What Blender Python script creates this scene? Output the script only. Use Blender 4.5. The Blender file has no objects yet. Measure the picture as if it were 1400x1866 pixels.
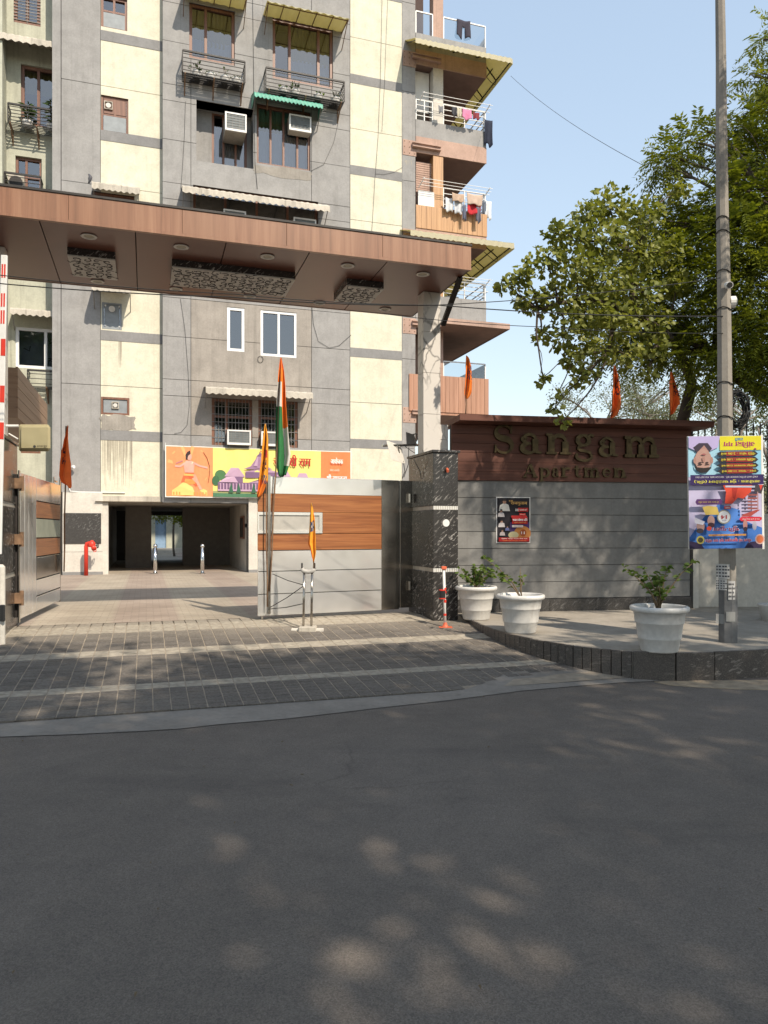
import bpy, bmesh, math, random
import numpy as np
from mathutils import Matrix, Vector

# ------------------------------------------------------------------ camera, sky, sun, exposure
sc = bpy.context.scene
F, CX, CY, EYE = 1350.0, 700.0, 968.0, 1.6       # focal length and horizon in photo pixels, eye height in metres
cam = bpy.data.cameras.new("camera"); cam_o = bpy.data.objects.new("camera", cam)
sc.collection.objects.link(cam_o); sc.camera = cam_o
cam.sensor_fit = 'HORIZONTAL'; cam.sensor_width = 36; cam.lens = F / 1400 * 36
cam.shift_y = 35 / 1400; cam.clip_start = .1; cam.clip_end = 2000
cam_o.location = (0, 0, EYE); cam_o.rotation_euler = (math.radians(90), 0, 0)
SUN_EL = math.radians(44); SUN_AZ = math.radians(144)          # azimuth clockwise from +Y
world = bpy.data.worlds.new("World"); sc.world = world; world.use_nodes = True
wn = world.node_tree.nodes; bg = wn['Background']
sky = wn.new('ShaderNodeTexSky'); sky.sky_type = 'NISHITA'; sky.sun_disc = False
sky.sun_elevation = SUN_EL; sky.sun_rotation = SUN_AZ
sky.air_density = 1.5; sky.dust_density = .9; sky.ozone_density = 1.0; sky.altitude = 200
gm = wn.new('ShaderNodeGamma'); gm.inputs[1].default_value = .50        # dusty haze evens out the sky
tn = wn.new('ShaderNodeMix'); tn.data_type = 'RGBA'; tn.blend_type = 'MULTIPLY'; tn.inputs[0].default_value = 1; tn.inputs[7].default_value = (1.72, 1.80, 1.90, 1)
world.node_tree.links.new(sky.outputs[0], gm.inputs[0]); world.node_tree.links.new(gm.outputs[0], tn.inputs[6]); world.node_tree.links.new(tn.outputs[2], bg.inputs[0]); bg.inputs[1].default_value = 0.15
sun = bpy.data.lights.new("sun", 'SUN'); sun.energy = 3.3; sun.angle = math.radians(.55); sun.color = (1, .89, .74)
sun_o = bpy.data.objects.new("sun", sun); sc.collection.objects.link(sun_o)
sd = Vector((math.sin(SUN_AZ) * math.cos(SUN_EL), math.cos(SUN_AZ) * math.cos(SUN_EL), math.sin(SUN_EL)))
sun_o.rotation_euler = (-sd).to_track_quat('-Z', 'Y').to_euler(); sun_o.location = sd * 60
vs = sc.view_settings; vs.view_transform = 'Standard'; vs.look = 'None'; vs.gamma = 1; vs.exposure = 0.72; vs.use_curve_mapping = False
sc.cycles.max_bounces = 5; sc.cycles.diffuse_bounces = 3; sc.cycles.glossy_bounces = 3; sc.cycles.transmission_bounces = 3; sc.cycles.transparent_max_bounces = 8

# ------------------------------------------------------------------ helpers
R = math.radians; rnd = random.Random(7); nrng = np.random.default_rng(11)
COL = sc.collection
TH = R(17.8)
FB = Matrix.Rotation(TH, 4, 'Z')                                   # building and gate: x along facade, y into depth
FS = Matrix.Translation((1.11, 11.78, 0)) @ Matrix.Rotation(R(9.8), 4, 'Z')   # sign wall
I4 = Matrix.Identity(4)

def pl(fr, px, py, yl):
    """point of the photo seen on the plane y = yl of frame fr -> (x, z) there"""
    inv = fr.inverted(); o = inv @ Vector((0, 0, EYE)); d = inv.to_3x3() @ Vector(((px - CX) / F, 1, -(py - CY) / F))
    t = (yl - o.y) / d.y; p = o + d * t
    return p.x, p.z
def gz(px, py, z):
    """point of the photo seen at height z"""
    Y = F * (EYE - z) / (py - CY); return Vector(((px - CX) / F * Y, Y, z))
def at(px, py, Y):
    return Vector(((px - CX) / F * Y, Y, EYE - (py - CY) / F * Y))
def fb(u, v, z): return FB @ Vector((u, v, z))

def root_of(o):
    while o.parent: o = o.parent
    return o
def tag(o, label=None, cat=None, group=None, kind=None):
    if label: o['label'] = label
    if cat: o['category'] = cat
    if group: o['group'] = group
    if kind: o['kind'] = kind
    return o
def thing(name, loc, label, cat, group=None):
    o = bpy.data.objects.new(name, None); COL.objects.link(o); o.location = loc; o.empty_display_size = .2
    return tag(o, label, cat, group)

class MB:
    def __init__(s, fr=None): s.v = []; s.f = []; s.m = []; s.mats = []; s.fr = fr or I4; s.cur = 0
    def use(s, m):
        if m not in s.mats: s.mats.append(m)
        s.cur = s.mats.index(m); return s
    def add(s, vs_, fs_):
        b = len(s.v); s.v += [s.fr @ Vector(p) for p in vs_]
        s.f += [tuple(i + b for i in f) for f in fs_]; s.m += [s.cur] * len(fs_); return s
    def box(s, x0, x1, y0, y1, z0, z1):
        return s.add([(x0, y0, z0), (x1, y0, z0), (x1, y1, z0), (x0, y1, z0), (x0, y0, z1), (x1, y0, z1), (x1, y1, z1), (x0, y1, z1)],
                     [(3, 2, 1, 0), (4, 5, 6, 7), (0, 1, 5, 4), (1, 2, 6, 5), (2, 3, 7, 6), (3, 0, 4, 7)])
    def quad(s, a, b, c, d): return s.add([a, b, c, d], [(0, 1, 2, 3)])
    def bar(s, a, b, w, h=None):
        a = Vector(a); b = Vector(b); h = h or w; d = (b - a).normalized()
        up = Vector((0, 0, 1)) if abs(d.z) < .95 else Vector((0, 1, 0))
        x = d.cross(up).normalized() * w / 2; y = x.cross(d).normalized() * h / 2
        return s.add([a - x - y, a + x - y, a + x + y, a - x + y, b - x - y, b + x - y, b + x + y, b - x + y],
                     [(3, 2, 1, 0), (4, 5, 6, 7), (0, 1, 5, 4), (1, 2, 6, 5), (2, 3, 7, 6), (3, 0, 4, 7)])
    def tube(s, pts, r, n=8, caps=True):
        pts = [Vector(p) for p in pts]; k = len(pts); r = [r] * k if not hasattr(r, '__len__') else r
        vv = []; ff = []; px_ = None
        for i, p in enumerate(pts):
            d = (pts[min(i + 1, k - 1)] - pts[max(i - 1, 0)]).normalized()
            if px_ is None: px_ = d.orthogonal().normalized()
            else:
                px_ = px_ - d * px_.dot(d)
                px_ = px_.normalized() if px_.length > 1e-6 else d.orthogonal().normalized()
            q = d.cross(px_)
            for j in range(n):
                a = 2 * math.pi * j / n; vv.append(p + (px_ * math.cos(a) + q * math.sin(a)) * r[i])
        for i in range(k - 1):
            for j in range(n): ff.append((i * n + j, i * n + (j + 1) % n, (i + 1) * n + (j + 1) % n, (i + 1) * n + j))
        if caps: ff += [tuple(range(n - 1, -1, -1)), tuple(range((k - 1) * n, k * n))]
        return s.add(vv, ff)
    def lathe(s, prof, c, n=24, caps=True):
        vv = []; ff = []; k = len(prof)
        for r, z in prof:
            for j in range(n):
                a = 2 * math.pi * j / n; vv.append((c[0] + r * math.cos(a), c[1] + r * math.sin(a), c[2] + z))
        for i in range(k - 1):
            for j in range(n): ff.append((i * n + j, i * n + (j + 1) % n, (i + 1) * n + (j + 1) % n, (i + 1) * n + j))
        if caps: ff += [tuple(range(n - 1, -1, -1)), tuple(range((k - 1) * n, k * n))]
        return s.add(vv, ff)
    def prism(s, poly, z0, z1):
        k = len(poly)
        return s.add([(p[0], p[1], z0) for p in poly] + [(p[0], p[1], z1) for p in poly],
                     [tuple(range(k - 1, -1, -1)), tuple(range(k, 2 * k))] + [(i, (i + 1) % k, k + (i + 1) % k, k + i) for i in range(k)])
    def face2(s, poly, y):                                       # flat polygon in the xz plane at y
        return s.add([(p[0], y, p[1]) for p in poly], [tuple(range(len(poly)))])
    def slab2(s, poly, y0, y1):                                  # xz polygon extruded along y
        k = len(poly)
        return s.add([(p[0], y0, p[1]) for p in poly] + [(p[0], y1, p[1]) for p in poly],
                     [tuple(range(k)), tuple(range(2 * k - 1, k - 1, -1))] + [(i, k + i, k + (i + 1) % k, (i + 1) % k) for i in range(k)])
    def wall(s, x0, x1, z0, z1, yf, yb, holes=()):
        """front skin at yf with rectangular openings, reveals and edges back to yb"""
        hs = [(max(a, x0), min(b, x1), max(c, z0), min(d, z1)) for a, b, c, d in holes if b > x0 and a < x1 and d > z0 and c < z1]
        xs = sorted({x0, x1, *[h[0] for h in hs], *[h[1] for h in hs]}); zs = sorted({z0, z1, *[h[2] for h in hs], *[h[3] for h in hs]})
        def solid(i, j):
            if i < 0 or j < 0 or i >= len(xs) - 1 or j >= len(zs) - 1: return False
            cx, cz = (xs[i] + xs[i + 1]) / 2, (zs[j] + zs[j + 1]) / 2
            return not any(h[0] < cx < h[1] and h[2] < cz < h[3] for h in hs)
        for i in range(len(xs) - 1):
            for j in range(len(zs) - 1):
                if not solid(i, j): continue
                a, b, c, d = xs[i], xs[i + 1], zs[j], zs[j + 1]
                s.quad((a, yf, c), (b, yf, c), (b, yf, d), (a, yf, d))
                if not solid(i - 1, j): s.quad((a, yf, c), (a, yf, d), (a, yb, d), (a, yb, c))
                if not solid(i + 1, j): s.quad((b, yf, c), (b, yb, c), (b, yb, d), (b, yf, d))
                if not solid(i, j - 1): s.quad((a, yf, c), (a, yb, c), (b, yb, c), (b, yf, c))
                if not solid(i, j + 1): s.quad((a, yf, d), (b, yf, d), (b, yb, d), (a, yb, d))
        return s
    def build(s, name, mat=None, parent=None, smooth=False, bevel=0, fix=False, weld=False):
        if parent: base = root_of(parent).location
        else:
            a = np.array([tuple(p) for p in s.v]); lo = a.min(0); hi = a.max(0)
            base = Vector(((lo[0] + hi[0]) / 2, (lo[1] + hi[1]) / 2, lo[2]))
        me = bpy.data.meshes.new(name); me.from_pydata([tuple(p - base) for p in s.v], [], s.f)
        for m in (s.mats or [mat]): me.materials.append(m)
        if s.mats and len(s.mats) > 1: me.polygons.foreach_set('material_index', s.m)
        if bevel or fix or weld:
            bm = bmesh.new(); bm.from_mesh(me)
            if weld: bmesh.ops.remove_doubles(bm, verts=bm.verts, dist=1e-5)
            if fix: bmesh.ops.recalc_face_normals(bm, faces=bm.faces)
            if bevel: bmesh.ops.bevel(bm, geom=bm.edges[:], offset=bevel, segments=1, affect='EDGES', clamp_overlap=True)
            bm.to_mesh(me); bm.free()
        if smooth: me.shade_smooth()
        o = bpy.data.objects.new(name, me); COL.objects.link(o)
        if parent: o.parent = parent
        else: o.location = base
        return o

def copy_tree(o, parent=None):
    c = o.copy(); COL.objects.link(c); c.parent = parent
    for ch in [x for x in bpy.data.objects if x.parent == o]: copy_tree(ch, c)
    return c

# ------------------------------------------------------------------ materials
def new_mat(name):
    m = bpy.data.materials.new(name); m.use_nodes = True
    return m, m.node_tree.nodes, m.node_tree.links, m.node_tree.nodes['Principled BSDF']
def c4(c): return (c[0], c[1], c[2], 1)
def pos_map(N, L, scale, rot=(0, 0, 0)):
    g = N.new('ShaderNodeNewGeometry'); mp = N.new('ShaderNodeMapping')
    mp.inputs['Scale'].default_value = scale; mp.inputs['Rotation'].default_value = rot
    L.new(g.outputs['Position'], mp.inputs[0]); return mp.outputs[0]
def noise(N, L, vec, scale, detail=4, rough=.55, dist=0):
    n = N.new('ShaderNodeTexNoise'); n.inputs['Scale'].default_value = scale; n.inputs['Detail'].default_value = detail
    n.inputs['Roughness'].default_value = rough; n.inputs['Distortion'].default_value = dist
    L.new(vec, n.inputs['Vector']); return n.outputs['Fac']
def ramp(N, L, fac, stops):
    r = N.new('ShaderNodeValToRGB'); L.new(fac, r.inputs[0]); e = r.color_ramp.elements
    while len(e) < len(stops): e.new(.5)
    for el, (p, c) in zip(e, stops): el.position = p; el.color = c4(c) if len(c) == 3 else c
    return r.outputs[0]
def mix(N, L, fac, a, b, mode='MIX'):
    m = N.new('ShaderNodeMix'); m.data_type = 'RGBA'; m.blend_type = mode
    if hasattr(fac, 'links') or not isinstance(fac, (int, float)): L.new(fac, m.inputs[0])
    else: m.inputs[0].default_value = fac
    for s_, v in ((6, a), (7, b)):
        if isinstance(v, tuple): m.inputs[s_].default_value = c4(v)
        else: L.new(v, m.inputs[s_])
    return m.outputs[2]
def bump(N, L, B, h, strength, dist=.01):
    b = N.new('ShaderNodeBump'); b.inputs['Strength'].default_value = strength; b.inputs['Distance'].default_value = dist
    L.new(h, b.inputs['Height']); L.new(b.outputs[0], B.inputs['Normal'])

def plaster(name, c, var=.14, grime=.25, bs=.25, gc=(.1, .09, .075)):
    m, N, L, B = new_mat(name)
    v = pos_map(N, L, (1, 1, 1)); vs_ = pos_map(N, L, (2.2, 2.2, .22))
    dk = tuple(x * (1 - var) for x in c); lt = tuple(min(1, x * (1 + var * .6)) for x in c)
    base = ramp(N, L, noise(N, L, v, .9, 6, .6), [(.3, dk), (.7, lt)])
    st = ramp(N, L, noise(N, L, vs_, 1.5, 6, .65), [(.5, (0, 0, 0)), (.78, (grime, grime, grime))])
    col = mix(N, L, st, base, gc)
    drip = ramp(N, L, noise(N, L, pos_map(N, L, (7, 7, .16)), 1.3, 5, .6), [(.58, (0, 0, 0)), (.72, (grime * .9,) * 3)])
    col = mix(N, L, drip, col, gc)
    blot = ramp(N, L, noise(N, L, v, 2.7, 6, .7), [(.35, (.86, .86, .86)), (.6, (1, 1, 1))]); col = mix(N, L, 1, col, blot, 'MULTIPLY')
    fine = ramp(N, L, noise(N, L, v, 22, 3), [(.3, (.88, .88, .88)), (.7, (1, 1, 1))])
    col = mix(N, L, 1, col, fine, 'MULTIPLY')
    L.new(col, B.inputs['Base Color']); B.inputs['Roughness'].default_value = .88; B.inputs['Specular IOR Level'].default_value = .25
    bump(N, L, B, noise(N, L, v, 30, 4), bs, .006); return m
def simple(name, c, rough=.6, metal=0, var=.1, sc_=6, bs=0, spec=.4):
    m, N, L, B = new_mat(name); v = pos_map(N, L, (1, 1, 1))
    n = noise(N, L, v, sc_, 5)
    col = ramp(N, L, n, [(.3, tuple(x * (1 - var) for x in c)), (.7, tuple(min(1, x * (1 + var)) for x in c))])
    L.new(col, B.inputs['Base Color']); B.inputs['Roughness'].default_value = rough; B.inputs['Metallic'].default_value = metal
    B.inputs['Specular IOR Level'].default_value = spec
    if bs: bump(N, L, B, noise(N, L, v, sc_ * 5, 4), bs, .004)
    return m
_flat = {}
def flat(c, rough=.55):
    k = (round(c[0], 3), round(c[1], 3), round(c[2], 3), rough)
    if k not in _flat: _flat[k] = simple('print_%d' % len(_flat), c, rough, 0, .05, 9, 0, .3)
    return _flat[k]
def wood(name, a, b, vertical=True, rough=.45, sc_=1.0, plank=0):
    m, N, L, B = new_mat(name)
    s_ = (9, 9, .35) if vertical else (.5, .5, 14)
    v = pos_map(N, L, tuple(x * sc_ for x in s_))
    n = noise(N, L, v, 1.6, 7, .62, .6)
    w = noise(N, L, pos_map(N, L, tuple(x * sc_ * .28 for x in s_)), 1.2, 3)
    dk = tuple(x * .6 for x in a)
    col = ramp(N, L, n, [(.28, dk), (.45, a), (.68, b)])
    col = mix(N, L, ramp(N, L, w, [(.35, (0, 0, 0)), (.7, (.55, .55, .55))]), col, tuple(x * .72 for x in b))
    L.new(col, B.inputs['Base Color']); B.inputs['Roughness'].default_value = rough
    bump(N, L, B, n, .12, .003); return m
def marble(name, base, vein, scale=2.2, rot=(.5, .3, .6), thin=.04, rough=.3):
    m, N, L, B = new_mat(name); v = pos_map(N, L, (1, 1, .75), rot)
    n = noise(N, L, v, scale * .8, 5, .6)
    dv = N.new('ShaderNodeMix'); dv.data_type = 'VECTOR'; dv.inputs[0].default_value = .16
    nn = N.new('ShaderNodeTexNoise'); nn.inputs['Scale'].default_value = scale * 1.5; nn.inputs['Detail'].default_value = 4; L.new(v, nn.inputs['Vector'])
    L.new(v, dv.inputs[4]); L.new(nn.outputs['Color'], dv.inputs[5])
    vo = N.new('ShaderNodeTexVoronoi'); vo.feature = 'DISTANCE_TO_EDGE'; vo.inputs['Scale'].default_value = scale * 2.4; L.new(dv.outputs[1], vo.inputs['Vector'])
    f = ramp(N, L, vo.outputs['Distance'], [(0, (1, 1, 1)), (thin, (0, 0, 0))])
    f2 = ramp(N, L, n, [(.42, (0, 0, 0)), (.62, (.85, .85, .85))])
    fac = mix(N, L, 1, f, f2, 'MULTIPLY')
    col = mix(N, L, fac, ramp(N, L, n, [(.3, tuple(x * .9 for x in base)), (.7, base)]), vein)
    L.new(col, B.inputs['Base Color']); B.inputs['Roughness'].default_value = rough; return m
def granite(name, base, streak, rot=(0, .6, 0), rough=.22):
    m, N, L, B = new_mat(name); v = pos_map(N, L, (1, 1, 1), rot)
    mp = N.new('ShaderNodeMapping'); mp.inputs['Scale'].default_value = (4.5, 11, 26); L.new(v, mp.inputs[0])
    n = noise(N, L, mp.outputs[0], 1.5, 6, .62, .5); big = noise(N, L, v, 1.7, 3)
    f = ramp(N, L, n, [(.56, (0, 0, 0)), (.63, (.85, .85, .85))]); f2 = ramp(N, L, big, [(.36, (.05, .05, .05)), (.62, (1, 1, 1))])
    fac = mix(N, L, 1, f, f2, 'MULTIPLY')
    sp = ramp(N, L, noise(N, L, v, 90, 2), [(.4, base), (.7, tuple(x * 2.2 for x in base))])
    L.new(mix(N, L, fac, sp, streak), B.inputs['Base Color']); B.inputs['Roughness'].default_value = rough; return m
def steel(name, c=(.62, .6, .57), rough=.26, var=.3, wav=.06):
    m, N, L, B = new_mat(name); v = pos_map(N, L, (1, 1, 1))
    n = noise(N, L, v, 2.2, 2, .5); vb = pos_map(N, L, (3, 3, .1))
    L.new(ramp(N, L, n, [(.3, tuple(x * .85 for x in c)), (.7, c)]), B.inputs['Base Color'])
    rr = ramp(N, L, n, [(.3, (rough * (1 - var),) * 3), (.7, (rough * (1 + var),) * 3)]); L.new(rr, B.inputs['Roughness'])
    B.inputs['Metallic'].default_value = 1; B.inputs['Coat Weight'].default_value = .6; B.inputs['Coat Roughness'].default_value = .1
    bump(N, L, B, noise(N, L, v, 2.3, 2), wav, .05); return m
def glass(name, tint=(.5, .58, .62), refl=.16):
    m, N, L, B = new_mat(name); N.remove(B); out = N['Material Output']
    t = N.new('ShaderNodeBsdfTransparent'); t.inputs[0].default_value = c4(tint)
    g = N.new('ShaderNodeBsdfGlossy'); g.inputs['Roughness'].default_value = .03; g.inputs[0].default_value = (.95, .97, 1, 1)
    lw = N.new('ShaderNodeLayerWeight'); lw.inputs[0].default_value = .35
    a = N.new('ShaderNodeMath'); a.operation = 'MULTIPLY_ADD'; a.inputs[1].default_value = .8; a.inputs[2].default_value = refl; a.use_clamp = True
    L.new(lw.outputs['Fresnel'], a.inputs[0])
    v = pos_map(N, L, (1, 1, 1)); b = N.new('ShaderNodeBump'); b.inputs['Strength'].default_value = .05; b.inputs['Distance'].default_value = .02
    L.new(noise(N, L, v, 2.5, 1), b.inputs['Height']); L.new(b.outputs[0], g.inputs['Normal'])
    mx = N.new('ShaderNodeMixShader'); L.new(a.outputs[0], mx.inputs[0]); L.new(t.outputs[0], mx.inputs[1]); L.new(g.outputs[0], mx.inputs[2])
    L.new(mx.outputs[0], out.inputs[0]); return m
def foliage(name, a, b, trans=.35, sc_=1.3, tt=(1, 1, .45)):
    m, N, L, B = new_mat(name); v = pos_map(N, L, (1, 1, 1))
    ri = N.new('ShaderNodeNewGeometry').outputs['Random Per Island']
    n = noise(N, L, v, sc_, 3)
    av = N.new('ShaderNodeMath'); av.operation = 'MULTIPLY_ADD'; av.inputs[1].default_value = .5; L.new(ri, av.inputs[0])
    h = N.new('ShaderNodeMath'); h.operation = 'MULTIPLY'; h.inputs[1].default_value = .5; L.new(n, h.inputs[0]); L.new(h.outputs[0], av.inputs[2])
    col = ramp(N, L, av.outputs[0], [(.2, a), (.75, b)])
    L.new(col, B.inputs['Base Color']); B.inputs['Roughness'].default_value = .48; B.inputs['Specular IOR Level'].default_value = .35
    tr = N.new('ShaderNodeBsdfTranslucent'); L.new(mix(N, L, 1, col, tt, 'MULTIPLY'), tr.inputs[0])
    mx = N.new('ShaderNodeMixShader'); mx.inputs[0].default_value = trans
    L.new(B.outputs[0], mx.inputs[1]); L.new(tr.outputs[0], mx.inputs[2]); L.new(mx.outputs[0], N['Material Output'].inputs[0]); return m

M = {}
M['grey'] = plaster('grey_render', (.35, .34, .328), .1, .2)
M['grey_dark'] = plaster('grey_band_render', (.275, .27, .265), .1, .15)
M['cream'] = plaster('cream_render', (.73, .69, .545), .05, .16, .2, (.35, .32, .24))
M['cream2'] = plaster('pale_green_render', (.52, .52, .42), .1, .35)
M['rough_patch'] = plaster('bare_cement_patch', (.36, .33, .29), .25, .3, .9)
M['core'] = simple('dark_joint_mortar', (.11, .105, .10), .9)  # dark core seen in the joints between panels
M['pink'] = plaster('pink_render', (.50, .34, .27), .15, .3)
M['orange_wood'] = wood('orange_wood_cladding', (.42, .22, .09), (.55, .31, .14), True)
M['brown_frame'] = wood('brown_window_wood', (.17, .075, .045), (.25, .115, .07), True)
M['white_paint'] = simple('white_paint', (.72, .71, .68), .45, 0, .06, 5)
M['upvc'] = simple('white_window_plastic', (.78, .78, .77), .35, 0, .04)
M['dark'] = simple('dark_interior', (.035, .03, .028), .9, 0, .3)
M['dark_iron'] = simple('dark_iron', (.035, .032, .03), .5, .3, .3)
M['rust_iron'] = simple('rusted_iron', (.20, .12, .07), .8, .1, .4, 12, .3)
M['grey_iron'] = simple('grey_painted_iron', (.22, .21, .2), .55, .2, .25)
M['glass'] = glass('window_glass')
M['glass_sky'] = glass('window_glass_bright', (.46, .50, .54), .15)
M['fibre'] = foliage('yellow_fibre_sheet', (.60, .55, .36), (.66, .62, .46), .5, 3, (1, .97, .72))
M['beige_sheet'] = plaster('beige_awning_sheet', (.55, .50, .42), .18, .5)
M['green_sheet'] = simple('green_awning_sheet', (.10, .33, .24), .55, 0, .15, 4)
M['curtain_y'] = simple('mustard_curtain', (.35, .27, .05), .9, 0, .2, 3)
M['tan'] = plaster('warm_tan_render', (.37, .335, .295), .14, .3, .5)
M['curtain_w'] = simple('net_curtain_sky_tone', (.46, .48, .50), .9, 0, .12, 3)  # net curtains, paled to stand in for sky reflected in the panes
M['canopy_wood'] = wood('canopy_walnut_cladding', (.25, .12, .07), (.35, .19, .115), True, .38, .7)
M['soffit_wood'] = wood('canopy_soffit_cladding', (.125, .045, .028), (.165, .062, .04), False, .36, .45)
M['gate_wood'] = wood('gate_wood_boards', (.25, .085, .03), (.42, .17, .06), False, .35, 1.1)
M['sign_wood'] = wood('sign_wood_boards', (.105, .034, .019), (.155, .052, .03), False, .62, .7)
M['marble'] = marble('white_veined_marble', (.64, .60, .55), (.06, .055, .05), 2.4, (.5, .3, .6), .075)
M['granite'] = granite('black_streaked_granite', (.022, .02, .019), (.48, .45, .42), (0, .75, .3))
M['granite_soft'] = granite('soft_grey_granite', (.035, .033, .032), (.17, .165, .16), (0, .75, .3))
M['granite_kerb'] = granite('dusty_granite_kerb', (.055, .047, .041), (.26, .23, .20), (0, .2, .4), .45)
M['steel'] = steel('brushed_steel', (.85, .835, .81), .18, .2, .04)
M['steel'].node_tree.nodes['Principled BSDF'].inputs['Metallic'].default_value = .7
M['steel_dull_reflect'] = steel('dull_dark_reflect_steel', (.42, .39, .35), .2, .3, .025)  # dull parts, and gate panels darkened as if reflecting dark surroundings
M['carve'] = simple('carved_panel_resin', (.42, .40, .37), .5, 0, .12, 8)
M['lamp_ring'] = simple('lamp_ring_paint', (.6, .57, .52), .4)
M['sign_panel'] = plaster('grey_fibre_cement_board', (.25, .245, .235), .08, .2, .12)
M['gold'] = simple('tarnished_brass', (.075, .055, .028), .4, .8, .4, 14)
M['pot'] = plaster('white_plastic_pot', (.74, .72, .68), .04, .22, .0, (.30, .25, .19)); M['pot'].node_tree.nodes['Principled BSDF'].inputs['Roughness'].default_value = .42
M['soil'] = simple('dry_soil', (.07, .05, .035), .95, 0, .3, 25, .5)
M['bark'] = simple('bark', (.085, .065, .05), .9, 0, .3, 9, .8)
M['bark_pale'] = simple('pale_dry_twigs', (.24, .21, .18), .9, 0, .25, 9, .4)
M['stem'] = simple('plant_stem', (.17, .12, .07), .85, 0, .2)
M['neem'] = foliage('neem_leaves', (.075, .105, .013), (.28, .305, .033), .4)
M['bauhinia'] = foliage('bauhinia_leaves', (.11, .14, .028), (.31, .32, .075), .4)
M['shade_leaf'] = foliage('street_tree_leaves', (.03, .06, .012), (.08, .13, .03), .15)
M['scrub'] = foliage('dusty_scrub_leaves', (.10, .12, .055), (.22, .23, .13), .3)
M['pot_leaf'] = foliage('pot_plant_leaves', (.06, .11, .02), (.17, .24, .05), .35, 9)
M['concrete'] = plaster('pole_concrete', (.34, .31, .27), .12, .3, .3)
M['black_plastic'] = simple('black_plastic', (.02, .02, .02), .4)
M['red_paint'] = simple('red_paint', (.62, .045, .025), .38, 0, .1)
M['orange_paint'] = simple('orange_red_paint', (.62, .13, .06), .5, 0, .15)
M['saffron'] = simple('saffron_cloth', (.85, .20, .02), .8, 0, .12, 5)
M['saffron_red'] = simple('deep_orange_cloth', (.86, .165, .03), .8, 0, .12, 5)
M['beige_box'] = simple('beige_plastic_box', (.38, .33, .19), .42, 0, .06)
M['white_tile'] = plaster('white_cladding_tile', (.66, .62, .55), .06, .15, .1)
M['ac_grille'] = simple('ac_grille_grey', (.16, .18, .18), .6)
M['steel_pipe'] = steel('polished_steel_pipe', (.7, .69, .67), .15)
M['cable'] = simple('black_cable', (.015, .015, .015), .6)
# ------------------------------------------------------------------ ground, road, driveway, footpath
def asphalt():
    m, N, L, B = new_mat('worn_asphalt'); v = pos_map(N, L, (1, 1, 1))
    big = noise(N, L, v, .35, 4); mid = noise(N, L, v, 3.5, 6, .7); ag = N.new('ShaderNodeTexVoronoi'); ag.inputs['Scale'].default_value = 190; L.new(v, ag.inputs['Vector'])
    c = ramp(N, L, big, [(.3, (.158, .137, .118)), (.7, (.194, .168, .146))])
    c = mix(N, L, 1, c, ramp(N, L, mid, [(.3, (.86, .86, .86)), (.7, (1.06, 1.05, 1.03))]), 'MULTIPLY')
    sp = ramp(N, L, ag.outputs['Color'], [(.1, (.6, .6, .6)), (.9, (1.45, 1.42, 1.38))])
    c = mix(N, L, .65, c, mix(N, L, 1, c, sp, 'MULTIPLY'))
    st = ramp(N, L, noise(N, L, pos_map(N, L, (.5, 1.6, 1)), .9, 5, .65), [(.55, (0, 0, 0)), (.72, (.35, .35, .35))]); c = mix(N, L, st, c, (.07, .063, .058))
    du = ramp(N, L, noise(N, L, v, 1.4, 7, .72), [(.56, (0, 0, 0)), (.75, (.4, .4, .4))]); c = mix(N, L, du, c, (.19, .165, .135))
    cr = N.new('ShaderNodeTexVoronoi'); cr.feature = 'DISTANCE_TO_EDGE'; cr.inputs['Scale'].default_value = .55
    wv_ = N.new('ShaderNodeMix'); wv_.data_type = 'VECTOR'; wv_.inputs[0].default_value = .35; nn = N.new('ShaderNodeTexNoise'); nn.inputs['Scale'].default_value = 2; nn.inputs['Detail'].default_value = 6; L.new(v, nn.inputs['Vector']); L.new(v, wv_.inputs[4]); L.new(nn.outputs['Color'], wv_.inputs[5]); L.new(wv_.outputs[1], cr.inputs['Vector'])
    ck = mix(N, L, 1, ramp(N, L, cr.outputs['Distance'], [(0, (.5, .5, .5)), (.006, (0, 0, 0))]), ramp(N, L, big, [(.5, (0, 0, 0)), (.62, (1, 1, 1))]), 'MULTIPLY'); c = mix(N, L, ck, c, (.05, .045, .04))
    L.new(c, B.inputs['Base Color']); B.inputs['Roughness'].default_value = .9; B.inputs['Specular IOR Level'].default_value = .2
    bump(N, L, B, ag.outputs['Distance'], .5, .006); return m
M['asphalt'] = asphalt()
M['earth'] = simple('dusty_earth', (.16, .125, .09), .95, 0, .25, 2, .5)
M['apron'] = plaster('concrete_apron', (.30, .27, .235), .2, .3, .6)
M['bed'] = simple('sandy_joint_mortar', (.31, .26, .20), .95, 0, .2, 10)
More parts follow.
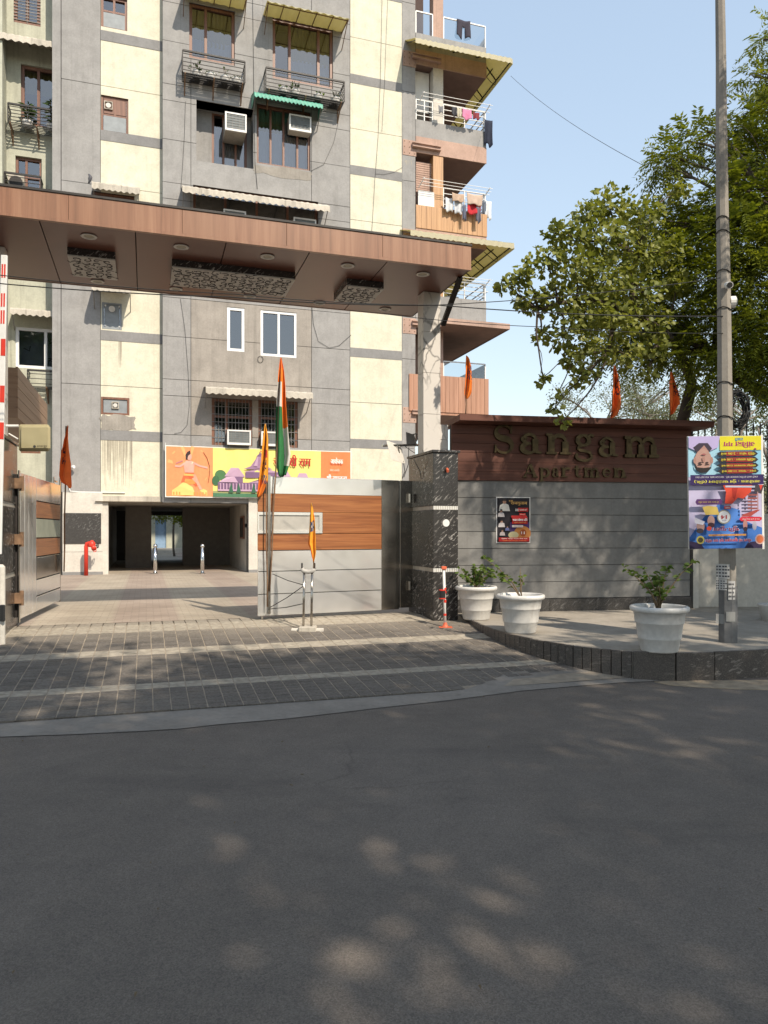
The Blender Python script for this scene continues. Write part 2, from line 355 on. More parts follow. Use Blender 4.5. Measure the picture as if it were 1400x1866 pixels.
def court_mat():
    m, N, L, B = new_mat('courtyard_tiles'); v = pos_map(N, L, (1, 1, 1), (0, 0, -TH))
    sep = N.new('ShaderNodeSeparateXYZ'); L.new(v, sep.inputs[0])
    br = N.new('ShaderNodeTexBrick'); br.inputs['Scale'].default_value = 1; br.inputs['Brick Width'].default_value = .22; br.inputs['Row Height'].default_value = .11
    br.inputs['Mortar Size'].default_value = .006; br.inputs['Color1'].default_value = (.9, .9, .9, 1); br.inputs['Color2'].default_value = (1.05, 1.05, 1.05, 1); br.inputs['Mortar'].default_value = (.7, .7, .7, 1)
    L.new(v, br.inputs['Vector'])
    w = N.new('ShaderNodeMath'); w.operation = 'PINGPONG'; w.inputs[1].default_value = 1.0; L.new(sep.outputs[0], w.inputs[0])
    stripe = ramp(N, L, w.outputs[0], [(.42, (.36, .29, .24)), (.52, (.40, .345, .275))])
    d = ramp(N, L, noise(N, L, v, 1.1, 5), [(.35, (.82, .8, .78)), (.65, (1.05, 1.04, 1.02))])
    c = mix(N, L, 1, mix(N, L, 1, stripe, br.outputs[0], 'MULTIPLY'), d, 'MULTIPLY')
    L.new(c, B.inputs['Base Color']); B.inputs['Roughness'].default_value = .8; return m
M['court'] = court_mat()
def paver_mat():
    m, N, L, B = new_mat('paver_stone'); v = pos_map(N, L, (1, 1, 1), (0, 0, -TH))
    oi = N.new('ShaderNodeNewGeometry').outputs['Random Per Island']
    n = noise(N, L, v, 34, 5, .7); b_ = noise(N, L, v, .55, 4)
    c = ramp(N, L, oi, [(0, (.12, .105, .09)), (1, (.185, .163, .14))])
    c = mix(N, L, 1, c, ramp(N, L, n, [(.3, (.55, .55, .55)), (.7, (1.2, 1.2, 1.2))]), 'MULTIPLY')
    c = mix(N, L, ramp(N, L, b_, [(.48, (0, 0, 0)), (.75, (.4, .4, .4))]), c, (.30, .26, .21))
    sx = N.new('ShaderNodeSeparateXYZ'); L.new(v, sx.inputs[0]); mr = N.new('ShaderNodeMapRange'); mr.inputs[1].default_value = 9.7; mr.inputs[2].default_value = 10.9; mr.inputs[4].default_value = .75; L.new(sx.outputs[1], mr.inputs[0])   # sandy dust by the gate, paled further to brighten the sunlit band
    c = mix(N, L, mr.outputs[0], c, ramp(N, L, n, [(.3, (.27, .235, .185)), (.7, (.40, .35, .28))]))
    L.new(c, B.inputs['Base Color']); B.inputs['Roughness'].default_value = .85; bump(N, L, B, n, .9, .02); return m
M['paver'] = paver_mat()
M['paver_light'] = simple('light_band_paver', (.34, .30, .24), .85, 0, .25, 14, .6)

b = MB(); b.quad((-600, -600, -.03), (600, -600, -.03), (600, 600, -.03), (-600, 600, -.03))
tag(b.build('ground', M['earth']), kind='structure')
b = MB(); b.quad((-80, -9, 0), (80, -9, 0), (80, 9.2, 0), (-80, 9.2, 0))
tag(b.build('road', M['asphalt']), kind='structure')
b = MB(); b.box(-80, 80, -14, -9, -.03, .14)
tag(b.build('pavement', M['earth']), kind='structure')

V0, V1, Z0, Z1 = 6.8, 10.8, .022, .30
def zr(v): return Z0 + (Z1 - Z0) * min(1, max(0, (v - V0) / (V1 - V0)))
edge = [gz(x, y, 0) for x, y in ((-900, 1400), (-100, 1351), (0, 1344), (120, 1340), (250, 1334), (330, 1329), (400, 1321), (520, 1311), (600, 1302), (700, 1290), (820, 1277), (950, 1260), (1040, 1252), (1130, 1245), (1230, 1240))]
b = MB()
top = [Vector((p.x, 10, 0)) for p in edge]
for i in range(len(edge) - 1):
    a, c = edge[i], edge[i + 1]
    def lift(p):                                   # where the apron meets the paved ramp
        v = V0 + .15; u = (p.x + math.sin(TH) * v) / math.cos(TH); q = fb(u, v, .012); return q
    A, C = lift(a), lift(c)
    for q, e_ in ((A, a), (C, c)):
        yy = e_.y + .68 * min(1, max(0, (e_.x + .1) / 1.2))
        if e_.x > -.1 and yy > q.y: q.y = yy; q.z = zr(-math.sin(TH) * q.x + math.cos(TH) * q.y) + .004
    b.quad((a.x, a.y, .006), (c.x, c.y, .006), (C.x, C.y, C.z), (A.x, A.y, A.z))
tag(b.build('road_edge', M['apron'], weld=True), kind='structure')

# footpath platform with a curved granite kerb
kerb_px = [(846, 1123), (868, 1133), (895, 1144.5), (930, 1155), (965, 1163), (1000, 1169.5), (1050, 1177.5), (1100, 1183), (1150, 1187.5), (1200, 1190), (1250, 1189.5), (1300, 1188), (1350, 1185.5), (1400, 1183)]
kerb = [gz(x, y, .30) for x, y in kerb_px]
kerb = [Vector((1.235, 11.5, .3))] + kerb + [Vector((kerb[-1].x + k * 1.0, kerb[-1].y + .22 * k, .3)) for k in range(1, 9)]
def resample(pts, step):
    out = [pts[0].copy()]; acc = 0
    for a, c in zip(pts, pts[1:]):
        d = (c - a).length; t = step - acc
        while t <= d: out.append(a.lerp(c, t / d)); t += step
        acc = d - (t - step)
    return out
kr = resample(kerb, .11)
M['platform'] = plaster('footpath_cement', (.41, .365, .305), .16, .25, .4)
b = MB(); poly = [(p.x, p.y) for p in kr] + [(kr[-1].x, 14.2), (1.0, 13.2), (1.0, 11.5)]
b.prism(poly, -.02, .30)
platform = tag(b.build('footpath', M['platform']), kind='structure')
i = 0; ksteps = []
while i < len(kr) - 1:
    L_ = 1 if kr[i].x < 2.6 else (4 if kr[i].x < 3.2 else 7)
    j = min(i + L_, len(kr) - 1); ksteps.append((i, j)); i = j
for i, j in ksteps:
    a, c = kr[i], kr[j]; d = (c - a).normalized(); n = Vector((d.y, -d.x, 0))
    g = .004; a2, c2 = a + d * g, c - d * g; jit = rnd.uniform(-.004, .004)
    o_ = n * (.035 + jit); b = MB()
    zt = .305 + rnd.uniform(-.004, .004)
    b.add([tuple(a2.xy) + (-.03,), tuple((a2 + o_).xy) + (-.03,), tuple((c2 + o_).xy) + (-.03,), tuple(c2.xy) + (-.03,),
           tuple(a2.xy) + (zt,), tuple((a2 + o_).xy) + (zt,), tuple((c2 + o_).xy) + (zt,), tuple(c2.xy) + (zt,)],
          [(3, 2, 1, 0), (4, 5, 6, 7), (0, 1, 5, 4), (1, 2, 6, 5), (2, 3, 7, 6), (3, 0, 4, 7)])
    b.build('kerb_stone', M['granite_kerb'], platform, bevel=.004, fix=True)

# paved ramp: each stone its own geometry, the nearest 300 as objects
def in_platform(p):
    x, y = p; n = len(poly); r = False; j = n - 1
    for i in range(n):
        xi, yi = poly[i]; xj, yj = poly[j]
        if (yi > y) != (yj > y) and x < (xj - xi) * (y - yi) / (yj - yi) + xi: r = not r
        j = i
    return r
def off_apron(p):                                   # right of x=.5 m the apron curves up in front of the paving
    for a, c in zip(edge, edge[1:]):
        if a.x <= p.x < c.x:
            y = a.y + (c.y - a.y) * (p.x - a.x) / (c.x - a.x); return p.y < y + .55 * min(1, max(0, (p.x - .1) / 1.2))
    return False
b = MB(FB)
for k in range(8):
    va, vb_ = V0 + .5 * k, V0 + .5 * (k + 1)
    b.quad((-4.6, va, zr(va) + .001), (6.2, va, zr(va) + .001), (6.2, vb_, zr(vb_) + .001), (-4.6, vb_, zr(vb_) + .001))
drive = tag(b.build('driveway', M['bed']), kind='structure')
stones = []; U, Vs = .157, .103
rows = int((V1 + .35 - V0) / Vs)
for r in range(rows):
    v = V0 + Vs * r; band = any(abs(v + .05 - q) < .11 for q in (7.62, 9.12, 10.62)) or 10.25 < v < 10.75
    for k in range(-30, 40):
        u = k * U + 1.0
        w = fb(u + U / 2, v + Vs / 2, 0)
        if in_platform((w.x, w.y)) or off_apron(w) or w.x > 1.32 and w.y > 10.4: continue
        if u > 4.05 and v > 10.15: continue
        stones.append((w.y if -560 < CX + F * w.x / w.y - 700 < 560 else 99, u, v, band))
stones.sort(); near = stones[:300]; far = stones[300:]
def stone_mesh(name, mat, seed):
    r_ = random.Random(seed); g, h = .005, .006; bm = MB()
    x0, x1, y0, y1 = g, U - g, .0025, Vs - .0025; e = .007
    t = [h * (.75 + .4 * r_.random()) for _ in range(4)]
    bm.add([(x0, y0, -.02), (x1, y0, -.02), (x1, y1, -.02), (x0, y1, -.02), (x0, y0, h * .4), (x1, y0, h * .4), (x1, y1, h * .4), (x0, y1, h * .4),
            (x0 + e, y0 + e, t[0]), (x1 - e, y0 + e, t[1]), (x1 - e, y1 - e, t[2]), (x0 + e, y1 - e, t[3])],
           [(0, 1, 5, 4), (1, 2, 6, 5), (2, 3, 7, 6), (3, 0, 4, 7), (4, 5, 9, 8), (5, 6, 10, 9), (6, 7, 11, 10), (7, 4, 8, 11), (8, 9, 10, 11)])
    return bm
protos = {bnd: [stone_mesh('p', None, 5 * s + bnd) for s in range(5)] for bnd in (False, True)}
def to_mesh(mb, name, mat):
    me = bpy.data.meshes.new(name); me.from_pydata([tuple(p) for p in mb.v], [], mb.f); me.materials.append(mat); return me
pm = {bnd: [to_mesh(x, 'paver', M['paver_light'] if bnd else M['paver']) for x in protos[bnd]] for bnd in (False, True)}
slope = math.atan2(Z1 - Z0, V1 - V0)
for _, u, v, bnd in near:
    o = bpy.data.objects.new('paver', rnd.choice(pm[bnd])); COL.objects.link(o); o.parent = drive
    p = fb(u, v, zr(v) + rnd.uniform(-.003, .002)); o.location = p - drive.location
    o.rotation_euler = (slope if v < V1 else 0, 0, TH)
b = MB()
for _, u, v, bnd in far:
    pr = rnd.choice(protos[bnd]); mt = Matrix.Translation(fb(u, v, zr(v) + rnd.uniform(-.003, .002))) @ Matrix.Rotation(TH, 4, 'Z') @ Matrix.Rotation(slope if v < V1 else 0, 4, 'X')
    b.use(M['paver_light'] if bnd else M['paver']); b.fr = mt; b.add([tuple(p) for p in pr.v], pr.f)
tag(b.build('paver_field', None, drive), kind='stuff')

b = MB(FB); b.quad((-14, V1 + .36, .302), (14, V1 + .36, .302), (14, 60, .302), (-14, 60, .302))
courtyard = tag(b.build('courtyard', M['court']), kind='structure')
b = MB(); sp_ = [gz(x, y, 0) for x, y in ((1190, 1243), (1235, 1240.5), (1300, 1241), (1400, 1240), (1480, 1240), (1480, 1262), (1400, 1258), (1330, 1256), (1275, 1253), (1225, 1249))]
b.prism([(p.x + rnd.uniform(-.03, .03), p.y) for p in sp_], -.01, .006)
tag(b.build('sand_drift', simple('dry_sand', (.34, .27, .19), .95, 0, .25, 9, .6)), kind='stuff')
# ------------------------------------------------------------------ apartment building
VA, VB, VC = 23.75, 23.5, 24.6            # left tower, centre bay, recessed left wall
ZG = .30
def U(px, v=VB, py=900): return pl(FB, px, py, v)[0]
def Zb(px, py, v=VB): return pl(FB, px, py, v)[1]
bl = thing('apartment_building', fb(1, VA, ZG), 'tall grey and cream apartment block with balconies behind the entrance gate', 'building')
ZT = 22.6
def rect(px0, py0, px1, py1, v=VB):
    """photo box -> (u0,u1,z0,z1), heights read at the middle of the box"""
    xm = (px0 + px1) / 2
    return (U(px0, v), U(px1, v), Zb(xm, py1, v), Zb(xm, py0, v))

def curtain(u0, u1, z0, z1, v, mat, par, waves=9, scal=False):
    b = MB(FB); n = waves * 4
    for i in range(n):
        a, c = i / n, (i + 1) / n; d0 = .03 * math.sin(a * waves * 6.283); d1 = .03 * math.sin(c * waves * 6.283)
        b.quad((u0 + (u1 - u0) * a, v + d0, z0), (u0 + (u1 - u0) * c, v + d1, z0), (u0 + (u1 - u0) * c, v + d1, z1), (u0 + (u1 - u0) * a, v + d0, z1))
    b.build('curtain', mat, par, smooth=True, weld=True)
def window(r, v, fm, fw=.07, vert=(), horiz=(), gl='glass', back='dark', cur=None, label=None, bars=0, dep=.10, hbars=0, parent=None):
    """r = u0,u1,z0,z1 of the opening, v = plane of the glass"""
    u0, u1, z0, z1 = r
    b = MB(FB)
    b.box(u0 + .002, u0 + fw, v - dep / 2, v + dep / 2, z0 + .002, z1 - .002); b.box(u1 - fw, u1 - .002, v - dep / 2, v + dep / 2, z0 + .002, z1 - .002)
    b.box(u0 + fw, u1 - fw, v - dep / 2 + .003, v + dep / 2, z0 + .002, z0 + fw); b.box(u0 + fw, u1 - fw, v - dep / 2 + .003, v + dep / 2, z1 - fw, z1 - .002)
    xs = [u0 + fw] + [u0 + (u1 - u0) * t for t in vert] + [u1 - fw]; zs = [z0 + fw] + [z0 + (z1 - z0) * t for t in horiz] + [z1 - fw]
    for x in xs[1:-1]: b.box(x - fw * .45, x + fw * .45, v - dep / 2 + .006, v + dep / 2 - .004, z0 + fw, z1 - fw)
    for z in zs[1:-1]: b.box(u0 + fw, u1 - fw, v - dep / 2 + .009, v + dep / 2 - .007, z - fw * .4, z + fw * .4)
    w = b.build('window', fm, parent or bl, fix=True)
    if label: w['label'] = label
    for i in range(len(xs) - 1):
        for j in range(len(zs) - 1):
            g = MB(FB); tl = rnd.uniform(-.006, .006)
            g.quad((xs[i] - .01, v + .01 + tl, zs[j] - .01), (xs[i + 1] + .01, v + .01 - tl, zs[j] - .01), (xs[i + 1] + .01, v + .01 - tl, zs[j + 1] + .01), (xs[i] - .01, v + .01 + tl, zs[j + 1] + .01))
            g.build('pane', M[gl], w)
    if bars:
        g = MB(FB)
        for k in range(1, bars): x = u0 + (u1 - u0) * k / bars; g.bar((x, v - dep / 2 - .012, z0 + .01), (x, v - dep / 2 - .012, z1 - .01), .014)
        for k in range(1, hbars + 1): z = z0 + (z1 - z0) * k / (hbars + 1); g.bar((u0, v - dep / 2 - .014, z), (u1, v - dep / 2 - .014, z), .016)
        g.build('grille', M['grey_iron'], w)
    g = MB(FB); d = .55
    g.quad((u0, v + d, z0), (u1, v + d, z0), (u1, v + d, z1), (u0, v + d, z1))
    for q in (((u0, v + .05, z0), (u0, v + d, z0), (u0, v + d, z1), (u0, v + .05, z1)), ((u1, v + .05, z0), (u1, v + .05, z1), (u1, v + d, z1), (u1, v + d, z0)),
              ((u0, v + .05, z1), (u0, v + d, z1), (u1, v + d, z1), (u1, v + .05, z1)), ((u0, v + .05, z0), (u1, v + .05, z0), (u1, v + d, z0), (u0, v + d, z0))): g.quad(*q)
    g.build('room_behind', M[back], w)
    if cur:
        for (a, c, e, f_, mt) in cur:
            curtain(u0 + (u1 - u0) * a, u0 + (u1 - u0) * c, z0 + (z1 - z0) * e, z0 + (z1 - z0) * f_, v + .14 + rnd.uniform(0, .02), M[mt], w, max(2, int((u1 - u0) * (c - a) / .12)))
    return w

def awning(u0, u1, zt, v, proj, drop, lip, mat, pitch=.14, ribs=0, label=None, brackets=True, iron='grey_iron', amp=.009, ends=False):
    b = MB(FB); n = max(8, int((u1 - u0) / pitch * 4)); prof = [(0, 0), (proj * .55, -drop * .5), (proj * .93, -drop * .92), (proj, -drop - .03), (proj + .02, -drop - lip)]
    vv = []; ff = []
    for i in range(n + 1):
        u = u0 + (u1 - u0) * i / n; w = amp * math.cos(i / 4 * 6.283)
        for q, (d, h) in enumerate(prof):
            e = rnd.uniform(-.006, .006)
            if q < 3: vv.append((u, v - d, zt + h + w + e))
            else: vv.append((u, v - d - w * .25, zt + h + (w * 2.6 if q == 4 else 0) + e))
    k = len(prof)
    for i in range(n):
        for q in range(k - 1): ff.append((i * k + q, (i + 1) * k + q, (i + 1) * k + q + 1, i * k + q + 1))
    b.add(vv, ff); a = b.build('awning', mat, bl)
    so = a.modifiers.new('thick', 'SOLIDIFY'); so.thickness = .012
    if label: a['label'] = label
    if brackets:
        for u in ([u0 + .04, u1 - .04] + [u0 + (u1 - u0) * (i + 1) / (ribs + 1) for i in range(ribs)]):
            g = MB(FB)
            g.bar((u, v - .01, zt - .04), (u, v - proj + .03, zt - drop - .035), .025); end = u in (u0 + .04, u1 - .04)
            if end: g.bar((u, v - .01, zt - drop - .5), (u, v - proj + .06, zt - drop - .05), .022)
            g.build('bracket', M[iron], a)
        g = MB(FB); g.bar((u0, v - proj * .9, zt - drop * .95 - .04), (u1, v - proj * .9, zt - drop * .95 - .04), .022); g.build('purlin', M[iron], a)
    if ends:
        for u in (u0 + .005, u1 - .005):
            g = MB(FB); g.add([(u, v, zt), (u, v - proj, zt - drop), (u, v - proj, zt - drop - lip), (u, v, zt - drop - lip * 1.2)], [(0, 1, 2, 3)]); g.build('end_sheet', mat, a)
    return a

# --- wall skins. grooves are real gaps between render panels over a darker core
holesB = []; holesA = []; holesC = []
def hole(lst, r): lst.append(r); return r
G = .008
def panels(us, zs, vf, vb, mat, holes, name='render_panel', alt=None):
    for a, c in zip(us, us[1:]):
        for e, f_ in zip(zs, zs[1:]):
            full = sorted((h[0], h[1]) for h in holes if h[2] <= e + G and h[3] >= f_ - G and h[1] > a + G and h[0] < c - G)
            parts_ = []; x = a + G
            for h0, h1 in full:
                if h0 > x + .01: parts_.append((x, h0))
                x = max(x, h1)
            if c - G > x + .01: parts_.append((x, c - G))
            for x0, x1 in parts_:
                b = MB(FB); b.wall(x0, x1, e + G, f_ - G, vf + rnd.uniform(-.002, .002), vb, holes)
                if b.f: b.build(name, alt(a, e) if alt else mat, bl)

# openings of the centre bay
wA = hole(holesB, rect(345, 12, 428, 112)); wB = hole(holesB, rect(497, 42, 607, 152))
rec = hole(holesB, rect(358, 190, 462, 300)); wC = hole(holesB, rect(468, 196, 566, 304))
wlong = hole(holesB, rect(352, 352, 580, 425))
wN1 = hole(holesB, rect(414, 560, 446, 640)); wN2 = hole(holesB, rect(475, 567, 541, 650))
wG1 = hole(holesB, rect(386, 727, 460, 812)); wG2 = hole(holesB, rect(471, 730, 543, 815))
uL, uA0, uA1, uB1, uS1, uE = U(112, VA), U(182, VA), U(296, VB), U(638), U(733), U(757.5)
passage = hole(holesB, (U(187, VA), U(453), ZG - 1, 2.47)); hole(holesA, passage)
u_groove = [uA1, U(348), U(568), uB1]
zs = [2.47, 4.55]
for k in range(6):
    zs += [5.74 + 3 * k, 6.24 + 3 * k, 7.55 + 3 * k]
zs = [z for z in zs if z < ZT] + [ZT]
panels(u_groove, zs, VB, VB + .16, M['grey'], holesB, alt=lambda a, e: M['tan'] if abs(a - u_groove[1]) < .01 and 4.5 < e < 8 else M['grey'])
b = MB(FB); b.wall(uA1 + .004, uS1, ZG, ZT - .1, VB + .03, VB + .5, holesB); b.build('wall_core', M['core'], bl)
b = MB(FB); b.box(uA1 + .012, uA1 + .05, VB + .012, VA + .1, 2.5, ZT - .02); b.build('bay_return', M['grey'], bl)
# centre bay below the first groove: wall right of the passage
b = MB(FB); b.wall(passage[1], uB1 - G, ZG, 2.47 - G, VB, VB + .3); b.build('ground_wall', M['white_tile'], bl)
b = MB(FB); b.wall(uB1 + G, uE, ZG, 1.32, VB + .002, VB + .3); b.build('ground_wall', M['grey'], bl)

# left tower: grey strip, cream panels and grey bands
tw = [(184, -6, 232, 52), (184, 176, 234, 240), (168, 352, 245, 420), (186, 552, 222, 600), (184, 724, 236, 756)]
tr = [hole(holesA, rect(*q, v=VA)) for q in tw]
zg = [2.75] + [5.98 + 3 * k for k in range(6) if 5.98 + 3 * k < ZT] + [ZT]
panels([uL - G, uA0 + .02], zg, VA, VA + .16, M['grey'], holesA)
zb0 = 4.34
lev = [2.47] + [x for k in range(6) for x in (zb0 + 3 * k, zb0 + .3 + 3 * k)] + [ZT]
for i, (e, f_) in enumerate(zip(lev, lev[1:])):
    band = i % 2 == 1
    cuts = [e, f_] if band else [e] + [z for z in zg[1:-1] if e + .1 < z < f_ - .1] + [f_]
    for e2, f2 in zip(cuts, cuts[1:]):
        b = MB(FB); b.wall(uA0 + .022 + (0 if band else .004), uA1 + .03, e2 + (0 if band or e2 == e else G), f2 - (0 if band or f2 == f_ else G), VA + (-.012 if band else 0), VA + .16, holesA)
        if b.f: b.build('grey_band' if band else 'cream_panel', M['grey_dark'] if band else M['cream'], bl)
b = MB(FB); b.wall(uL, uA1 + .02, ZG, ZT - .1, VA + .03, VA + .5, holesA); b.build('wall_core', M['core'], bl)
b = MB(FB); b.box(uL - .25, uL - .02, VA - .0, VC + .3, ZG, ZT); b.build('tower_return', M['grey'], bl)
# right cream strip and grey edge strip
lev2 = [1.32] + [x for k in range(6) for x in (zb0 + 3 * k, zb0 + .3 + 3 * k)] + [ZT]
for i, (e, f_) in enumerate(zip(lev2, lev2[1:])):
    band = i % 2 == 1
    cuts = [e, f_] if band else [e] + [z for z in [5.85 + 3 * k for k in range(6)] if e < z < f_] + [f_]
    for e2, f2 in zip(cuts, cuts[1:]):
        b = MB(FB); b.wall(uB1 + (0 if band else .012), uS1 - (0 if band else .008), e2 + (0 if band or e2 == e else G), f2 - (0 if band or f2 == f_ else G), VB + (.004 if not band else -.004), VB + .16)
        b.build('grey_band' if band else 'cream_panel', M['grey_dark'] if band else M['cream'], bl)
panels([uS1 - .004, uE], [1.32] + [4.4 + 3 * k for k in range(6)] + [ZT], VB, VB + .4, M['grey'], [])
for k in range(6):                                      # rusty pink steel plates bolted on the edge strip
    z = 5.0 + 3 * k - .0
    zc = Zb(745, 755) + 3 * k if k < 6 else z
    if zc > ZT - 1: continue
    b = MB(FB); b.box(uS1 + .02, uE + .02, VB - .014, VB, zc - .28, zc + .24); p = b.build('steel_plate', M['pink'], bl)
    g = MB(FB)
    for a in (.12, .5, .88):
        for c in (-.2, 0, .18):
            x = uS1 + .02 + (uE - uS1) * a; g.box(x - .012, x + .012, VB - .026, VB - .013, zc + c - .012, zc + c + .012)
    g.build('bolt_heads', M['rust_iron'], p)
    g = MB(FB); x1 = U(802)
    g.box(uE - .14, x1, VB - .14, VB - .02, zc + .0, zc + .03); g.box(uE - .14, x1, VB - .14, VB - .02, zc + .12, zc + .15); g.box(uE - .14, x1, VB - .085, VB - .07, zc + .03, zc + .12)
    g.build('steel_beam', M['pink'], bl)

# bare cement patches and stains
def patch(px0, py0, px1, py1, v, mat, n=26, name='cement_patch', thick=.004):
    u0, u1, z0, z1 = rect(px0, py0, px1, py1, v); b = MB(FB); pts = []
    for i in range(n):
        a = i / n * 4; s_, t = int(a), a % 1; e = rnd.uniform(-.05, .05)
        if s_ == 0: pts.append((u0 + (u1 - u0) * t, z0 + e))
        elif s_ == 1: pts.append((u1 + e, z0 + (z1 - z0) * t))
        elif s_ == 2: pts.append((u1 - (u1 - u0) * t, z1 + e))
        else: pts.append((u0 + e, z1 - (z1 - z0) * t))
    b.slab2(pts, v - thick, v + .01); b.build(name, mat, bl)
patch(183, 757, 246, 783, VA - .008, M['rough_patch'])
patch(464, 306, 568, 322, VB - .002, M['rough_patch'])

M['drip'] = plaster('muddy_drip', (.47, .42, .33), .15, .3)
def drips(px0, px1, py0, py1, n, v, seed):
    r_ = random.Random(seed); b = MB(FB)
    for k in range(n):
        x = px0 + (px1 - px0) * (k + r_.uniform(0, .8)) / n; L_ = (py1 - py0) * r_.uniform(.25, 1); w = r_.uniform(.006, .02); u = U(x, v); z1 = Zb(x, py0, v); z0 = Zb(x, py0 + L_, v)
        b.slab2([(u - w, z1), (u + w, z1), (u + w * .9, (z0 + z1) / 2), (u + w * .25, z0), (u - w * .25, z0), (u - w * .9, (z0 + z1) / 2)], v - .0025, v + .004)
    tag(b.build('drip_stains', M['drip'], bl), kind='stuff')
drips(186, 243, 801, 893, 26, VA, 3); drips(216, 223, 620, 682, 3, VA, 5); drips(738, 752, 292, 305, 5, VB, 7)
# windows
window(wA, VB + .1, M['brown_frame'], .09, (.36,), (), cur=[(.0, .36, .45, 1, 'curtain_y'), (.36, 1, .35, 1, 'curtain_y'), (0, 1, 0, .45, 'curtain_w')], gl='glass_sky')
window(wB, VB + .1, M['brown_frame'], .09, (.28, .76), (), cur=[(.28, .76, .42, 1, 'curtain_y'), (.76, 1, .4, 1, 'curtain_y'), (.28, 1, 0, .45, 'curtain_w')], gl='glass_sky')
b = MB(FB); u0, u1, z0, z1 = rec; d = .62                                    # recessed bay
b.quad((u0, VB + .15, z0), (u0, VB + .15, z1), (u0, VB + d, z1), (u0, VB + d, z0)); b.quad((u1, VB + .15, z0), (u1, VB + d, z0), (u1, VB + d, z1), (u1, VB + .15, z1))
b.quad((u0, VB + .15, z1), (u1, VB + .15, z1), (u1, VB + d, z1), (u0, VB + d, z1)); b.quad((u0, VB + .15, z0), (u0, VB + d, z0), (u1, VB + d, z0), (u1, VB + .15, z0))
wr = (U(386, VB + d), U(450, VB + d), z0 + .06, Zb(418, 208, VB + d))
b.wall(u0, u1, z0, z1, VB + d, VB + d + .2, [wr]); b.build('window_recess', M['grey'], bl)
window(wr, VB + d + .06, M['brown_frame'], .075, (.33, .68), (), gl='glass_sky', cur=[(0, 1, .0, .8, 'curtain_w')])
window(wC, VB + .12, M['brown_frame'], .07, (.26, .5, .76), (), gl='glass_sky', cur=[(0, .5, .5, 1, 'curtain_y'), (0, 1, 0, .62, 'curtain_w')])
window(wlong, VB + .14, M['brown_frame'], .08, (.25, .5, .75), ())
window(wN1, VB + .07, M['upvc'], .09, (), (), gl='glass_sky', cur=[(0, 1, .7, 1, 'dark')])
window(wN2, VB + .07, M['upvc'], .08, (.5,), (), gl='glass_sky', cur=[(0, 1, .86, 1, 'curtain_y')])
window(wG1, VB + .1, M['brown_frame'], .085, (.36,), (.62,), bars=12, hbars=5)
window(wG2, VB + .1, M['brown_frame'], .085, (.66,), (.62,), bars=12, hbars=5)
# tower windows
b = window(tr[0], VA + .1, M['brown_frame'], .07, (.5,), (.55,), label='weathered wooden window with a grey lower board')
def board(r, z0f, z1f, v, mat, par, name='board'):
    u0, u1, z0, z1 = r; g = MB(FB); g.box(u0 + .07, u1 - .07, v - .02, v, z0 + (z1 - z0) * z0f, z0 + (z1 - z0) * z1f); return g.build(name, mat, par)
M['board_grey'] = simple('grey_board', (.25, .27, .28), .5, 0, .12)
board(tr[0], .05, .5, VA + .07, M['board_grey'], b)
b = window(tr[1], VA + .1, M['brown_frame'], .06, (.5,), (.48,), label='wooden window with an exhaust fan and paint-stained grey board')
board(tr[1], .03, .45, VA + .07, M['board_grey'], b); board(tr[1], .52, .95, VA + .078, M['brown_frame'], b)
def fan(r, fx, fz, s, v, par):
    u0, u1, z0, z1 = r; u = u0 + (u1 - u0) * fx; z = z0 + (z1 - z0) * fz; g = MB(FB)
    for a, c, e, f_ in ((-s, s, -s, -s * .8), (-s, s, s * .8, s), (-s, -s * .8, -s * .8, s * .8), (s * .8, s, -s * .8, s * .8)): g.box(u + a, u + c, v - .05, v, z + e, z + f_)
    o = g.build('exhaust_fan', M['beige_sheet'], par); h = MB(FB); h.tube([(u, v - .045, z), (u, v - .01, z)], s * .62, 14); h.build('fan_disc', M['lamp_ring'], o)
fan(tr[1], .27, .74, .12, VA + .06, b)
window(tr[2], VA + .12, M['brown_frame'], .07, (.5,), ())
b = window(tr[3], VA + .04, M['board_grey'], .05, (), (), label='grey board with four white corner clips and a round vent')
board(tr[3], .04, .96, VA + .04, M['board_grey'], b)
for a in (.12, .84):
    for c in (.1, .86):
        u0, u1, z0, z1 = tr[3]; g = MB(FB); x = u0 + (u1 - u0) * a; z = z0 + (z1 - z0) * c; g.box(x, x + .05, VA + .005, VA + .02, z, z + .05); g.build('clip', M['white_paint'], b)
u0, u1, z0, z1 = tr[3]; g = MB(FB); x = (u0 + u1) / 2; z = z0 + (z1 - z0) * .78
g.tube([(x, VA + .02, z), (x, VA - .06, z - .02)], .09, 14); g.build('round_vent', M['lamp_ring'], b, smooth=False)
b = window(tr[4], VA + .05, M['brown_frame'], .06, (), (), gl='glass', back='board_grey'); board(tr[4], .08, .92, VA + .055, M['board_grey'], b); fan(tr[4], .5, .55, .1, VA + .03, b)  # grey board added over the dark pane to imitate grey glass

# awnings
awning(U(333, VB - .5), U(450, VB - .5), Zb(390, 6), VB, .85, .1, .06, M['fibre'], .25, 3, 'yellow fibre-sheet awning over the upper left balcony window', iron='rust_iron')
awning(U(484, VB - .5), U(632, VB - .5), Zb(556, 44), VB, .85, .1, .06, M['fibre'], .25, 4, 'yellow fibre-sheet awning over the upper right balcony window', iron='rust_iron')
awning(U(462, VB - .5), U(586, VB - .5), Zb(523, 186), VB, .7, .28, .14, M['green_sheet'], .12, 1, 'green corrugated awning over a wooden window', ends=True)
awning(U(332, VB - .6), U(600, VB - .6), Zb(466, 362), VB, .7, .22, .2, M['beige_sheet'], .2, 2, 'long beige scalloped awning just above the entrance canopy')
awning(U(374, VB - .6), U(568, VB - .6), Zb(470, 712), VB, .8, .12, .2, M['beige_sheet'], .2, 1, 'beige scalloped awning above the banner')
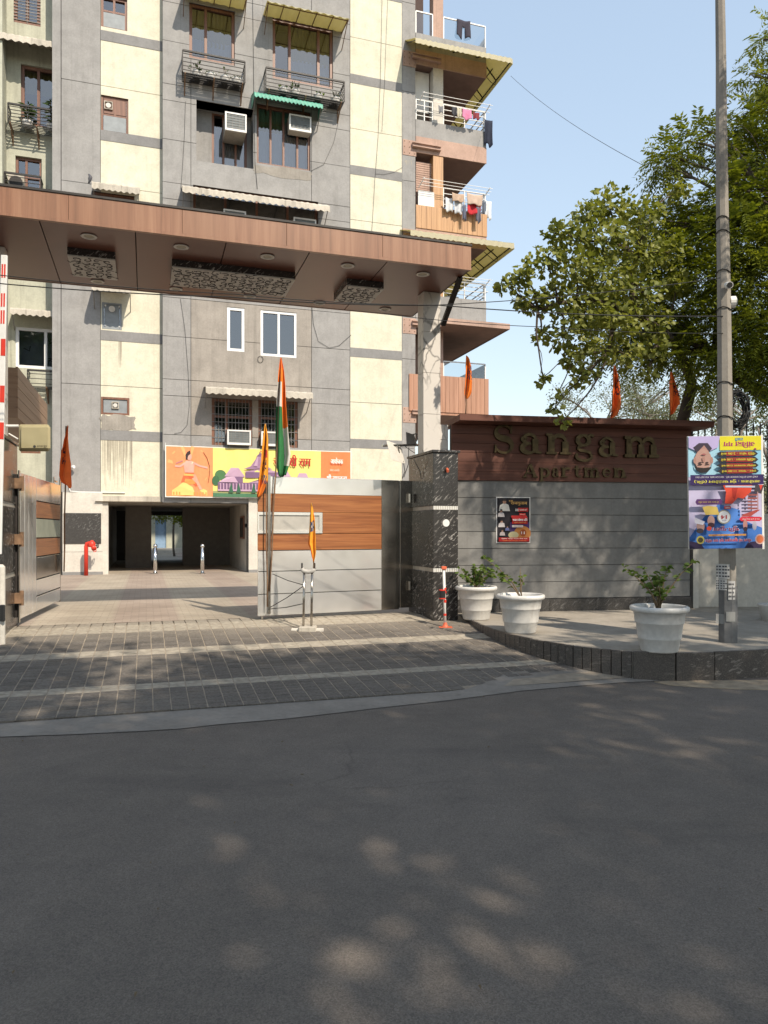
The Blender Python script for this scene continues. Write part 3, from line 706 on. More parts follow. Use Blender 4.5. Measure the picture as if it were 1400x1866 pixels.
awning(U(168, VA - .5), U(255, VA - .5), Zb(210, 343, VA), VA, .7, .2, .2, M['beige_sheet'], .16, 1, 'short beige awning with a pigeon at its end')
awning(U(168, VA - .5), U(240, VA - .5), Zb(205, 523, VA), VA, .75, .2, .18, M['beige_sheet'], .16, 1, 'short beige awning behind the canopy edge')

# flower racks hanging under the two balcony windows
def rack(px0, px1, py_top, py_bot, v, proj=.5, label=None, mat='dark_iron', brk='rust_iron', n_sl=9, rails=5, yloc=None):
    vf = v - proj; u0, u1 = U(px0, vf), U(px1, vf); xm = (px0 + px1) / 2
    zt, zb_ = Zb(xm, py_top, vf), Zb(xm, py_bot, vf)
    g = MB(FB); g.bar((u0, vf, zt), (u1, vf, zt), .05); g.bar((u0, vf, zt), (u0, v, zt), .03); g.bar((u1, vf, zt), (u1, v, zt), .03)
    for x in (u0, u1): g.bar((x, vf, zb_), (x, vf, zt), .025)
    o = g.build('flower_rack', M[mat], bl);
    if label: o['label'] = label
    for k in range(rails):
        z = zb_ + (zt - zb_) * (k + .5) / (rails + .2); g = MB(FB); g.bar((u0, vf, z), (u1, vf, z), .018); g.bar((u0, vf, z), (u0, v, z), .016); g.bar((u1, vf, z), (u1, v, z), .016); g.build('rail', M['dark_iron'], o)
    for k in range(n_sl):
        y = vf + proj * (k + .3) / n_sl; g = MB(FB); g.box(u0, u1, y, y + .034, zb_ - .012, zb_); g.build('slat', M['dark_iron'], o)
    for t in (.04, .5, .96):
        x = u0 + (u1 - u0) * t; g = MB(FB); g.bar((x, vf + .01, zb_ - .02), (x, v, zb_ - .02), .03); g.bar((x, vf + .02, zb_ - .03), (x, v - .01, zb_ - .42), .03); g.bar((x, v - .012, zb_ - .45), (x, v - .012, zb_), .03); g.build('bracket', M[brk], o)
    return u0, u1, vf, zb_
rkA = rack(333, 447, 102, 140, VB, .5, 'iron flower rack below the upper left window')
rkB = rack(485, 628, 136, 172, VB, .5, 'iron flower rack below the upper right window')

# loose cables on the facade
def fcable(pts, v=VB, r=.009):
    r *= .7; b = MB(FB); q = [(U(x, v), v - .02, Zb(x, y, v)) for x, y in pts]; b.tube(q, r, 5); b.build('facade_cable', M['cable'], bl, smooth=True)
fcable([(460, -30), (461, 40), (462, 120), (463, 200), (465, 300), (469, 345)]); fcable([(338, 185), (336, 250), (331, 330), (329, 345)], r=.007)
fcable([(697, -30), (695, 60), (693, 150), (689, 250), (683, 330), (679, 400), (676, 440)], r=.007); fcable([(708, -30), (704, 60), (701, 150), (696, 240)], r=.006); fcable([(733, 305), (718, 314), (700, 318), (684, 317)], r=.006)
fcable([(568, 550), (571, 590), (580, 622), (600, 634), (618, 630), (640, 610)], r=.008); fcable([(329, 545), (337, 600), (343, 680), (345, 740), (341, 775), (330, 788), (318, 790)], r=.007); fcable([(616, 225), (608, 260), (590, 300), (566, 312)], r=.007)
for k in range(2): fcable([(474 + 5 * math.cos(a * .63) + k, 655 + 6 * math.sin(a * .63)) for a in range(11)], r=.006)

# recessed left wall (pale green), its own openings
lw = [rect(*q, v=VC) for q in ((25, -30, 74, 44), (38, 122, 113, 232), (28, 286, 76, 345), (28, 598, 116, 672), (38, 800, 74, 826))]
b = MB(FB); uL0 = -11.5
b.wall(uL0, uL - .02, ZG, ZT, VC, VC + .3, lw); b.build('recessed_wall', M['cream2'], bl)
window(lw[0], VC + .06, M['brown_frame'], .1, (.5,), (), back='curtain_w', bars=2, hbars=12)
window(lw[1], VC + .12, M['brown_frame'], .09, (.42,), (), gl='glass_sky', cur=[(0, 1, .6, 1, 'curtain_y')])
window(lw[2], VC + .14, M['brown_frame'], .07, (.4,), (.4,))
w_ = window(lw[3], VC + .08, M['upvc'], .09, (.62,), (), gl='glass_sky', back='curtain_w')
for k in range(9):
    u0, u1, z0, z1 = lw[3]; g = MB(FB); xa = u0 + (u1 - u0) * rnd.uniform(.05, .9); za = z0 + (z1 - z0) * rnd.uniform(.1, .8); g.tube([(xa, VC + .3, za), (xa + rnd.uniform(-.2, .4), VC + .3, za + rnd.uniform(-.1, .25)), (xa + rnd.uniform(.0, .6), VC + .3, za + rnd.uniform(0, .3))], .014, 5); g.build('pane_reflection', M['dark'], w_)  # dark bent tubes imitating the pattern reflected in the glass
window(lw[4], VC + .08, M['brown_frame'], .06)
M['rack_l'] = M['dark_iron']
rkL = rack(14, 118, 196, 228, VC, .55, 'iron flower rack with tall plants at the left window', n_sl=6)
rack(8, 74, 318, 352, VC, .5, 'iron cage below the small left window', rails=4)
rack(50, 118, 676, 704, VC, .5, 'black iron rail below the white-framed window', rails=3, n_sl=4)
awning(U(-20, VC - .6), U(116, VC - .6), Zb(60, 84, VC), VC, .75, .2, .2, M['beige_sheet'], .2, 1, 'beige awning over the left balcony window')
awning(U(18, VC - .6), U(116, VC - .6), Zb(70, 566, VC), VC, .6, .15, .18, M['beige_sheet'], .18, 1, 'beige awning over the white-framed window')
b = MB(FB); b.box(U(-60, VC - .7), U(4, VC - .7), VC - .7, VC - .01, 2, ZT); b.build('left_return_wall', M['cream2'], bl)

# roof, back and right side so that the block is closed
uR = U(886)
b = MB(FB); b.box(uL0, uE, VC + .6, 35, ZT - .12, ZT + .2); b.build('roof_slab', M['grey'], bl)
b = MB(FB); b.quad((uE, VB + .4, ZG), (uE, 35, ZG), (uE, 35, ZT), (uE, VB + .4, ZT)); b.quad((uL0, VC + .3, ZG), (uL0, VC + .3, ZT), (uL0, 35, ZT), (uL0, 35, ZG)); b.build('side_wall', M['grey'], bl)

# passage through the ground floor
u0, u1 = passage[0], passage[1]; far = 35.0
b = MB(FB)
b.quad((u0, VA + .3, ZG), (u0, far, ZG), (u0, far, 2.6), (u0, VA + .3, 2.6)); b.quad((u1, VB + .3, ZG), (u1, VB + .3, 2.6), (u1, far, 2.6), (u1, far, ZG))
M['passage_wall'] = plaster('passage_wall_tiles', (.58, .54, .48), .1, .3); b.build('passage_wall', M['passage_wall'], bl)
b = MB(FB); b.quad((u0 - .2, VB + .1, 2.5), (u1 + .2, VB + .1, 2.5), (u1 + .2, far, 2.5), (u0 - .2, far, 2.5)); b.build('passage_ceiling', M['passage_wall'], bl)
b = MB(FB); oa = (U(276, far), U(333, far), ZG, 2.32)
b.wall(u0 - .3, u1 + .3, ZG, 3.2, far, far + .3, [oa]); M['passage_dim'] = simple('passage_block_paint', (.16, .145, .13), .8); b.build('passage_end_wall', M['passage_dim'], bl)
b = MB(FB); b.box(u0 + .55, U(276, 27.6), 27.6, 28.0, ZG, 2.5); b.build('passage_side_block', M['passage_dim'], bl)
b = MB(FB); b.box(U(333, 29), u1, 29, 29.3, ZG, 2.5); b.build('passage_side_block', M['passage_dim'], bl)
b = MB(FB); b.box(u0 - .0, u1 + .1, VA - .05, VA + .12, 2.47, 2.66); b.build('passage_lintel', M['beige_sheet'], bl)
b = MB(FB); b.box(u0 + .001, u0 + .16, VA - .02, VA + .3, ZG, 2.46); b.build('door_jamb', M['white_tile'], bl)
b = MB(FB); b.box(u1 - .0, u1 + .26, VB - .05, VB + .2, ZG, 2.62); b.build('white_pillar', M['white_tile'], bl)
b = MB(FB); b.box(u1 + .0, u1 + .28, VB - .065, VB + .2, ZG, ZG + .09); b.build('skirting', M['grey_dark'], bl)
b = MB(FB); r = rect(418, 935, 426, 980, VB + 1); b.box(u1 - .05, u1 - .012, VB + .9, VB + 1.9, 1.35, 2.1); w = b.build('inner_window', M['brown_frame'], bl)
g = MB(FB); g.quad((u1 - .055, VB + .96, 1.41), (u1 - .055, VB + 1.84, 1.41), (u1 - .055, VB + 1.84, 2.04), (u1 - .055, VB + .96, 2.04)); g.build('pane', M['glass_sky'], w)
b = MB(FB); b.box(u1 - .03, u1 - .004, VB + .38, VB + .7, 1.72, 1.84); b.build('name_plate', M['black_plastic'], bl)
# white clad pier left of the passage with a granite notice slab
b = MB(FB); q = (U(114, VA - .06), U(187, VA - .06)); g0 = rect(118, 935, 184, 991, VA - .06)
for z0, z1 in ((ZG + .09, .98), (.99, 1.2), (2.09, 2.75)): 
    b = MB(FB); b.box(q[0], q[1], VA - .06, VA + .05, z0, z1); b.build('cladding_tile', M['white_tile'], bl)
b = MB(FB); b.box(q[0], q[1], VA - .05, VA + .05, 1.2, 2.09); b.build('tile_backing', M['white_tile'], bl)
b = MB(FB); b.box(q[0] + .03, q[1] - .04, VA - .075, VA - .05, g0[2], g0[3]); b.build('granite_slab', M['granite_soft'], bl, bevel=.006, fix=True)
b = MB(FB); b.box(q[0], q[1] + .01, VA - .075, VA + .05, ZG, ZG + .088); b.build('skirting', M['grey_dark'], bl)
# conduit with a small camera
b = MB(FB); zc = Zb(160, 897, VA); b.tube([(U(126, VA), VA - .03, zc + .16), (U(128, VA), VA - .03, zc + .02), (U(145, VA), VA - .03, zc), (U(228, VA), VA - .03, zc)], .018, 8)
b.build('conduit', M['white_paint'], bl, smooth=True)

# balconies at the right end
uc0, uc1 = U(790), U(808); uW = uE
levels = [  # slab bottom, parapet bottom, parapet top, rail top, parapet material, rail style
    (5.58, 5.66, 6.90, 7.42, 'wood', 'glass'), (8.50, 8.62, 9.62, 10.22, 'grey', 'white'),
    (11.42, 11.85, 12.62, 13.36, 'orange', 'white'), (14.42, 14.95, 15.52, 16.22, 'grey', 'white'), (17.40, 17.9, 18.45, 19.2, 'grey', 'glass')]
M['plank'] = wood('balcony_plank_wood', (.40, .20, .12), (.48, .26, .17), True, .5)
M['glass_rail'] = glass('railing_glass', (.72, .78, .79), .07)
M['soffit_brown'] = simple('brown_balcony_soffit', (.20, .125, .10), .7, 0, .12, 3)
for k, (sb, pb, pt, rt, pk, rs) in enumerate(levels):
    b = MB(FB); b.box(uW, uR, VB + .02, 33, sb, sb + .22); s_ = b.build('balcony_slab', M['soffit_brown'], bl)
    b = MB(FB); b.box(uW - (.2 if pk == 'wood' else 0), uR + (.06 if pk == 'wood' else .01), VB - .02, VB + .02, sb - .01, pb); b.build('slab_edge', M['pink'] if pk != 'wood' else M['plank'], bl)
    if pk == 'wood' or pk == 'orange':
        a0, a1 = (U(745), uR + .08) if pk == 'wood' else (uW, uR + .02); n = 18 if pk == 'wood' else 14
        for i in range(n):
            x0 = a0 + (a1 - a0) * i / n; x1 = a0 + (a1 - a0) * (i + 1) / n; b = MB(FB); b.box(x0 + .004, x1 - .004, VB - .05 + rnd.uniform(-.004, .004), VB + .0, pb, pt); b.build('cladding_plank', M['plank'] if pk == 'wood' else M['orange_wood'], bl)
        b = MB(FB); b.box(a0, a1, VB + .0, VB + .1, pb, pt - .01); b.build('parapet', M['pink'], bl)
        b = MB(FB); b.box(a1 - .08, a1 - .001, VB + .1, 32, pb, pt - .012); b.build('parapet', M['pink'], bl)
    else:
        b = MB(FB); b.box(uW, uR, VB - .01, VB + .1, pb, pt); b.build('parapet', M['grey'], bl)
        b = MB(FB); b.box(uR - .1, uR - .002, VB + .1, 32, pb, pt - .004); b.build('parapet', M['grey'], bl)
    cm = {0: 'pink', 1: 'orange_wood', 2: 'orange_wood', 3: 'white_tile', 4: 'pink'}[k]
    nz = levels[k + 1][0] if k < 4 else ZT
    b = MB(FB); b.box(uc0, uc1, VB + .005, VB + .36, sb + .2, nz); b.build('balcony_column', M[cm], bl)
    b = MB(FB); b.box(uW, uc0 + .05, VB + 1.1, VB + 1.3, sb + .2, nz); b.build('inner_wall', M['white_tile' if k == 3 else 'pink'], bl)
    b = MB(FB); b.box(uc1 - .1, uR - 1.35, VB + 2.6, VB + 2.8, sb + .2, nz); b.build('inner_wall', M['grey'], bl)
    segs = [(uc1 + .02, uR - .02)] if k != 3 else [(uW + .03, uc0 - .02), (uc1 + .02, uR - .02)]
    if rs == 'white':
        for a, c in segs:
            g = MB(FB)
            for t in (0, .5, 1): x = a + (c - a) * t; g.bar((x, VB + .04, pt), (x, VB + .04, rt), .035)
            for t in (1, .75, .5, .25): z = pt + (rt - pt) * t; g.bar((a, VB + .04, z), (c, VB + .04, z), .03 if t == 1 else .02)
            g.build('balcony_rail', M['white_paint'], bl)
        g = MB(FB)
        for t in (1, .6, .25): z = pt + (rt - pt) * t; g.bar((uR - .05, VB + .04, z), (uR - .05, 30, z), .028)
        for q in range(5): y = VB + .1 + 1.5 * q; g.bar((uR - .05, y, pt), (uR - .05, y, rt), .03)
        g.build('balcony_rail', M['white_paint'], bl)
        g = MB(FB)                                        # clothes line frame leaning outwards
        for x in (uW + .1, uR - .1): g.bar((x, VB - .02, rt - .15), (x + .06, VB - .42, rt + .03), .022)
        for y in (.18, .3, .42): g.bar((uW + .1, VB - y, rt + (y - .42) * .45), (uR + .05, VB - y, rt + (y - .42) * .45), .012)
        g.bar((uR - .05, VB + .6, rt - .1), (uR + .38, VB + .6, rt - .05), .02); g.bar((uR - .05, VB + 1.6, rt - .1), (uR + .38, VB + 1.6, rt - .05), .02); g.bar((uR + .36, VB + .6, rt - .05), (uR + .36, VB + 1.6, rt - .05), .012)
        g.build('drying_frame', M['white_paint'], bl)
    else:
        for a, c in ((uc1 + .02, uR - .02), (uW + .02, uc0 - .02))[:2 if k == 4 else 1]:
            g = MB(FB); g.quad((a, VB + .03, pt), (c, VB + .03, pt), (c, VB + .03, rt - .04), (a, VB + .03, rt - .04)); g.build('glass_panel', M['glass_rail'], bl)
            g = MB(FB); g.bar((a, VB + .03, rt), (c, VB + .03, rt), .04); g.bar((a, VB + .03, pt), (a, VB + .03, rt), .035); g.bar((c, VB + .03, pt), (c, VB + .03, rt), .035); g.build('balcony_rail', M['white_paint'], bl)
        g = MB(FB); g.quad((uR - .03, VB + .05, pt), (uR - .03, 30, pt), (uR - .03, 30, rt), (uR - .03, VB + .05, rt)); g.build('glass_panel', M['glass_rail'], bl)
b = MB(FB); r = rect(762, 349, 791, 386); b.box(r[0], r[1], VB - .03, VB + .01, r[2], r[3]); b.build('white_screen', M['white_paint'], bl)
r = rect(762, 290, 790, 346); b = MB(FB)
for k in range(14):
    z = r[2] + (r[3] - r[2]) * k / 14; b.box(r[0], r[1], VB + .2, VB + .215, z, z + .06)
b.build('bamboo_blind', M['pink'], bl)
b = MB(FB); r = rect(762, 122, 788, 196); b.box(r[0], r[1], VB + .3, VB + .34, r[2], r[3]); b.build('white_door', M['white_paint'], bl)

# big fibre-sheet canopies over the balconies
def corner_awning(px_l, py_l, px_r, py_r, zl_top, proj, uside, label, mat='fibre', drop=.55):
    vf = VB - proj; u0 = U(px_l, vf); u1 = U(px_r, vf); z = (Zb(px_l, py_l, vf) + Zb(px_r, py_r, vf)) / 2
    b = MB(FB); n = 40; vv = []; zt = z + drop
    # front slope
    for i in range(n + 1):
        t = i / n; u = u0 + (u1 - u0) * t; w = .02 * math.sin(t * (u1 - u0) / .16 * 6.283); ui = min(u, u1 - (u1 - uR) * 1.0)
        vv += [(min(u, uR), VB - .0, zt + w), (u, vf, z + w), (u, vf - .02, z - .17 + w)]
    ff = [f_ for i in range(n) for f_ in ((i * 3, i * 3 + 3, i * 3 + 4, i * 3 + 1), (i * 3 + 1, i * 3 + 4, i * 3 + 5, i * 3 + 2))]
    b.add(vv, ff)
    # right-hand slope along the side of the block
    n2 = 40; vv = []
    for i in range(n2 + 1):
        t = i / n2; v = vf + (32 - vf) * t; w = .02 * math.sin(t * 60 * 6.283); vi = max(v, VB)
        vv += [(uR, vi, zt + w), (u1, v, z + w), (u1 + .02, v, z - .17 + w)]
    ff = [f_ for i in range(n2) for f_ in ((i * 3, i * 3 + 1, i * 3 + 4, i * 3 + 3), (i * 3 + 1, i * 3 + 2, i * 3 + 5, i * 3 + 4))]
    b.add(vv, ff)
    a = b.build('corner_awning', M[mat], bl); a['label'] = label
    so = a.modifiers.new('thick', 'SOLIDIFY'); so.thickness = .012
    for t in (.02, .25, .5, .75):
        u = u0 + (u1 - u0) * t; g = MB(FB); g.bar((min(u, uR), VB, zt - .06), (u, vf, z - .05), .025); g.build('rib', M['dark_iron'], a)
    for i in range(7):
        v = VB + .2 + i * 1.1; g = MB(FB); g.bar((uR, v, zt - .06), (u1, v, z - .05), .03)
        pts = [(u1 - .02, v, z - .06), (u1 - .05, v, z - .2), (u1 - .22, v, z - .12), (uR + .02, v, z + .1)]; g.tube(pts, .012, 5); g.build('rib', M['dark_iron'], a)
    for (pa, pb_) in (((u1 - .03, vf, z - .05), (u1 - .03, 31, z - .05)), (((uR + u1) / 2, VB, (z + zt) / 2 - .06), ((uR + u1) / 2, 31, (z + zt) / 2 - .06)), ((u0, vf + .03, z - .05), (u1, vf + .03, z - .05))):
        g = MB(FB); g.bar(pa, pb_, .03); g.build('purlin', M['dark_iron'], a)
corner_awning(757, 66, 934, 110, 0, 1.0, 0, 'yellow fibre-sheet awning round the upper balcony corner')
corner_awning(748, 424, 937, 440, 0, 1.0, 0, 'yellow fibre-sheet awning round the balcony above the clad canopy', drop=.4)
vf = VB - 1.0; u1 = U(928, vf); zc = (Zb(928, 597, vf) + Zb(806, 590, vf)) / 2
b = MB(FB); b.box(uc1 - .3, u1, vf, 32, zc, zc + .02); o = b.build('brown_canopy', M['soffit_brown'], bl)
g = MB(FB); g.box(uc1 - .3, u1 + .02, vf - .03, vf, zc - .02, zc + .16); g.build('edge_trim', M['pink'], o)
g = MB(FB); g.box(u1, u1 + .03, vf, 32, zc - .02, zc + .16); g.build('edge_trim', M['soffit_brown'], o)
# ------------------------------------------------------------------ things on the facade
def ac(px0, py0, px1, py1, v, out, label, deep=0):
    vf = v - out; u0, u1, z0, z1 = rect(px0, py0, px1, py1, vf)
    t = thing('air_conditioner', fb((u0 + u1) / 2, v, z0), label, 'air conditioner', 'air conditioners in the facade')
    b = MB(FB); f_ = .035
    b.box(u0, u1, vf + .03, v + .06 + deep, z0, z1); b.build('case', M['beige_sheet'], t)
    b = MB(FB); b.box(u0 - .01, u0 + f_, vf, vf + .05, z0 - .01, z1 + .01); b.box(u1 - f_, u1 + .01, vf, vf + .05, z0 - .01, z1 + .01)
    b.box(u0 + f_, u1 - f_, vf + .002, vf + .05, z0 - .01, z0 + f_ + .02); b.box(u0 + f_, u1 - f_, vf + .002, vf + .05, z1 - f_, z1 + .01); b.build('front_frame', M['white_paint'], t)
    b = MB(FB); b.box(u0 + f_, u1 - f_, vf + .022, vf + .03, z0 + f_, z1 - f_); b.build('coil', M['ac_grille'], t)
    b = MB(FB)
    for k in range(1, 6): x = u0 + (u1 - u0) * k / 6; b.box(x - .005, x + .005, vf + .008, vf + .016, z0 + f_, z1 - f_)
    for k in range(1, 7): z = z0 + (z1 - z0) * k / 7; b.box(u0 + f_, u1 - f_, vf + .01, vf + .018, z - .004, z + .004)
    b.build('grille', M['grey_iron'], t)
ac(411, 206, 449, 238, VB, .2, 'window air conditioner in the deep grey recess', .6)
ac(528, 210, 567, 238, VB, .3, 'window air conditioner under the green awning')
ac(408, 383, 448, 404, VB, .3, 'air conditioner top showing above the canopy, left of two')
ac(536, 398, 576, 420, VB, .3, 'air conditioner top showing above the canopy, right of two')
ac(415, 784, 457, 810, VB, .3, 'white-framed air conditioner in the grilled window left of the national flag')
ac(477, 787, 506, 812, VB, .3, 'air conditioner half hidden by the saffron flag and pole')
# outdoor unit in the left cage
u0, u1, z0, z1 = rect(14, 318, 44, 345, VC - .3)
t = thing('condenser_unit', fb((u0 + u1) / 2, VC - .2, z0), 'pale outdoor unit with a round fan in the left iron cage', 'condenser unit')
b = MB(FB); b.box(u0, u1, VC - .3, VC - .08, z0, z1); b.build('case', M['beige_sheet'], t, bevel=.01, fix=True)
b = MB(FB); b.tube([((u0 + u1) / 2, VC - .305, (z0 + z1) / 2), ((u0 + u1) / 2, VC - .31, (z0 + z1) / 2)], min(u1 - u0, z1 - z0) * .42, 18); b.build('fan_guard', M['dark_iron'], t)

leaf_poly = [(0, 0), (.28, .3), (.22, .68), (0, 1), (-.22, .68), (-.28, .3)]
def add_leaf(b, p, d, size, wid=1.0, up=None):
    d = Vector(d).normalized(); up = up or Vector((rnd.uniform(-1, 1), rnd.uniform(-1, 1), rnd.uniform(.2, 1)))
    x = d.cross(up); x = x.normalized() if x.length > 1e-4 else d.orthogonal().normalized(); n = x.cross(d)
    q = [Vector(p) + (x * a * wid + d * c + n * (abs(a) * .5 - .15 * c * c)) * size for a, c in leaf_poly]
    b.add(q, [(0, 1, 2, 3), (0, 3, 4, 5)])
def rack_plant(u, v, z, label, kind, h=.35):
    t = thing('potted_plant', fb(u, v, z), label, 'potted plant', 'pots on the facade racks')
    b = MB(); c = fb(u, v, z); b.lathe([(.08, 0), (.135, .07), (.15, .17), (.155, .2), (.13, .2), (.12, .18)], c, 14); b.build('pot', M['pot'], t, smooth=True)
    b = MB(); st = MB()
    n = {'bushy': 26, 'spiky': 16, 'thin': 9, 'tall': 60}[kind]
    for i in range(n):
        a = rnd.uniform(0, 6.283); e = rnd.uniform(.2, 1.3); r_ = h * rnd.uniform(.3, 1) if kind != 'spiky' else h
        d = Vector((math.cos(a) * math.cos(e), math.sin(a) * math.cos(e), math.sin(e)))
        if kind == 'spiky': add_leaf(b, c + Vector((0, 0, .15)), d, r_ * .9, .22)
        elif kind == 'tall':
            zz = rnd.uniform(.15, 1) * h; add_leaf(b, c + Vector((0, 0, zz)) + Vector((math.cos(a), math.sin(a), 0)) * .06 * rnd.random(), (math.cos(a), math.sin(a), .2), .22 * rnd.uniform(.7, 1.2), .5)
        else: add_leaf(b, c + Vector((0, 0, .16)) + d * r_ * .7, d, .1 * rnd.uniform(.8, 1.4))
    for i in range(5):
        a = rnd.uniform(0, 6.283); st.tube([c + Vector((0, 0, .14)), c + Vector((math.cos(a) * .05, math.sin(a) * .05, .14 + h * .8))], .006, 5)
    b.build('leaves', M['shade_leaf'] if kind != 'thin' else M['pot_leaf'], t); st.build('stems', M['stem'], t)
def on_rack(rk, px): return U(px, rk[2] + .25), rk[2] + .25, rk[3]
rack_plant(*on_rack(rkA, 359), 'potted dark plant, leftmost on the upper left rack', 'bushy', .38)
rack_plant(*on_rack(rkA, 384), 'white pot with short stubs, second on the upper left rack', 'thin', .14)
rack_plant(*on_rack(rkA, 410), 'white pot with an upright pale plant, third on the upper left rack', 'thin', .4)
rack_plant(*on_rack(rkA, 431), 'white pot at the right end of the upper left rack', 'thin', .12)
rack_plant(*on_rack(rkB, 517), 'white pot at the left end of the upper right rack', 'thin', .14)
rack_plant(*on_rack(rkB, 538), 'potted dark plant, second on the upper right rack', 'bushy', .34)
rack_plant(*on_rack(rkB, 580), 'white pot left of the spiky plant on the upper right rack', 'thin', .16)
rack_plant(*on_rack(rkB, 611), 'spiky plant at the right end of the upper right rack', 'spiky', .34)
rack_plant(*on_rack(rkL, 50), 'potted palm-like plant at the left balcony window', 'tall', .7)
rack_plant(*on_rack(rkL, 95), 'tall dark araucaria-like plant at the left balcony window', 'tall', .95)

# laundry on the balconies
def cloth(px0, py0, px1, py1, v, c, label, name='garment', split=0, legs=False):
    u0, u1, z0, z1 = rect(px0, py0, px1, py1, v); b = MB(FB); n, m_ = 10, 8
    ph = rnd.uniform(0, 6); vv = []
    for j in range(m_ + 1):
        for i in range(n + 1):
            s_ = i / n; t = j / m_; w = 1 - .12 * t * math.sin(3 * t + ph)
            u = (u0 + u1) / 2 + (s_ - .5) * (u1 - u0) * w; hem = (.06 * math.sin(s_ * 7 + ph)) * (z1 - z0) * t
            vv.append((u, v + .035 * math.sin(s_ * 9 + ph + t * 2) * (.3 + t), z1 + (z0 - z1) * t + hem - .03 * math.sin(s_ * math.pi)))
    ff = []
    for j in range(m_):
        for i in range(n):
            if legs and j > 2 and i in (4, 5): continue
            ff.append((j * (n + 1) + i, j * (n + 1) + i + 1, (j + 1) * (n + 1) + i + 1, (j + 1) * (n + 1) + i))
    b.add(vv, ff); o = b.build(name, simple('cloth_%d' % len(bpy.data.materials), c, .9, 0, .12, 7), smooth=True)
    so = o.modifiers.new('thick', 'SOLIDIFY'); so.thickness = .008
    tag(o, label, 'laundry', 'laundry on the balconies')
VL = VB - .3
cloth(833, 36, 857, 68, VB - .02, (.04, .035, .05), 'black trousers hung over the top balcony glass rail', 'trousers', legs=True)
cloth(843, 198, 859, 216, VL, (.62, .22, .36), 'pink towel on the drying frame below the upper yellow awning', 'towel')
cloth(833, 196, 841, 213, VL, (.5, .46, .36), 'cream strip of cloth left of the pink towel', 'towel')
cloth(862, 204, 874, 216, VL, (.22, .04, .05), 'dark red cloth right of the pink towel')
cloth(824, 194, 832, 210, VL, (.06, .06, .07), 'small black cloth on the frame near the white column')
cloth(883, 218, 898, 264, VB - .1, (.02, .025, .045), 'dark navy garment hanging beyond the balcony corner', 'shirt')
cloth(799, 192, 808, 204, VL, (.2, .2, .21), 'grey cloth hung on the white column')
cloth(824, 352, 846, 366, VL - .02, (.46, .33, .24), 'tan cloth on the middle balcony drying frame')
cloth(812, 360, 826, 384, VL + .1, (.62, .62, .62), 'white vest at the left of the middle balcony laundry', 'vest')
cloth(828, 364, 843, 388, VL + .06, (.55, .56, .58), 'pale shirt in the middle of the balcony laundry', 'shirt')
cloth(851, 353, 880, 372, VL - .02, (.50, .38, .30), 'beige cloth over red garment on the middle balcony', 'towel')
cloth(852, 366, 876, 389, VL + .06, (.5, .03, .04), 'red garment hanging below the beige cloth')
cloth(843, 372, 850, 400, VL + .03, (.12, .13, .18), 'narrow dark blue garment dangling below the rail', 'sleeve')
cloth(868, 376, 876, 404, VL + .03, (.12, .12, .15), 'dark sock-like garment beside the red one', 'sleeve')
cloth(878, 366, 886, 390, VB, (.14, .16, .2), 'dark garment next to the white one at the balcony corner', 'sleeve')
cloth(886, 366, 896, 398, VB, (.68, .68, .68), 'white garment at the far right of the middle balcony', 'shirt')
# plastic chair seen behind the white rail
t = thing('plastic_chair', fb(uR - .9, VB + .6, 9.0), 'white plastic chair behind the white balcony rail', 'chair')
b = MB(FB); b.box(uR - 1.15, uR - .68, VB + .4, VB + .85, 9.38, 9.42); b.build('seat', M['pot'], t)
b = MB(FB); b.box(uR - 1.15, uR - .68, VB + .82, VB + .86, 9.42, 9.95); b.build('backrest', M['pot'], t)
for x in (uR - 1.13, uR - .7):
    for y in (VB + .43, VB + .82):
        b = MB(FB); b.bar((x, y, 8.72), (x, y, 9.4), .04); b.build('leg', M['pot'], t)

# pigeon
p = FB @ Vector((U(164, VA - .7), VA - .7, Zb(164, 331, VA - .7)))
b = MB()
b.tube([p + Vector((-.05, 0, -.06)), p + Vector((-.01, 0, .02)), p + Vector((.0, 0, .08)), p + Vector((.015, 0, .13)), p + Vector((.0, 0, .17)), p + Vector((-.02, 0, .2)), p + Vector((-.03, 0, .215))], [.012, .035, .055, .055, .04, .03, .02], 10)
b.tube([p + Vector((-.045, 0, .205)), p + Vector((-.07, 0, .2))], [.008, .002], 6); b.tube([p + Vector((-.0, -.015, 0)), p + Vector((0, -.015, -.09))], .005, 5); b.tube([p + Vector((-.0, .015, 0)), p + Vector((0, .015, -.09))], .005, 5)
tag(b.build('pigeon', simple('pigeon_feathers', (.09, .09, .1), .7), smooth=True), 'dark pigeon perched on the end of the short beige awning', 'bird')

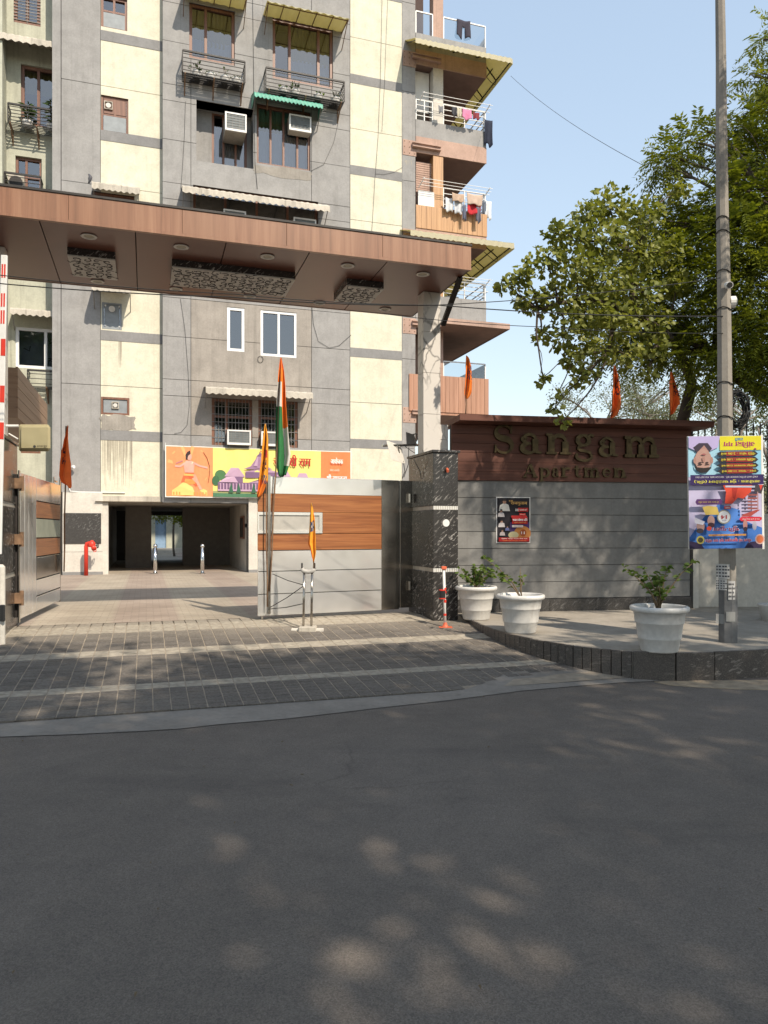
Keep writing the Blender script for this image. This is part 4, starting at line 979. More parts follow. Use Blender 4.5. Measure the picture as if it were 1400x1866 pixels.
# lettering helper: built-in font outlines as flat meshes
def text_geo(s, size=1.0, extrude=0, spacing=1.0):
    c = bpy.data.curves.new('t', 'FONT'); c.body = s; c.size = size; c.extrude = extrude; c.space_character = spacing; c.resolution_u = 3
    o = bpy.data.objects.new('t', c); COL.objects.link(o); dg = bpy.context.evaluated_depsgraph_get(); dg.update()
    me = bpy.data.meshes.new_from_object(o.evaluated_get(dg)); vv = [tuple(v.co) for v in me.vertices]; ff = [tuple(p.vertices) for p in me.polygons]
    bpy.data.objects.remove(o); bpy.data.curves.remove(c); bpy.data.meshes.remove(me)
    return vv, ff
class Print:
    """flat print in a rectangle x0..x1, z0..z1 of the plane y of frame fr; coordinates 0..1; each layer a hair above the last"""
    def __init__(s, fr, x0, x1, z0, z1, y, flip=False, wav=None): s.b = MB(fr); s.r = (x0, x1, z0, z1); s.y = y; s.k = 0; s.flip = flip; s.wav = wav
    def P(s, x, z):
        if s.flip: x, z = 1 - x, 1 - z
        x0, x1, z0, z1 = s.r; y = s.y - .0012 * s.k - .001
        return (x0 + (x1 - x0) * x, y + (s.wav(x) if s.wav else 0), z0 + (z1 - z0) * z)
    def poly(s, pts, c, lift=True):
        if lift: s.k += 1
        s.b.use(flat(c)); s.b.add([s.P(*p) for p in pts], [tuple(range(len(pts)))]); return s
    def rect(s, x0, z0, x1, z1, c, n=1):
        s.k += 1; s.b.use(flat(c))
        for i in range(n):
            a, e = x0 + (x1 - x0) * i / n, x0 + (x1 - x0) * (i + 1) / n; s.b.add([s.P(a, z0), s.P(e, z0), s.P(e, z1), s.P(a, z1)], [(0, 1, 2, 3)])
        return s
    def ell(s, cx, cz, rx, rz, c, n=18): return s.poly([(cx + rx * math.cos(6.2832 * i / n), cz + rz * math.sin(6.2832 * i / n)) for i in range(n)], c)
    def line(s, pts, w, c):
        s.k += 1; s.b.use(flat(c)); asp = (s.r[1] - s.r[0]) / (s.r[3] - s.r[2])
        for (ax, az), (bx, bz) in zip(pts, pts[1:]):
            dx, dz = (bx - ax) * asp, bz - az; l = math.hypot(dx, dz) or 1; nx, nz = -dz / l * w / asp, dx / l * w
            s.b.add([s.P(ax - nx, az - nz), s.P(bx - nx, bz - nz), s.P(bx + nx, bz + nz), s.P(ax + nx, az + nz)], [(0, 1, 2, 3)])
        return s
    def text(s, t, x, z, w, h, c, bold=0):
        vv, ff = text_geo(t); a = np.array(vv); lo, hi = a.min(0), a.max(0); s.k += 1; s.b.use(flat(c))
        for ox in ((0,) if not bold else (-bold, 0, bold)):
            s.b.add([s.P(x + ox + (p[0] - lo[0]) / (hi[0] - lo[0]) * w, z + (p[1] - lo[1]) / (hi[1] - lo[1]) * h) for p in vv], ff)
            s.k += .3
        return s
    def build(s, name, parent, label=None):
        o = s.b.build(name, None, parent)
        if label: o['label'] = label
        return o

# long banner across the passage
vb = VB - .16
u0, u1 = U(301, vb), U(640, vb); zt0, zt1 = Zb(301, 812, vb), Zb(640, 825, vb); zb0_ = Zb(301, 904, vb); zt = (zt0 + zt1) / 2; zbm = zb0_
ban = thing('banner', fb((u0 + u1) / 2, vb, zbm), 'long yellow and orange festival banner hung above the driveway passage', 'banner')
wv = lambda x: .02 * math.sin(x * 23) + .012 * math.sin(x * 61 + 1)
b = MB(FB); n = 60
for i in range(n):
    a, c = i / n, (i + 1) / n; ua, uc = u0 + (u1 - u0) * a, u0 + (u1 - u0) * c; sag = lambda x: -.05 * math.sin(x * math.pi)
    b.quad((ua, vb + wv(a), zbm - .03), (uc, vb + wv(c), zbm - .03), (uc, vb + wv(c), zt + .03 + sag(c) * .3), (ua, vb + wv(a), zt + .03 + sag(a) * .3))
b.build('sheet', flat((.78, .76, .70)), ban, smooth=True, weld=True)
P = Print(FB, u0 + .03, u1 - .03, zbm, zt, vb - .003, wav=wv)
OR, YE = (.78, .28, .12), (.80, .69, .20)
P.rect(0, 0, .24, 1, OR, 14); P.rect(.24, 0, .83, 1, YE, 40); P.rect(.83, 0, 1, 1, (.80, .22, .08), 10)
for i in range(9):                                     # rays behind the archer
    a = -1.2 + i * .5; P.poly([(.115, .6), (.115 + .11 * math.cos(a), .6 + .42 * math.sin(a)), (.115 + .11 * math.cos(a + .16), .6 + .42 * math.sin(a + .16))], (.86, .40, .16), lift=False)
P.k += 1
P.poly([(.03, .02), (.21, .02), (.21, .12), (.19, .16), (.17, .12), (.13, .2), (.09, .3), (.06, .2), (.03, .12)], (.85, .55, .18))
for i in range(12): P.rect(.035 + i * .015, .03, .042 + i * .015, .09, (.62, .30, .08)); P.k -= 1
P.k += 1
P.poly([(.075, .28), (.125, .3), (.15, .2), (.165, .22), (.15, .36), (.14, .48), (.10, .5), (.085, .4)], (.70, .13, .05)); P.poly([(.09, .36), (.14, .34), (.15, .26), (.12, .24), (.085, .29)], (.78, .30, .08)); P.poly([(.092, .46), (.142, .45), (.14, .41), (.09, .42)], (.80, .42, .12))      # garment
P.poly([(.13, .46), (.15, .44), (.17, .28), (.185, .14), (.17, .14), (.155, .26), (.13, .36)], (.66, .34, .24))
P.poly([(.095, .48), (.14, .48), (.145, .66), (.13, .72), (.10, .72), (.088, .64)], (.64, .36, .29)); P.line([(.1, .7), (.118, .62), (.138, .7)], .012, (.78, .62, .45))                         # torso
P.line([(.14, .68), (.17, .62), (.212, .585)], .02, (.64, .36, .29)); P.line([(.095, .67), (.07, .60), (.045, .61)], .02, (.64, .36, .29)); P.line([(.05, .66), (.085, .72)], .012, (.5, .2, .2))
P.ell(.118, .80, .012, .07, (.62, .36, .29)); P.poly([(.10, .74), (.098, .84), (.108, .90), (.122, .93), (.124, .86), (.112, .82), (.108, .74)], (.05, .03, .03))
P.line([(.19, .90), (.21, .78), (.222, .62), (.222, .46), (.215, .28)], .006, (.25, .1, .04))
# printed temple
PU, PD, PL = (.33, .20, .31), (.19, .11, .20), (.47, .31, .42)
P.rect(.24, 0, .83, .08, (.07, .18, .10), 30); P.rect(.24, .075, .83, .12, (.30, .32, .14), 30)
P.ell(.28, .45, .03, .1, (.07, .17, .07)); P.ell(.255, .33, .02, .1, (.05, .13, .06)); P.ell(.80, .22, .03, .1, (.08, .18, .08))
P.rect(.265, .12, .79, .30, PD, 30)
for x0, x1, zb_, zr_ in ((.27, .40, .30, .42), (.30, .41, .42, .60), (.43, .56, .3, .36), (.40, .60, .52, .60), (.56, .66, .3, .44), (.58, .66, .44, .56), (.66, .79, .26, .4), (.69, .76, .4, .52)):
    P.rect(x0 + .012, zb_ - .12, x1 - .012, zb_, PD, 4)
    P.poly([(x0, zb_), (x1, zb_), ((x0 + x1) / 2 + .02, zr_), ((x0 + x1) / 2 - .02, zr_)], PL)
P.poly([(.40, .58), (.56, .58), (.53, .64), (.505, .84), (.475, .84), (.44, .64)], PU); P.poly([(.455, .64), (.475, .84), (.48, .84), (.475, .64)], PL); P.poly([(.5, .64), (.495, .84), (.5, .84), (.52, .64)], PL)
P.poly([(.468, .84), (.512, .84), (.49, .92)], PD); P.line([(.49, .9), (.49, .97)], .006, PD); P.poly([(.49, .97), (.51, .955), (.49, .94)], (.7, .1, .03))
for i in range(30):
    x = .275 + i * .017; P.rect(x, .12, x + .006, .28, PL); P.k -= 1
P.k += 1; P.rect(.265, .12, .79, .155, PL, 30)
for x in (.335, .375, .455, .50): P.poly([(x - .013, .09), (x + .013, .09), (x, .3)], (.04, .12, .07))
RD = (.45, .02, .02)
P.text("जय शी राम", .565, .66, .205, .24, RD, .0015); P.line([(.685, .71), (.677, .66)], .016, RD)
P.text("आयोजक", .885, .74, .07, .13, (.9, .8, .75), .0008); P.text("श्ी रामलला", .862, .34, .115, .17, (.85, .78, .8), .001); P.text("सेवा समित", .88, .58, .055, .05, (.85, .6, .5)); P.text("जन सेवा समित मंडल", .868, .1, .1, .06, (.45, .05, .05))
P.build('print', ban)
for x in (0, .33, .66, 1):
    b = MB(FB); uu = u0 + (u1 - u0) * x; b.tube([(uu, vb, zt), (uu + .02, VB - .005, zt + .12)], .006, 5); b.build('tie_cord', M['white_paint'], ban)
# ------------------------------------------------------------------ entrance canopy, piers, gate
CU0, CU1, CV0, CV1, CZ0, CZ1 = -2.25, 4.47, 9.80, 12.28, 5.38, 5.715
can = thing('entrance_canopy', fb(1.1, 11, CZ0), 'wide flat entrance canopy clad in walnut panels over the gate', 'canopy')
js = [CU0, -1.24, -.13, 1.0, 2.11, 3.22, CU1]
b = MB(FB); b.box(CU0 + .03, CU1 - .03, CV0 + .05, CV1 - .03, CZ0 + .03, CZ1 - .02); b.build('roof_core', M['dark'], can)
fj = [CU0 + (CU1 - CU0) * i / 5 for i in range(6)]
for a, c in zip(fj, fj[1:]):
    b = MB(FB); b.box(a + .0015, c - .0015, CV0, CV0 + .04, CZ0 + .025, CZ1); b.build('fascia_panel', M['canopy_wood'], can, bevel=.002, fix=True)
b = MB(FB); b.box(CU0, CU1, CV0 - .006, CV0 + .045, CZ0 - .012, CZ0 + .024); b.build('drip_edge', M['canopy_wood'], can)
b = MB(FB); b.box(CU0, CU1 + .01, CV0 - .012, CV1, CZ1 + .002, CZ1 + .03); b.build('cap_strip', M['dark_iron'], can)
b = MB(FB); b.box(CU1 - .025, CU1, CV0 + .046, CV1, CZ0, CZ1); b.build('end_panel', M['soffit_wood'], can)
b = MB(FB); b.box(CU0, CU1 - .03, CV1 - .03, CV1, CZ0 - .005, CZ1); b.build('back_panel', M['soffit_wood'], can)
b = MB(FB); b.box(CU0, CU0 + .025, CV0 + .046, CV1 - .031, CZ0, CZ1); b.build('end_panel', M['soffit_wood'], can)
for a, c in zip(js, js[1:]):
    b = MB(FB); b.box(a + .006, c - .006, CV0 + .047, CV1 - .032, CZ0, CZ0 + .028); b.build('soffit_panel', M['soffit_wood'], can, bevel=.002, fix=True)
lamp = None
for i in range(6):
    for v in (10.18, 11.98):
        u = -1.84 + 1.142 * i
        if v > 11 and i == 0: continue
        if lamp is None:
            b = MB(FB); b.lathe([(.062, 0), (.095, -.004), (.1, -.012), (.085, -.018), (.066, -.012), (.06, 0)], (u, v, CZ0), 20, caps=False); lamp = b.build('downlight', M['lamp_ring'], can, smooth=True)
            g = MB(FB); g.lathe([(.0, -.004), (.062, -.004)], (u, v, CZ0), 20, caps=False); lens = g.build('lens', flat((.42, .38, .30)), lamp); lamp0 = Vector(fb(u, v, CZ0))
        else:
            o = lamp.copy(); COL.objects.link(o); o.parent = can; l2 = lens.copy(); COL.objects.link(l2); l2.parent = o
            o.location = Vector(fb(u, v, CZ0)) - lamp0
# carved hanging panels
def carved(u0, u1, v0, v1):
    z = CZ0 - .11; b = MB(FB); t = .02
    b.box(u0, u1, v0, v0 + t, z + .012, CZ0 - .002); b.box(u0, u1, v1 - t, v1, z + .012, CZ0 - .002); b.box(u0, u0 + t, v0 + t, v1 - t, z + .012, CZ0 - .002); b.box(u1 - t, u1, v0 + t, v1 - t, z + .012, CZ0 - .002)
    o = b.build('carved_panel', M['granite'], can)
    b = MB(FB); b.box(u0 + .001, u1 - .001, v0 + .001, v1 - .001, z - .006, z + .011); b.build('back_plate', M['carve'], o)
    b = MB(FB); w = .03
    r_ = random.Random(int(u0 * 100)); nx = max(4, int((u1 - u0) / .125)); ny = int((v1 - v0) / .125)
    for i in range(nx):
        for j in range(ny):
            cx = u0 + w + (u1 - u0 - 2 * w) * (i + .5) / nx; cy = v0 + w + (v1 - v0 - 2 * w) * (j + .5) / ny; s = 1 if (i + j) % 2 else -1; ph = r_.uniform(0, 6.28)
            pts = [(cx + (.07 - .0075 * k) * math.cos(ph + s * k * .75), cy + (.07 - .0075 * k) * math.sin(ph + s * k * .75), z - .004) for k in range(9)]
            b.tube([(q[0], q[1], z - .005) for q in pts], [.004, .007, .009, .008, .007, .007, .006, .006, .004], 5)
            b.tube([(cx + .085 * math.cos(ph), cy + .085 * math.sin(ph), z - .005), (cx + .12 * math.cos(ph + .5), cy + .12 * math.sin(ph + .5), z - .005)], [.009, .002], 5)
    b.build('cut_scrollwork', M['dark'], o, smooth=True)
carved(-1.0, -.4, 10.66, 11.5); carved(.34, 2.07, 10.68, 11.5); carved(2.85, 3.43, 10.7, 11.5)
b = MB(FB); b.bar((4.49, 10.92, 4.88), (4.44, 10.12, 5.37), .075, .05); b.build('steel_brace', M['dark_iron'], can)

def pier(u0, u1, label, side):
    v0, v1 = 10.25, 11.33
    t = thing('gate_pier', fb((u0 + u1) / 2, (v0 + v1) / 2, ZG), label, 'gate pier')
    bz = (ZG - .1, 1.02, 1.95, 2.77)
    for i in range(3):
        b = MB(FB); b.box(u0, u1, v0, v1, bz[i] + (.03 if i else 0), bz[i + 1] - (.03 if i < 2 else 0)); b.build('granite_block', M['granite'], t, bevel=.006, fix=True)
    for z in bz[1:3]:
        b = MB(FB); b.box(u0 + .012, u1 - .012, v0 + .012, v1 - .012, z - .03, z + .03); o = b.build('ribbed_band', M['beige_sheet'], t)
        g = MB(FB); n = 14
        for k in range(n): x = u0 + (u1 - u0) * (k + .2) / n; g.box(x, x + (u1 - u0) * .55 / n, v0 + .002, v0 + .013, z - .027, z + .027)
        g.build('ribs', M['white_paint'], o)
    b = MB(FB); b.box(u0 - .025, u1 + .025, v0 - .03, v1 + .03, 2.772, 2.81); b.build('coping', M['granite'], t, bevel=.006, fix=True)
    c0, c1 = (u0 + .09, u1 - .02) if side > 0 else (u0 + .02, u1 - .09)
    zz = [2.812, 3.45, 4.1, 4.75, CZ0 - .002]
    for a, c in zip(zz, zz[1:]):
        b = MB(FB); b.box(c0, c1, 10.9, 11.15, a, c - .0035); b.build('marble_slab', M['marble'], t, bevel=.003, fix=True)
    return t
pR = pier(4.06, 4.46, 'right gate pier of streaked black granite with a white marble column', 1)
pLf = pier(-2.10, -1.70, 'left gate pier of black granite behind the raised barrier arm', -1)
for a, c in ((2.812, 3.06), (3.064, 3.30)):
    b = MB(FB); b.box(4.442, 4.60, 10.97, 11.2, a, c); b.build('marble_slab', M['marble'], pR, bevel=.003, fix=True)
# fittings on the right pier: round sticker, indicator lamp
b = MB(FB); x, z = pl(FB, 813, 953, 10.25); b.tube([(x, 10.246, z), (x, 10.243, z)], .055, 18); b.build('round_sticker', M['white_paint'], pR)
b = MB(FB); x, z = pl(FB, 815, 859, 10.2); b.tube([(x + .02, 10.25, z + .04), (x, 10.17, z)], .022, 8); b.build('indicator_lamp', M['orange_paint'], pR)

# right gate leaf, closed. local x from the free end to the hinge
hin, fre = FB @ Vector((4.03, 11.15, 0)), Vector(((470 - CX) / F * 10.8, 10.8, 0))
ang = math.atan2(hin.y - fre.y, hin.x - fre.x); FR = Matrix.Translation(fre) @ Matrix.Rotation(ang, 4, 'Z'); LR = (hin - fre).length
def GX(px): return pl(FR, px, 1000, 0)[0]
def GZ(px, py): return pl(FR, px, py, 0)[1]
ga = thing('gate_leaf', fre + Vector((0, 0, ZG)), 'closed right gate leaf of steel sheets and wood boards', 'gate')
zt_, zb_ = GZ(590, 871), GZ(590, 1117)
x0, x1, x2, x3, x4 = 0, GX(492), GX(696), GX(729), GX(768)
b = MB(FR); b.box(x0 + .02, LR - .05, .02, .05, zb_ + .02, zt_ - .02); b.build('backing_sheet', M['dark'], ga)
def plate(a, c, z0, z1, mat, name, y=0, th=.02, bev=.003): b = MB(FR); b.box(a, c, y, y + th, z0, z1); return b.build(name, M[mat], ga, bevel=bev, fix=True)
plate(x1, x2 - .004, GZ(590, 902) + .004, zt_, 'steel', 'top_sheet')
w1, w2, w3 = GZ(590, 934), GZ(590, 972), GZ(590, 1002)
plate(x0, x2 - .004, w1 + .003, GZ(590, 902), 'gate_wood', 'wood_board'); sx = GX(587)
plate(sx + .01, x2 - .004, w2 + .003, w1, 'gate_wood', 'wood_board'); plate(x0, x2 - .004, w3 + .004, w2 - .004, 'gate_wood', 'wood_board')
b = MB(FR); a0 = x0 - .005; f_ = .045
b.box(a0, sx, -.02, .012, w1 - f_, w1 - .002); b.box(a0, sx, -.02, .012, w2 + .002, w2 + f_); b.box(a0, a0 + .02, -.02, .012, w2 + f_, w1 - f_); b.box(sx - .05, sx, -.02, .012, w2 + f_, w1 - f_); o = b.build('slot_frame', M['steel'], ga)
g = MB(FR); g.box(a0 + .02, sx - .05, -.003, .01, w2 + f_, w1 - f_); g.build('frosted_panel', simple('frosted_panel', (.42, .40, .36), .5), o)
st = [w3, GZ(590, 1039), GZ(590, 1079), zb_]
for i in range(3): plate(x0 + (0 if i else 0), x2 - .004, st[i + 1] + (.006 if i < 2 else 0), st[i] - .006, 'steel', 'steel_strip')
plate(x2, x3 - .012, zb_ + .0, zt_, 'steel_dull_reflect', 'steel_panel', .01); plate(x3 + .012, x4, zb_ + .02, zt_, 'steel_dull_reflect', 'steel_panel', .01)  # stainless panels coloured darker to imitate the dark surroundings they reflect
plate(x3 - .010, x3 + .010, zb_ + .02, zt_ - .005, 'steel_pipe', 'gap_strip', .016)
plate(x4 + .01, LR - .01, zb_ + .05, zt_ - .03, 'steel_dull_reflect', 'hinge_post', .02)
b = MB(FR); xp = GX(487); b.box(xp, xp + .04, -.045, -.003, zb_ + .03, zt_ + .02); b.build('end_post', M['steel_dull_reflect'], ga)
b = MB(FR); xp = GX(479); b.tube([(xp, .03, zb_ + .05), (xp, .03, ZG + .0)], .014, 8); b.build('drop_bolt', M['steel_pipe'], ga)
for z in (zb_ + .3, zt_ - .35):
    b = MB(FR); b.tube([(LR - .03, -.02, z), (LR - .03, -.02, z + .14)], .03, 10); b.build('hinge', M['steel_dull_reflect'], ga)

# left gate leaf, open into the yard. local x from the hinge inwards
hl = FB @ Vector((-1.665, 11.12, 0)); FLG = Matrix.Translation(hl) @ Matrix.Rotation(math.atan2(.9738, -.2272), 4, 'Z'); LL = 2.86
gl_ = thing('gate_leaf', hl + Vector((0, 0, ZG)), 'left gate leaf of steel and wood standing open into the yard', 'gate')
def plate2(a, c, z0, z1, mat, name, y=0, th=.02): b = MB(FLG); b.box(a, c, y - th, y, z0, z1); return b.build(name, M[mat], gl_, bevel=.003, fix=True)
gb, gt = .40, 2.40
plate2(.0, .06, gb - .05, gt + .03, 'steel_dull_reflect', 'hinge_post')
b = MB(FLG); b.box(.05, LL - .02, .005, .04, gb + .02, gt - .02); b.build('backing_sheet', M['dark'], gl_)
xs = [.065, .30, .54, .78, 1.02]
for a, c in zip(xs, xs[1:]): plate2(a + .006, c - .006, gb, gt, 'steel', 'steel_panel')
X0, X1 = 1.03, LL - .06
for z0, z1, m_, nm in ((2.06, 2.40, 'steel', 'top_sheet'), (1.80, 2.05, 'gate_wood', 'wood_board'), (1.50, 1.79, 'frost', 'frosted_panel'), (1.22, 1.49, 'gate_wood', 'wood_board'), (.88, 1.21, 'steel_dull_reflect', 'steel_strip'), (.63, .87, 'steel', 'steel_strip'), (.40, .62, 'steel', 'steel_strip')):
    if m_ == 'frost': M['frost'] = simple('frosted_strip', (.36, .38, .30), .25)
    plate2(X0, X1, z0 + .004, z1 - .004, m_, nm)
plate2(LL - .05, LL, gb - .02, gt + .12, 'steel_dull_reflect', 'end_post'); plate2(LL - .32, LL - .27, 2.08, 2.52, 'steel_dull_reflect', 'upright_rod', .05); plate2(LL - .30, LL - .02, 2.44, 2.47, 'steel_dull_reflect', 'cross_bar', .05)
for z in (.62, 1.42, 2.18):
    b = MB(FLG); b.box(-.05, .05, -.06, .03, z, z + .14); b.tube([(0, -.05, z - .03), (0, -.05, z + .17)], .028, 10); b.build('hinge', M['rust_iron'], gl_)

# flags
def flag(base, top, rows, col, label, cat='flag', stick_mat='rust_iron', r=.011, folds=2.5, depth=.05, grp=None, emblem=None, ny=34, nx=16, name='flag'):
    """rows: (photo y, x left, x right) of the hanging cloth at the distance of the stick top"""
    base, top = Vector(base), Vector(top); t = thing(name, base, label, cat, grp)
    b = MB(); k = 6; b.tube([base.lerp(top, i / k) + Vector((.006 * math.sin(i * 2.1), 0, 0)) for i in range(k + 1)], r, 8); b.build('stick', M[stick_mat], t, smooth=True)
    Y = top.y; b = MB(); ys = [q[0] for q in rows]; vv = []; ph = rnd.uniform(0, 6)
    for j in range(ny + 1):
        y = ys[0] + (ys[-1] - ys[0]) * j / ny
        for (y0, a0, c0), (y1, a1, c1) in zip(rows, rows[1:]):
            if y0 <= y <= y1 + 1e-6: s_ = (y - y0) / (y1 - y0); xl, xr = a0 + (a1 - a0) * s_, c0 + (c1 - c0) * s_; break
        for i in range(nx + 1):
            f = i / nx; x = xl + (xr - xl) * f; p = at(x, y, Y)
            p.y += -.015 + depth * min(1, j / 8) * math.sin(f * folds * math.pi + ph + j * .09) - .03 * f; p.z += .01 * math.sin(f * 5 + j); vv.append(p)
    mats = {}
    for j in range(ny):
        for i in range(nx):
            m_ = col((j + .5) / ny, (i + .5) / nx); mats.setdefault(id(m_), (m_, []))[1].append((j * (nx + 1) + i, j * (nx + 1) + i + 1, (j + 1) * (nx + 1) + i + 1, (j + 1) * (nx + 1) + i))
    base_i = len(b.v); b.v += vv
    for m_, ff in mats.values(): b.use(m_); b.f += ff; b.m += [b.cur] * len(ff)
    o = b.build('cloth', None, t, smooth=True); so = o.modifiers.new('thick', 'SOLIDIFY'); so.thickness = .004
    return t
DKP = simple('dark_flag_print', (.10, .035, .05), .8); BLP = simple('blue_flag_print', (.06, .07, .14), .8); GRP = simple('grey_flag_print', (.4, .36, .34), .8); RDP = simple('red_flag_print', (.45, .03, .03), .8)
def emb(c, z0, z1, x0=.15, x1=.95, seed=1, dark=None):
    """figure-like dark print in the middle of a plain flag"""
    dark = dark or DKP
    def f(s, t):
        if z0 < s < z1 and x0 < t < x1:
            h = math.sin(s * 61 + seed) * math.cos(t * 17 + s * 23 + seed * 2) + .5 * math.sin(t * 31 + seed)
            if h > .15: return dark
        return c
    return f
gd = FR @ Vector((GX(489), -.07, 0))
flag((gd.x, gd.y, .72), at(513, 652, gd.y + .1), [(653, 511, 514), (680, 508, 519), (700, 506.5, 521), (740, 503.5, 523), (790, 501.5, 527), (830, 501.5, 531), (845, 502.5, 529), (868, 507.5, 522)],
     lambda s, t: (M['saffron_red'] if s < .10 else M['saffron']) if (s < .2 or (t > .56 and s < .60 - .0 * t)) else (M['w_cloth'] if (s < .42 and t <= .56) or (t > .56 and s < .90) else M['g_cloth']) if True else None,
     'national flag of saffron, white and green hanging from a bamboo stick at the gate', name='national_flag', folds=3.2, depth=.06) if M.setdefault('w_cloth', simple('white_cloth', (.66, .62, .56), .85, 0, .06)) and M.setdefault('g_cloth', simple('green_cloth', (.03, .17, .055), .85, 0, .12)) else None
gd2 = FR @ Vector((GX(484), -.10, 0))
flag((gd2.x, gd2.y, .5), at(484, 772, gd2.y), [(774, 483, 485.5), (800, 480.5, 490), (840, 477, 489.5), (878, 472, 488), (906, 468, 475)],
     lambda s, t: RDP if (.36 < s < .46 and .5 < t < .9) else (DKP if (.46 < s < .64 and .2 < t < .8 and math.sin(s * 80) * math.cos(t * 20) > .1) else (BLP if .72 < s < .82 and .3 < t < .95 and math.sin(t * 40 + s * 60) > 0 else (M['saffron'] if s > .75 else M['marigold']))),
     'narrow marigold flag with dark print on the gate end post', grp='saffron flags') if M.setdefault('marigold', simple('marigold_cloth', (.86, .36, .03), .8, 0, .12, 5)) else None
zw = 3.41
for (xb, yb, rows, lab, sd_, hh) in ((849, 757, [(650, 850, 853), (670, 848.5, 858), (695, 847.5, 860), (715, 846, 859.5), (727, 848, 853)], 'orange flag with a dark figure print on the sign roof next to the marble column', 1, 0),
                             (1115, 775, [(668, 1119, 1120.5), (690, 1117.5, 1124.5), (715, 1115, 1128.5), (742, 1114.5, 1131), (757, 1112, 1124), (762, 1112, 1115)], 'orange-red flag standing on the middle of the sign roof', 2, 0),
                             (1221, 779, [(679, 1222, 1224.5), (698, 1221, 1228), (722, 1220.5, 1235), (736, 1220.5, 1236), (756, 1220.5, 1224)], 'small torn orange flag near the right end of the sign roof', 3, 0)):
    Y = 11.4 + (xb - 850) * .0018
    pb_ = at(xb, yb, Y); flag((pb_.x, Y, zw - .0), at(rows[0][1] + .5, rows[0][0] - 2, Y), rows, emb(M['saffron_red'] if sd_ > 1 else M['saffron'], .25, .55, .3, 1, sd_, BLP if sd_ == 1 else DKP), lab, grp='saffron flags', depth=.04, r=.009)
pe = FLG @ Vector((LL - .05, -.08, 0))
flag((pe.x, pe.y, .9), at(120.5, 776, pe.y - .35) + Vector((0, .0, 0)), [(776, 124, 127), (800, 120, 126.5), (825, 114, 127.5), (845, 111, 130), (868, 108.5, 130), (880, 113, 131), (889, 128, 131)], emb(M['saffron_red'], .28, .62, .1, .7, 4), 'deep orange pointed flag on the open left gate leaf', grp='saffron flags', r=.013, depth=.04)

# boom rest with a small flag, and striped post
c = gz(562, 1149, zr(10.0)); Yb = c.y
t = thing('boom_rest', c, 'steel two-rod boom rest on a pale block in front of the gate', 'barrier rest')
def wx(px, Y=None): return (px - CX) / F * (Y or Yb)
def wz(py, Y=None): return EYE - (py - CY) / F * (Y or Yb)
b = MB(); b.box(wx(545), wx(577), Yb - .1, Yb + .1, c.z - .02, wz(1141)); b.build('base_block', M['beige_sheet'], t, bevel=.012, fix=True)
b = MB(); b.box(wx(531), wx(590), Yb - .05, Yb + .04, c.z - .02, wz(1145)); b.build('base_plate', M['white_tile'], t, bevel=.008, fix=True)
b = MB(); b.tube([(wx(553), Yb, wz(1143)), (wx(554.5), Yb, wz(1042))], .016, 10); b.build('rod', M['steel_dull_reflect'], t, smooth=True)
b = MB(); b.tube([(wx(567.5), Yb, wz(1143)), (wx(569), Yb, wz(1040))], .016, 10); b.build('rod', M['steel_dull_reflect'], t, smooth=True)
b = MB(); b.tube([(wx(550), Yb, wz(1036)), (wx(553), Yb, wz(1040.5)), (wx(562), Yb, wz(1042)), (wx(570), Yb, wz(1040.5)), (wx(573.5), Yb, wz(1036))], .03, 10); b.build('cradle', M['carve'], t, smooth=True)
for x in (550.5, 573.5): b = MB(); b.bar((wx(x), Yb, wz(1040)), (wx(x), Yb, wz(1026)), .02, .03); b.build('prong', M['dark_iron'], t)
b = MB()
for (xa, ya, xc, yc) in ((553, 1066, 497, 1046), (553, 1068, 492, 1107), (553, 1100, 489, 1110)): b.tube([(wx(xa), Yb, wz(ya)), Vector(at((xa + xc) / 2, (ya + yc) / 2 + 2, Yb + .2)), at(xc, yc, gd.y - .03)], .006, 5)
b.build('tie_ropes', M['cable'], t)
flag((wx(572), Yb - .02, wz(1040)), at(568.5, 917, Yb - .02), [(918, 567.3, 569), (940, 565, 573.5), (960, 564.5, 575.5), (990, 562, 576.5), (1008, 568, 577), (1024, 571.5, 573)],
     lambda s, t: BLP if (.30 < s < .52 and .1 < t < .75 and math.sin(s * 73 + 1) * math.cos(t * 16) > -.1 and s < .48) else (GRP if .33 < s < .46 and .3 < t < .6 else (M['saffron'] if t < .22 and s > .55 else M['marigold'])), 'small marigold flag tied to the boom rest', grp='saffron flags', r=.008, depth=.03)

c = gz(812, 1145, zr(9.6)); Yb = c.y
t = thing('striped_post', c, 'thin white post with red bands and black sensor beside the granite pier', 'post')
b = MB(); b.box(wx(800), wx(824), Yb - .07, Yb + .07, c.z - .01, wz(1142)); b.build('foot_plate', M['orange_paint'], t)
b = MB(); b.lathe([(.05, 0), (.03, .03), (.022, .06)], (wx(811.5), Yb, wz(1142)), 12); b.build('foot_collar', M['orange_paint'], t)
b = MB(); b.tube([(wx(811.5), Yb, wz(1140)), (wx(809), Yb, wz(1037))], .019, 12); b.build('tube', M['white_paint'], t, smooth=True)
for ya, yc in ((1122, 1118), (1098, 1093), (1081, 1077), (1074, 1071)): b = MB(); b.tube([(wx(811), Yb, wz(ya)), (wx(811), Yb, wz(yc))], .0215, 12); b.build('red_band', M['red_paint'], t)
b = MB(); b.tube([(wx(806), Yb - .03, wz(1090)), (wx(806), Yb - .03, wz(1075))], .045, 14); b.build('sensor', M['black_plastic'], t)
for z in (1091, 1076): b = MB(); b.tube([(wx(806), Yb - .03, wz(z)), (wx(806), Yb - .03, wz(z - 2))], .049, 14); b.build('sensor_ring', M['red_paint'], t)
b = MB(); b.box(wx(804.5), wx(814), Yb - .035, Yb + .035, wz(1038), wz(1032)); b.build('head_cap', M['orange_paint'], t, bevel=.008, fix=True)

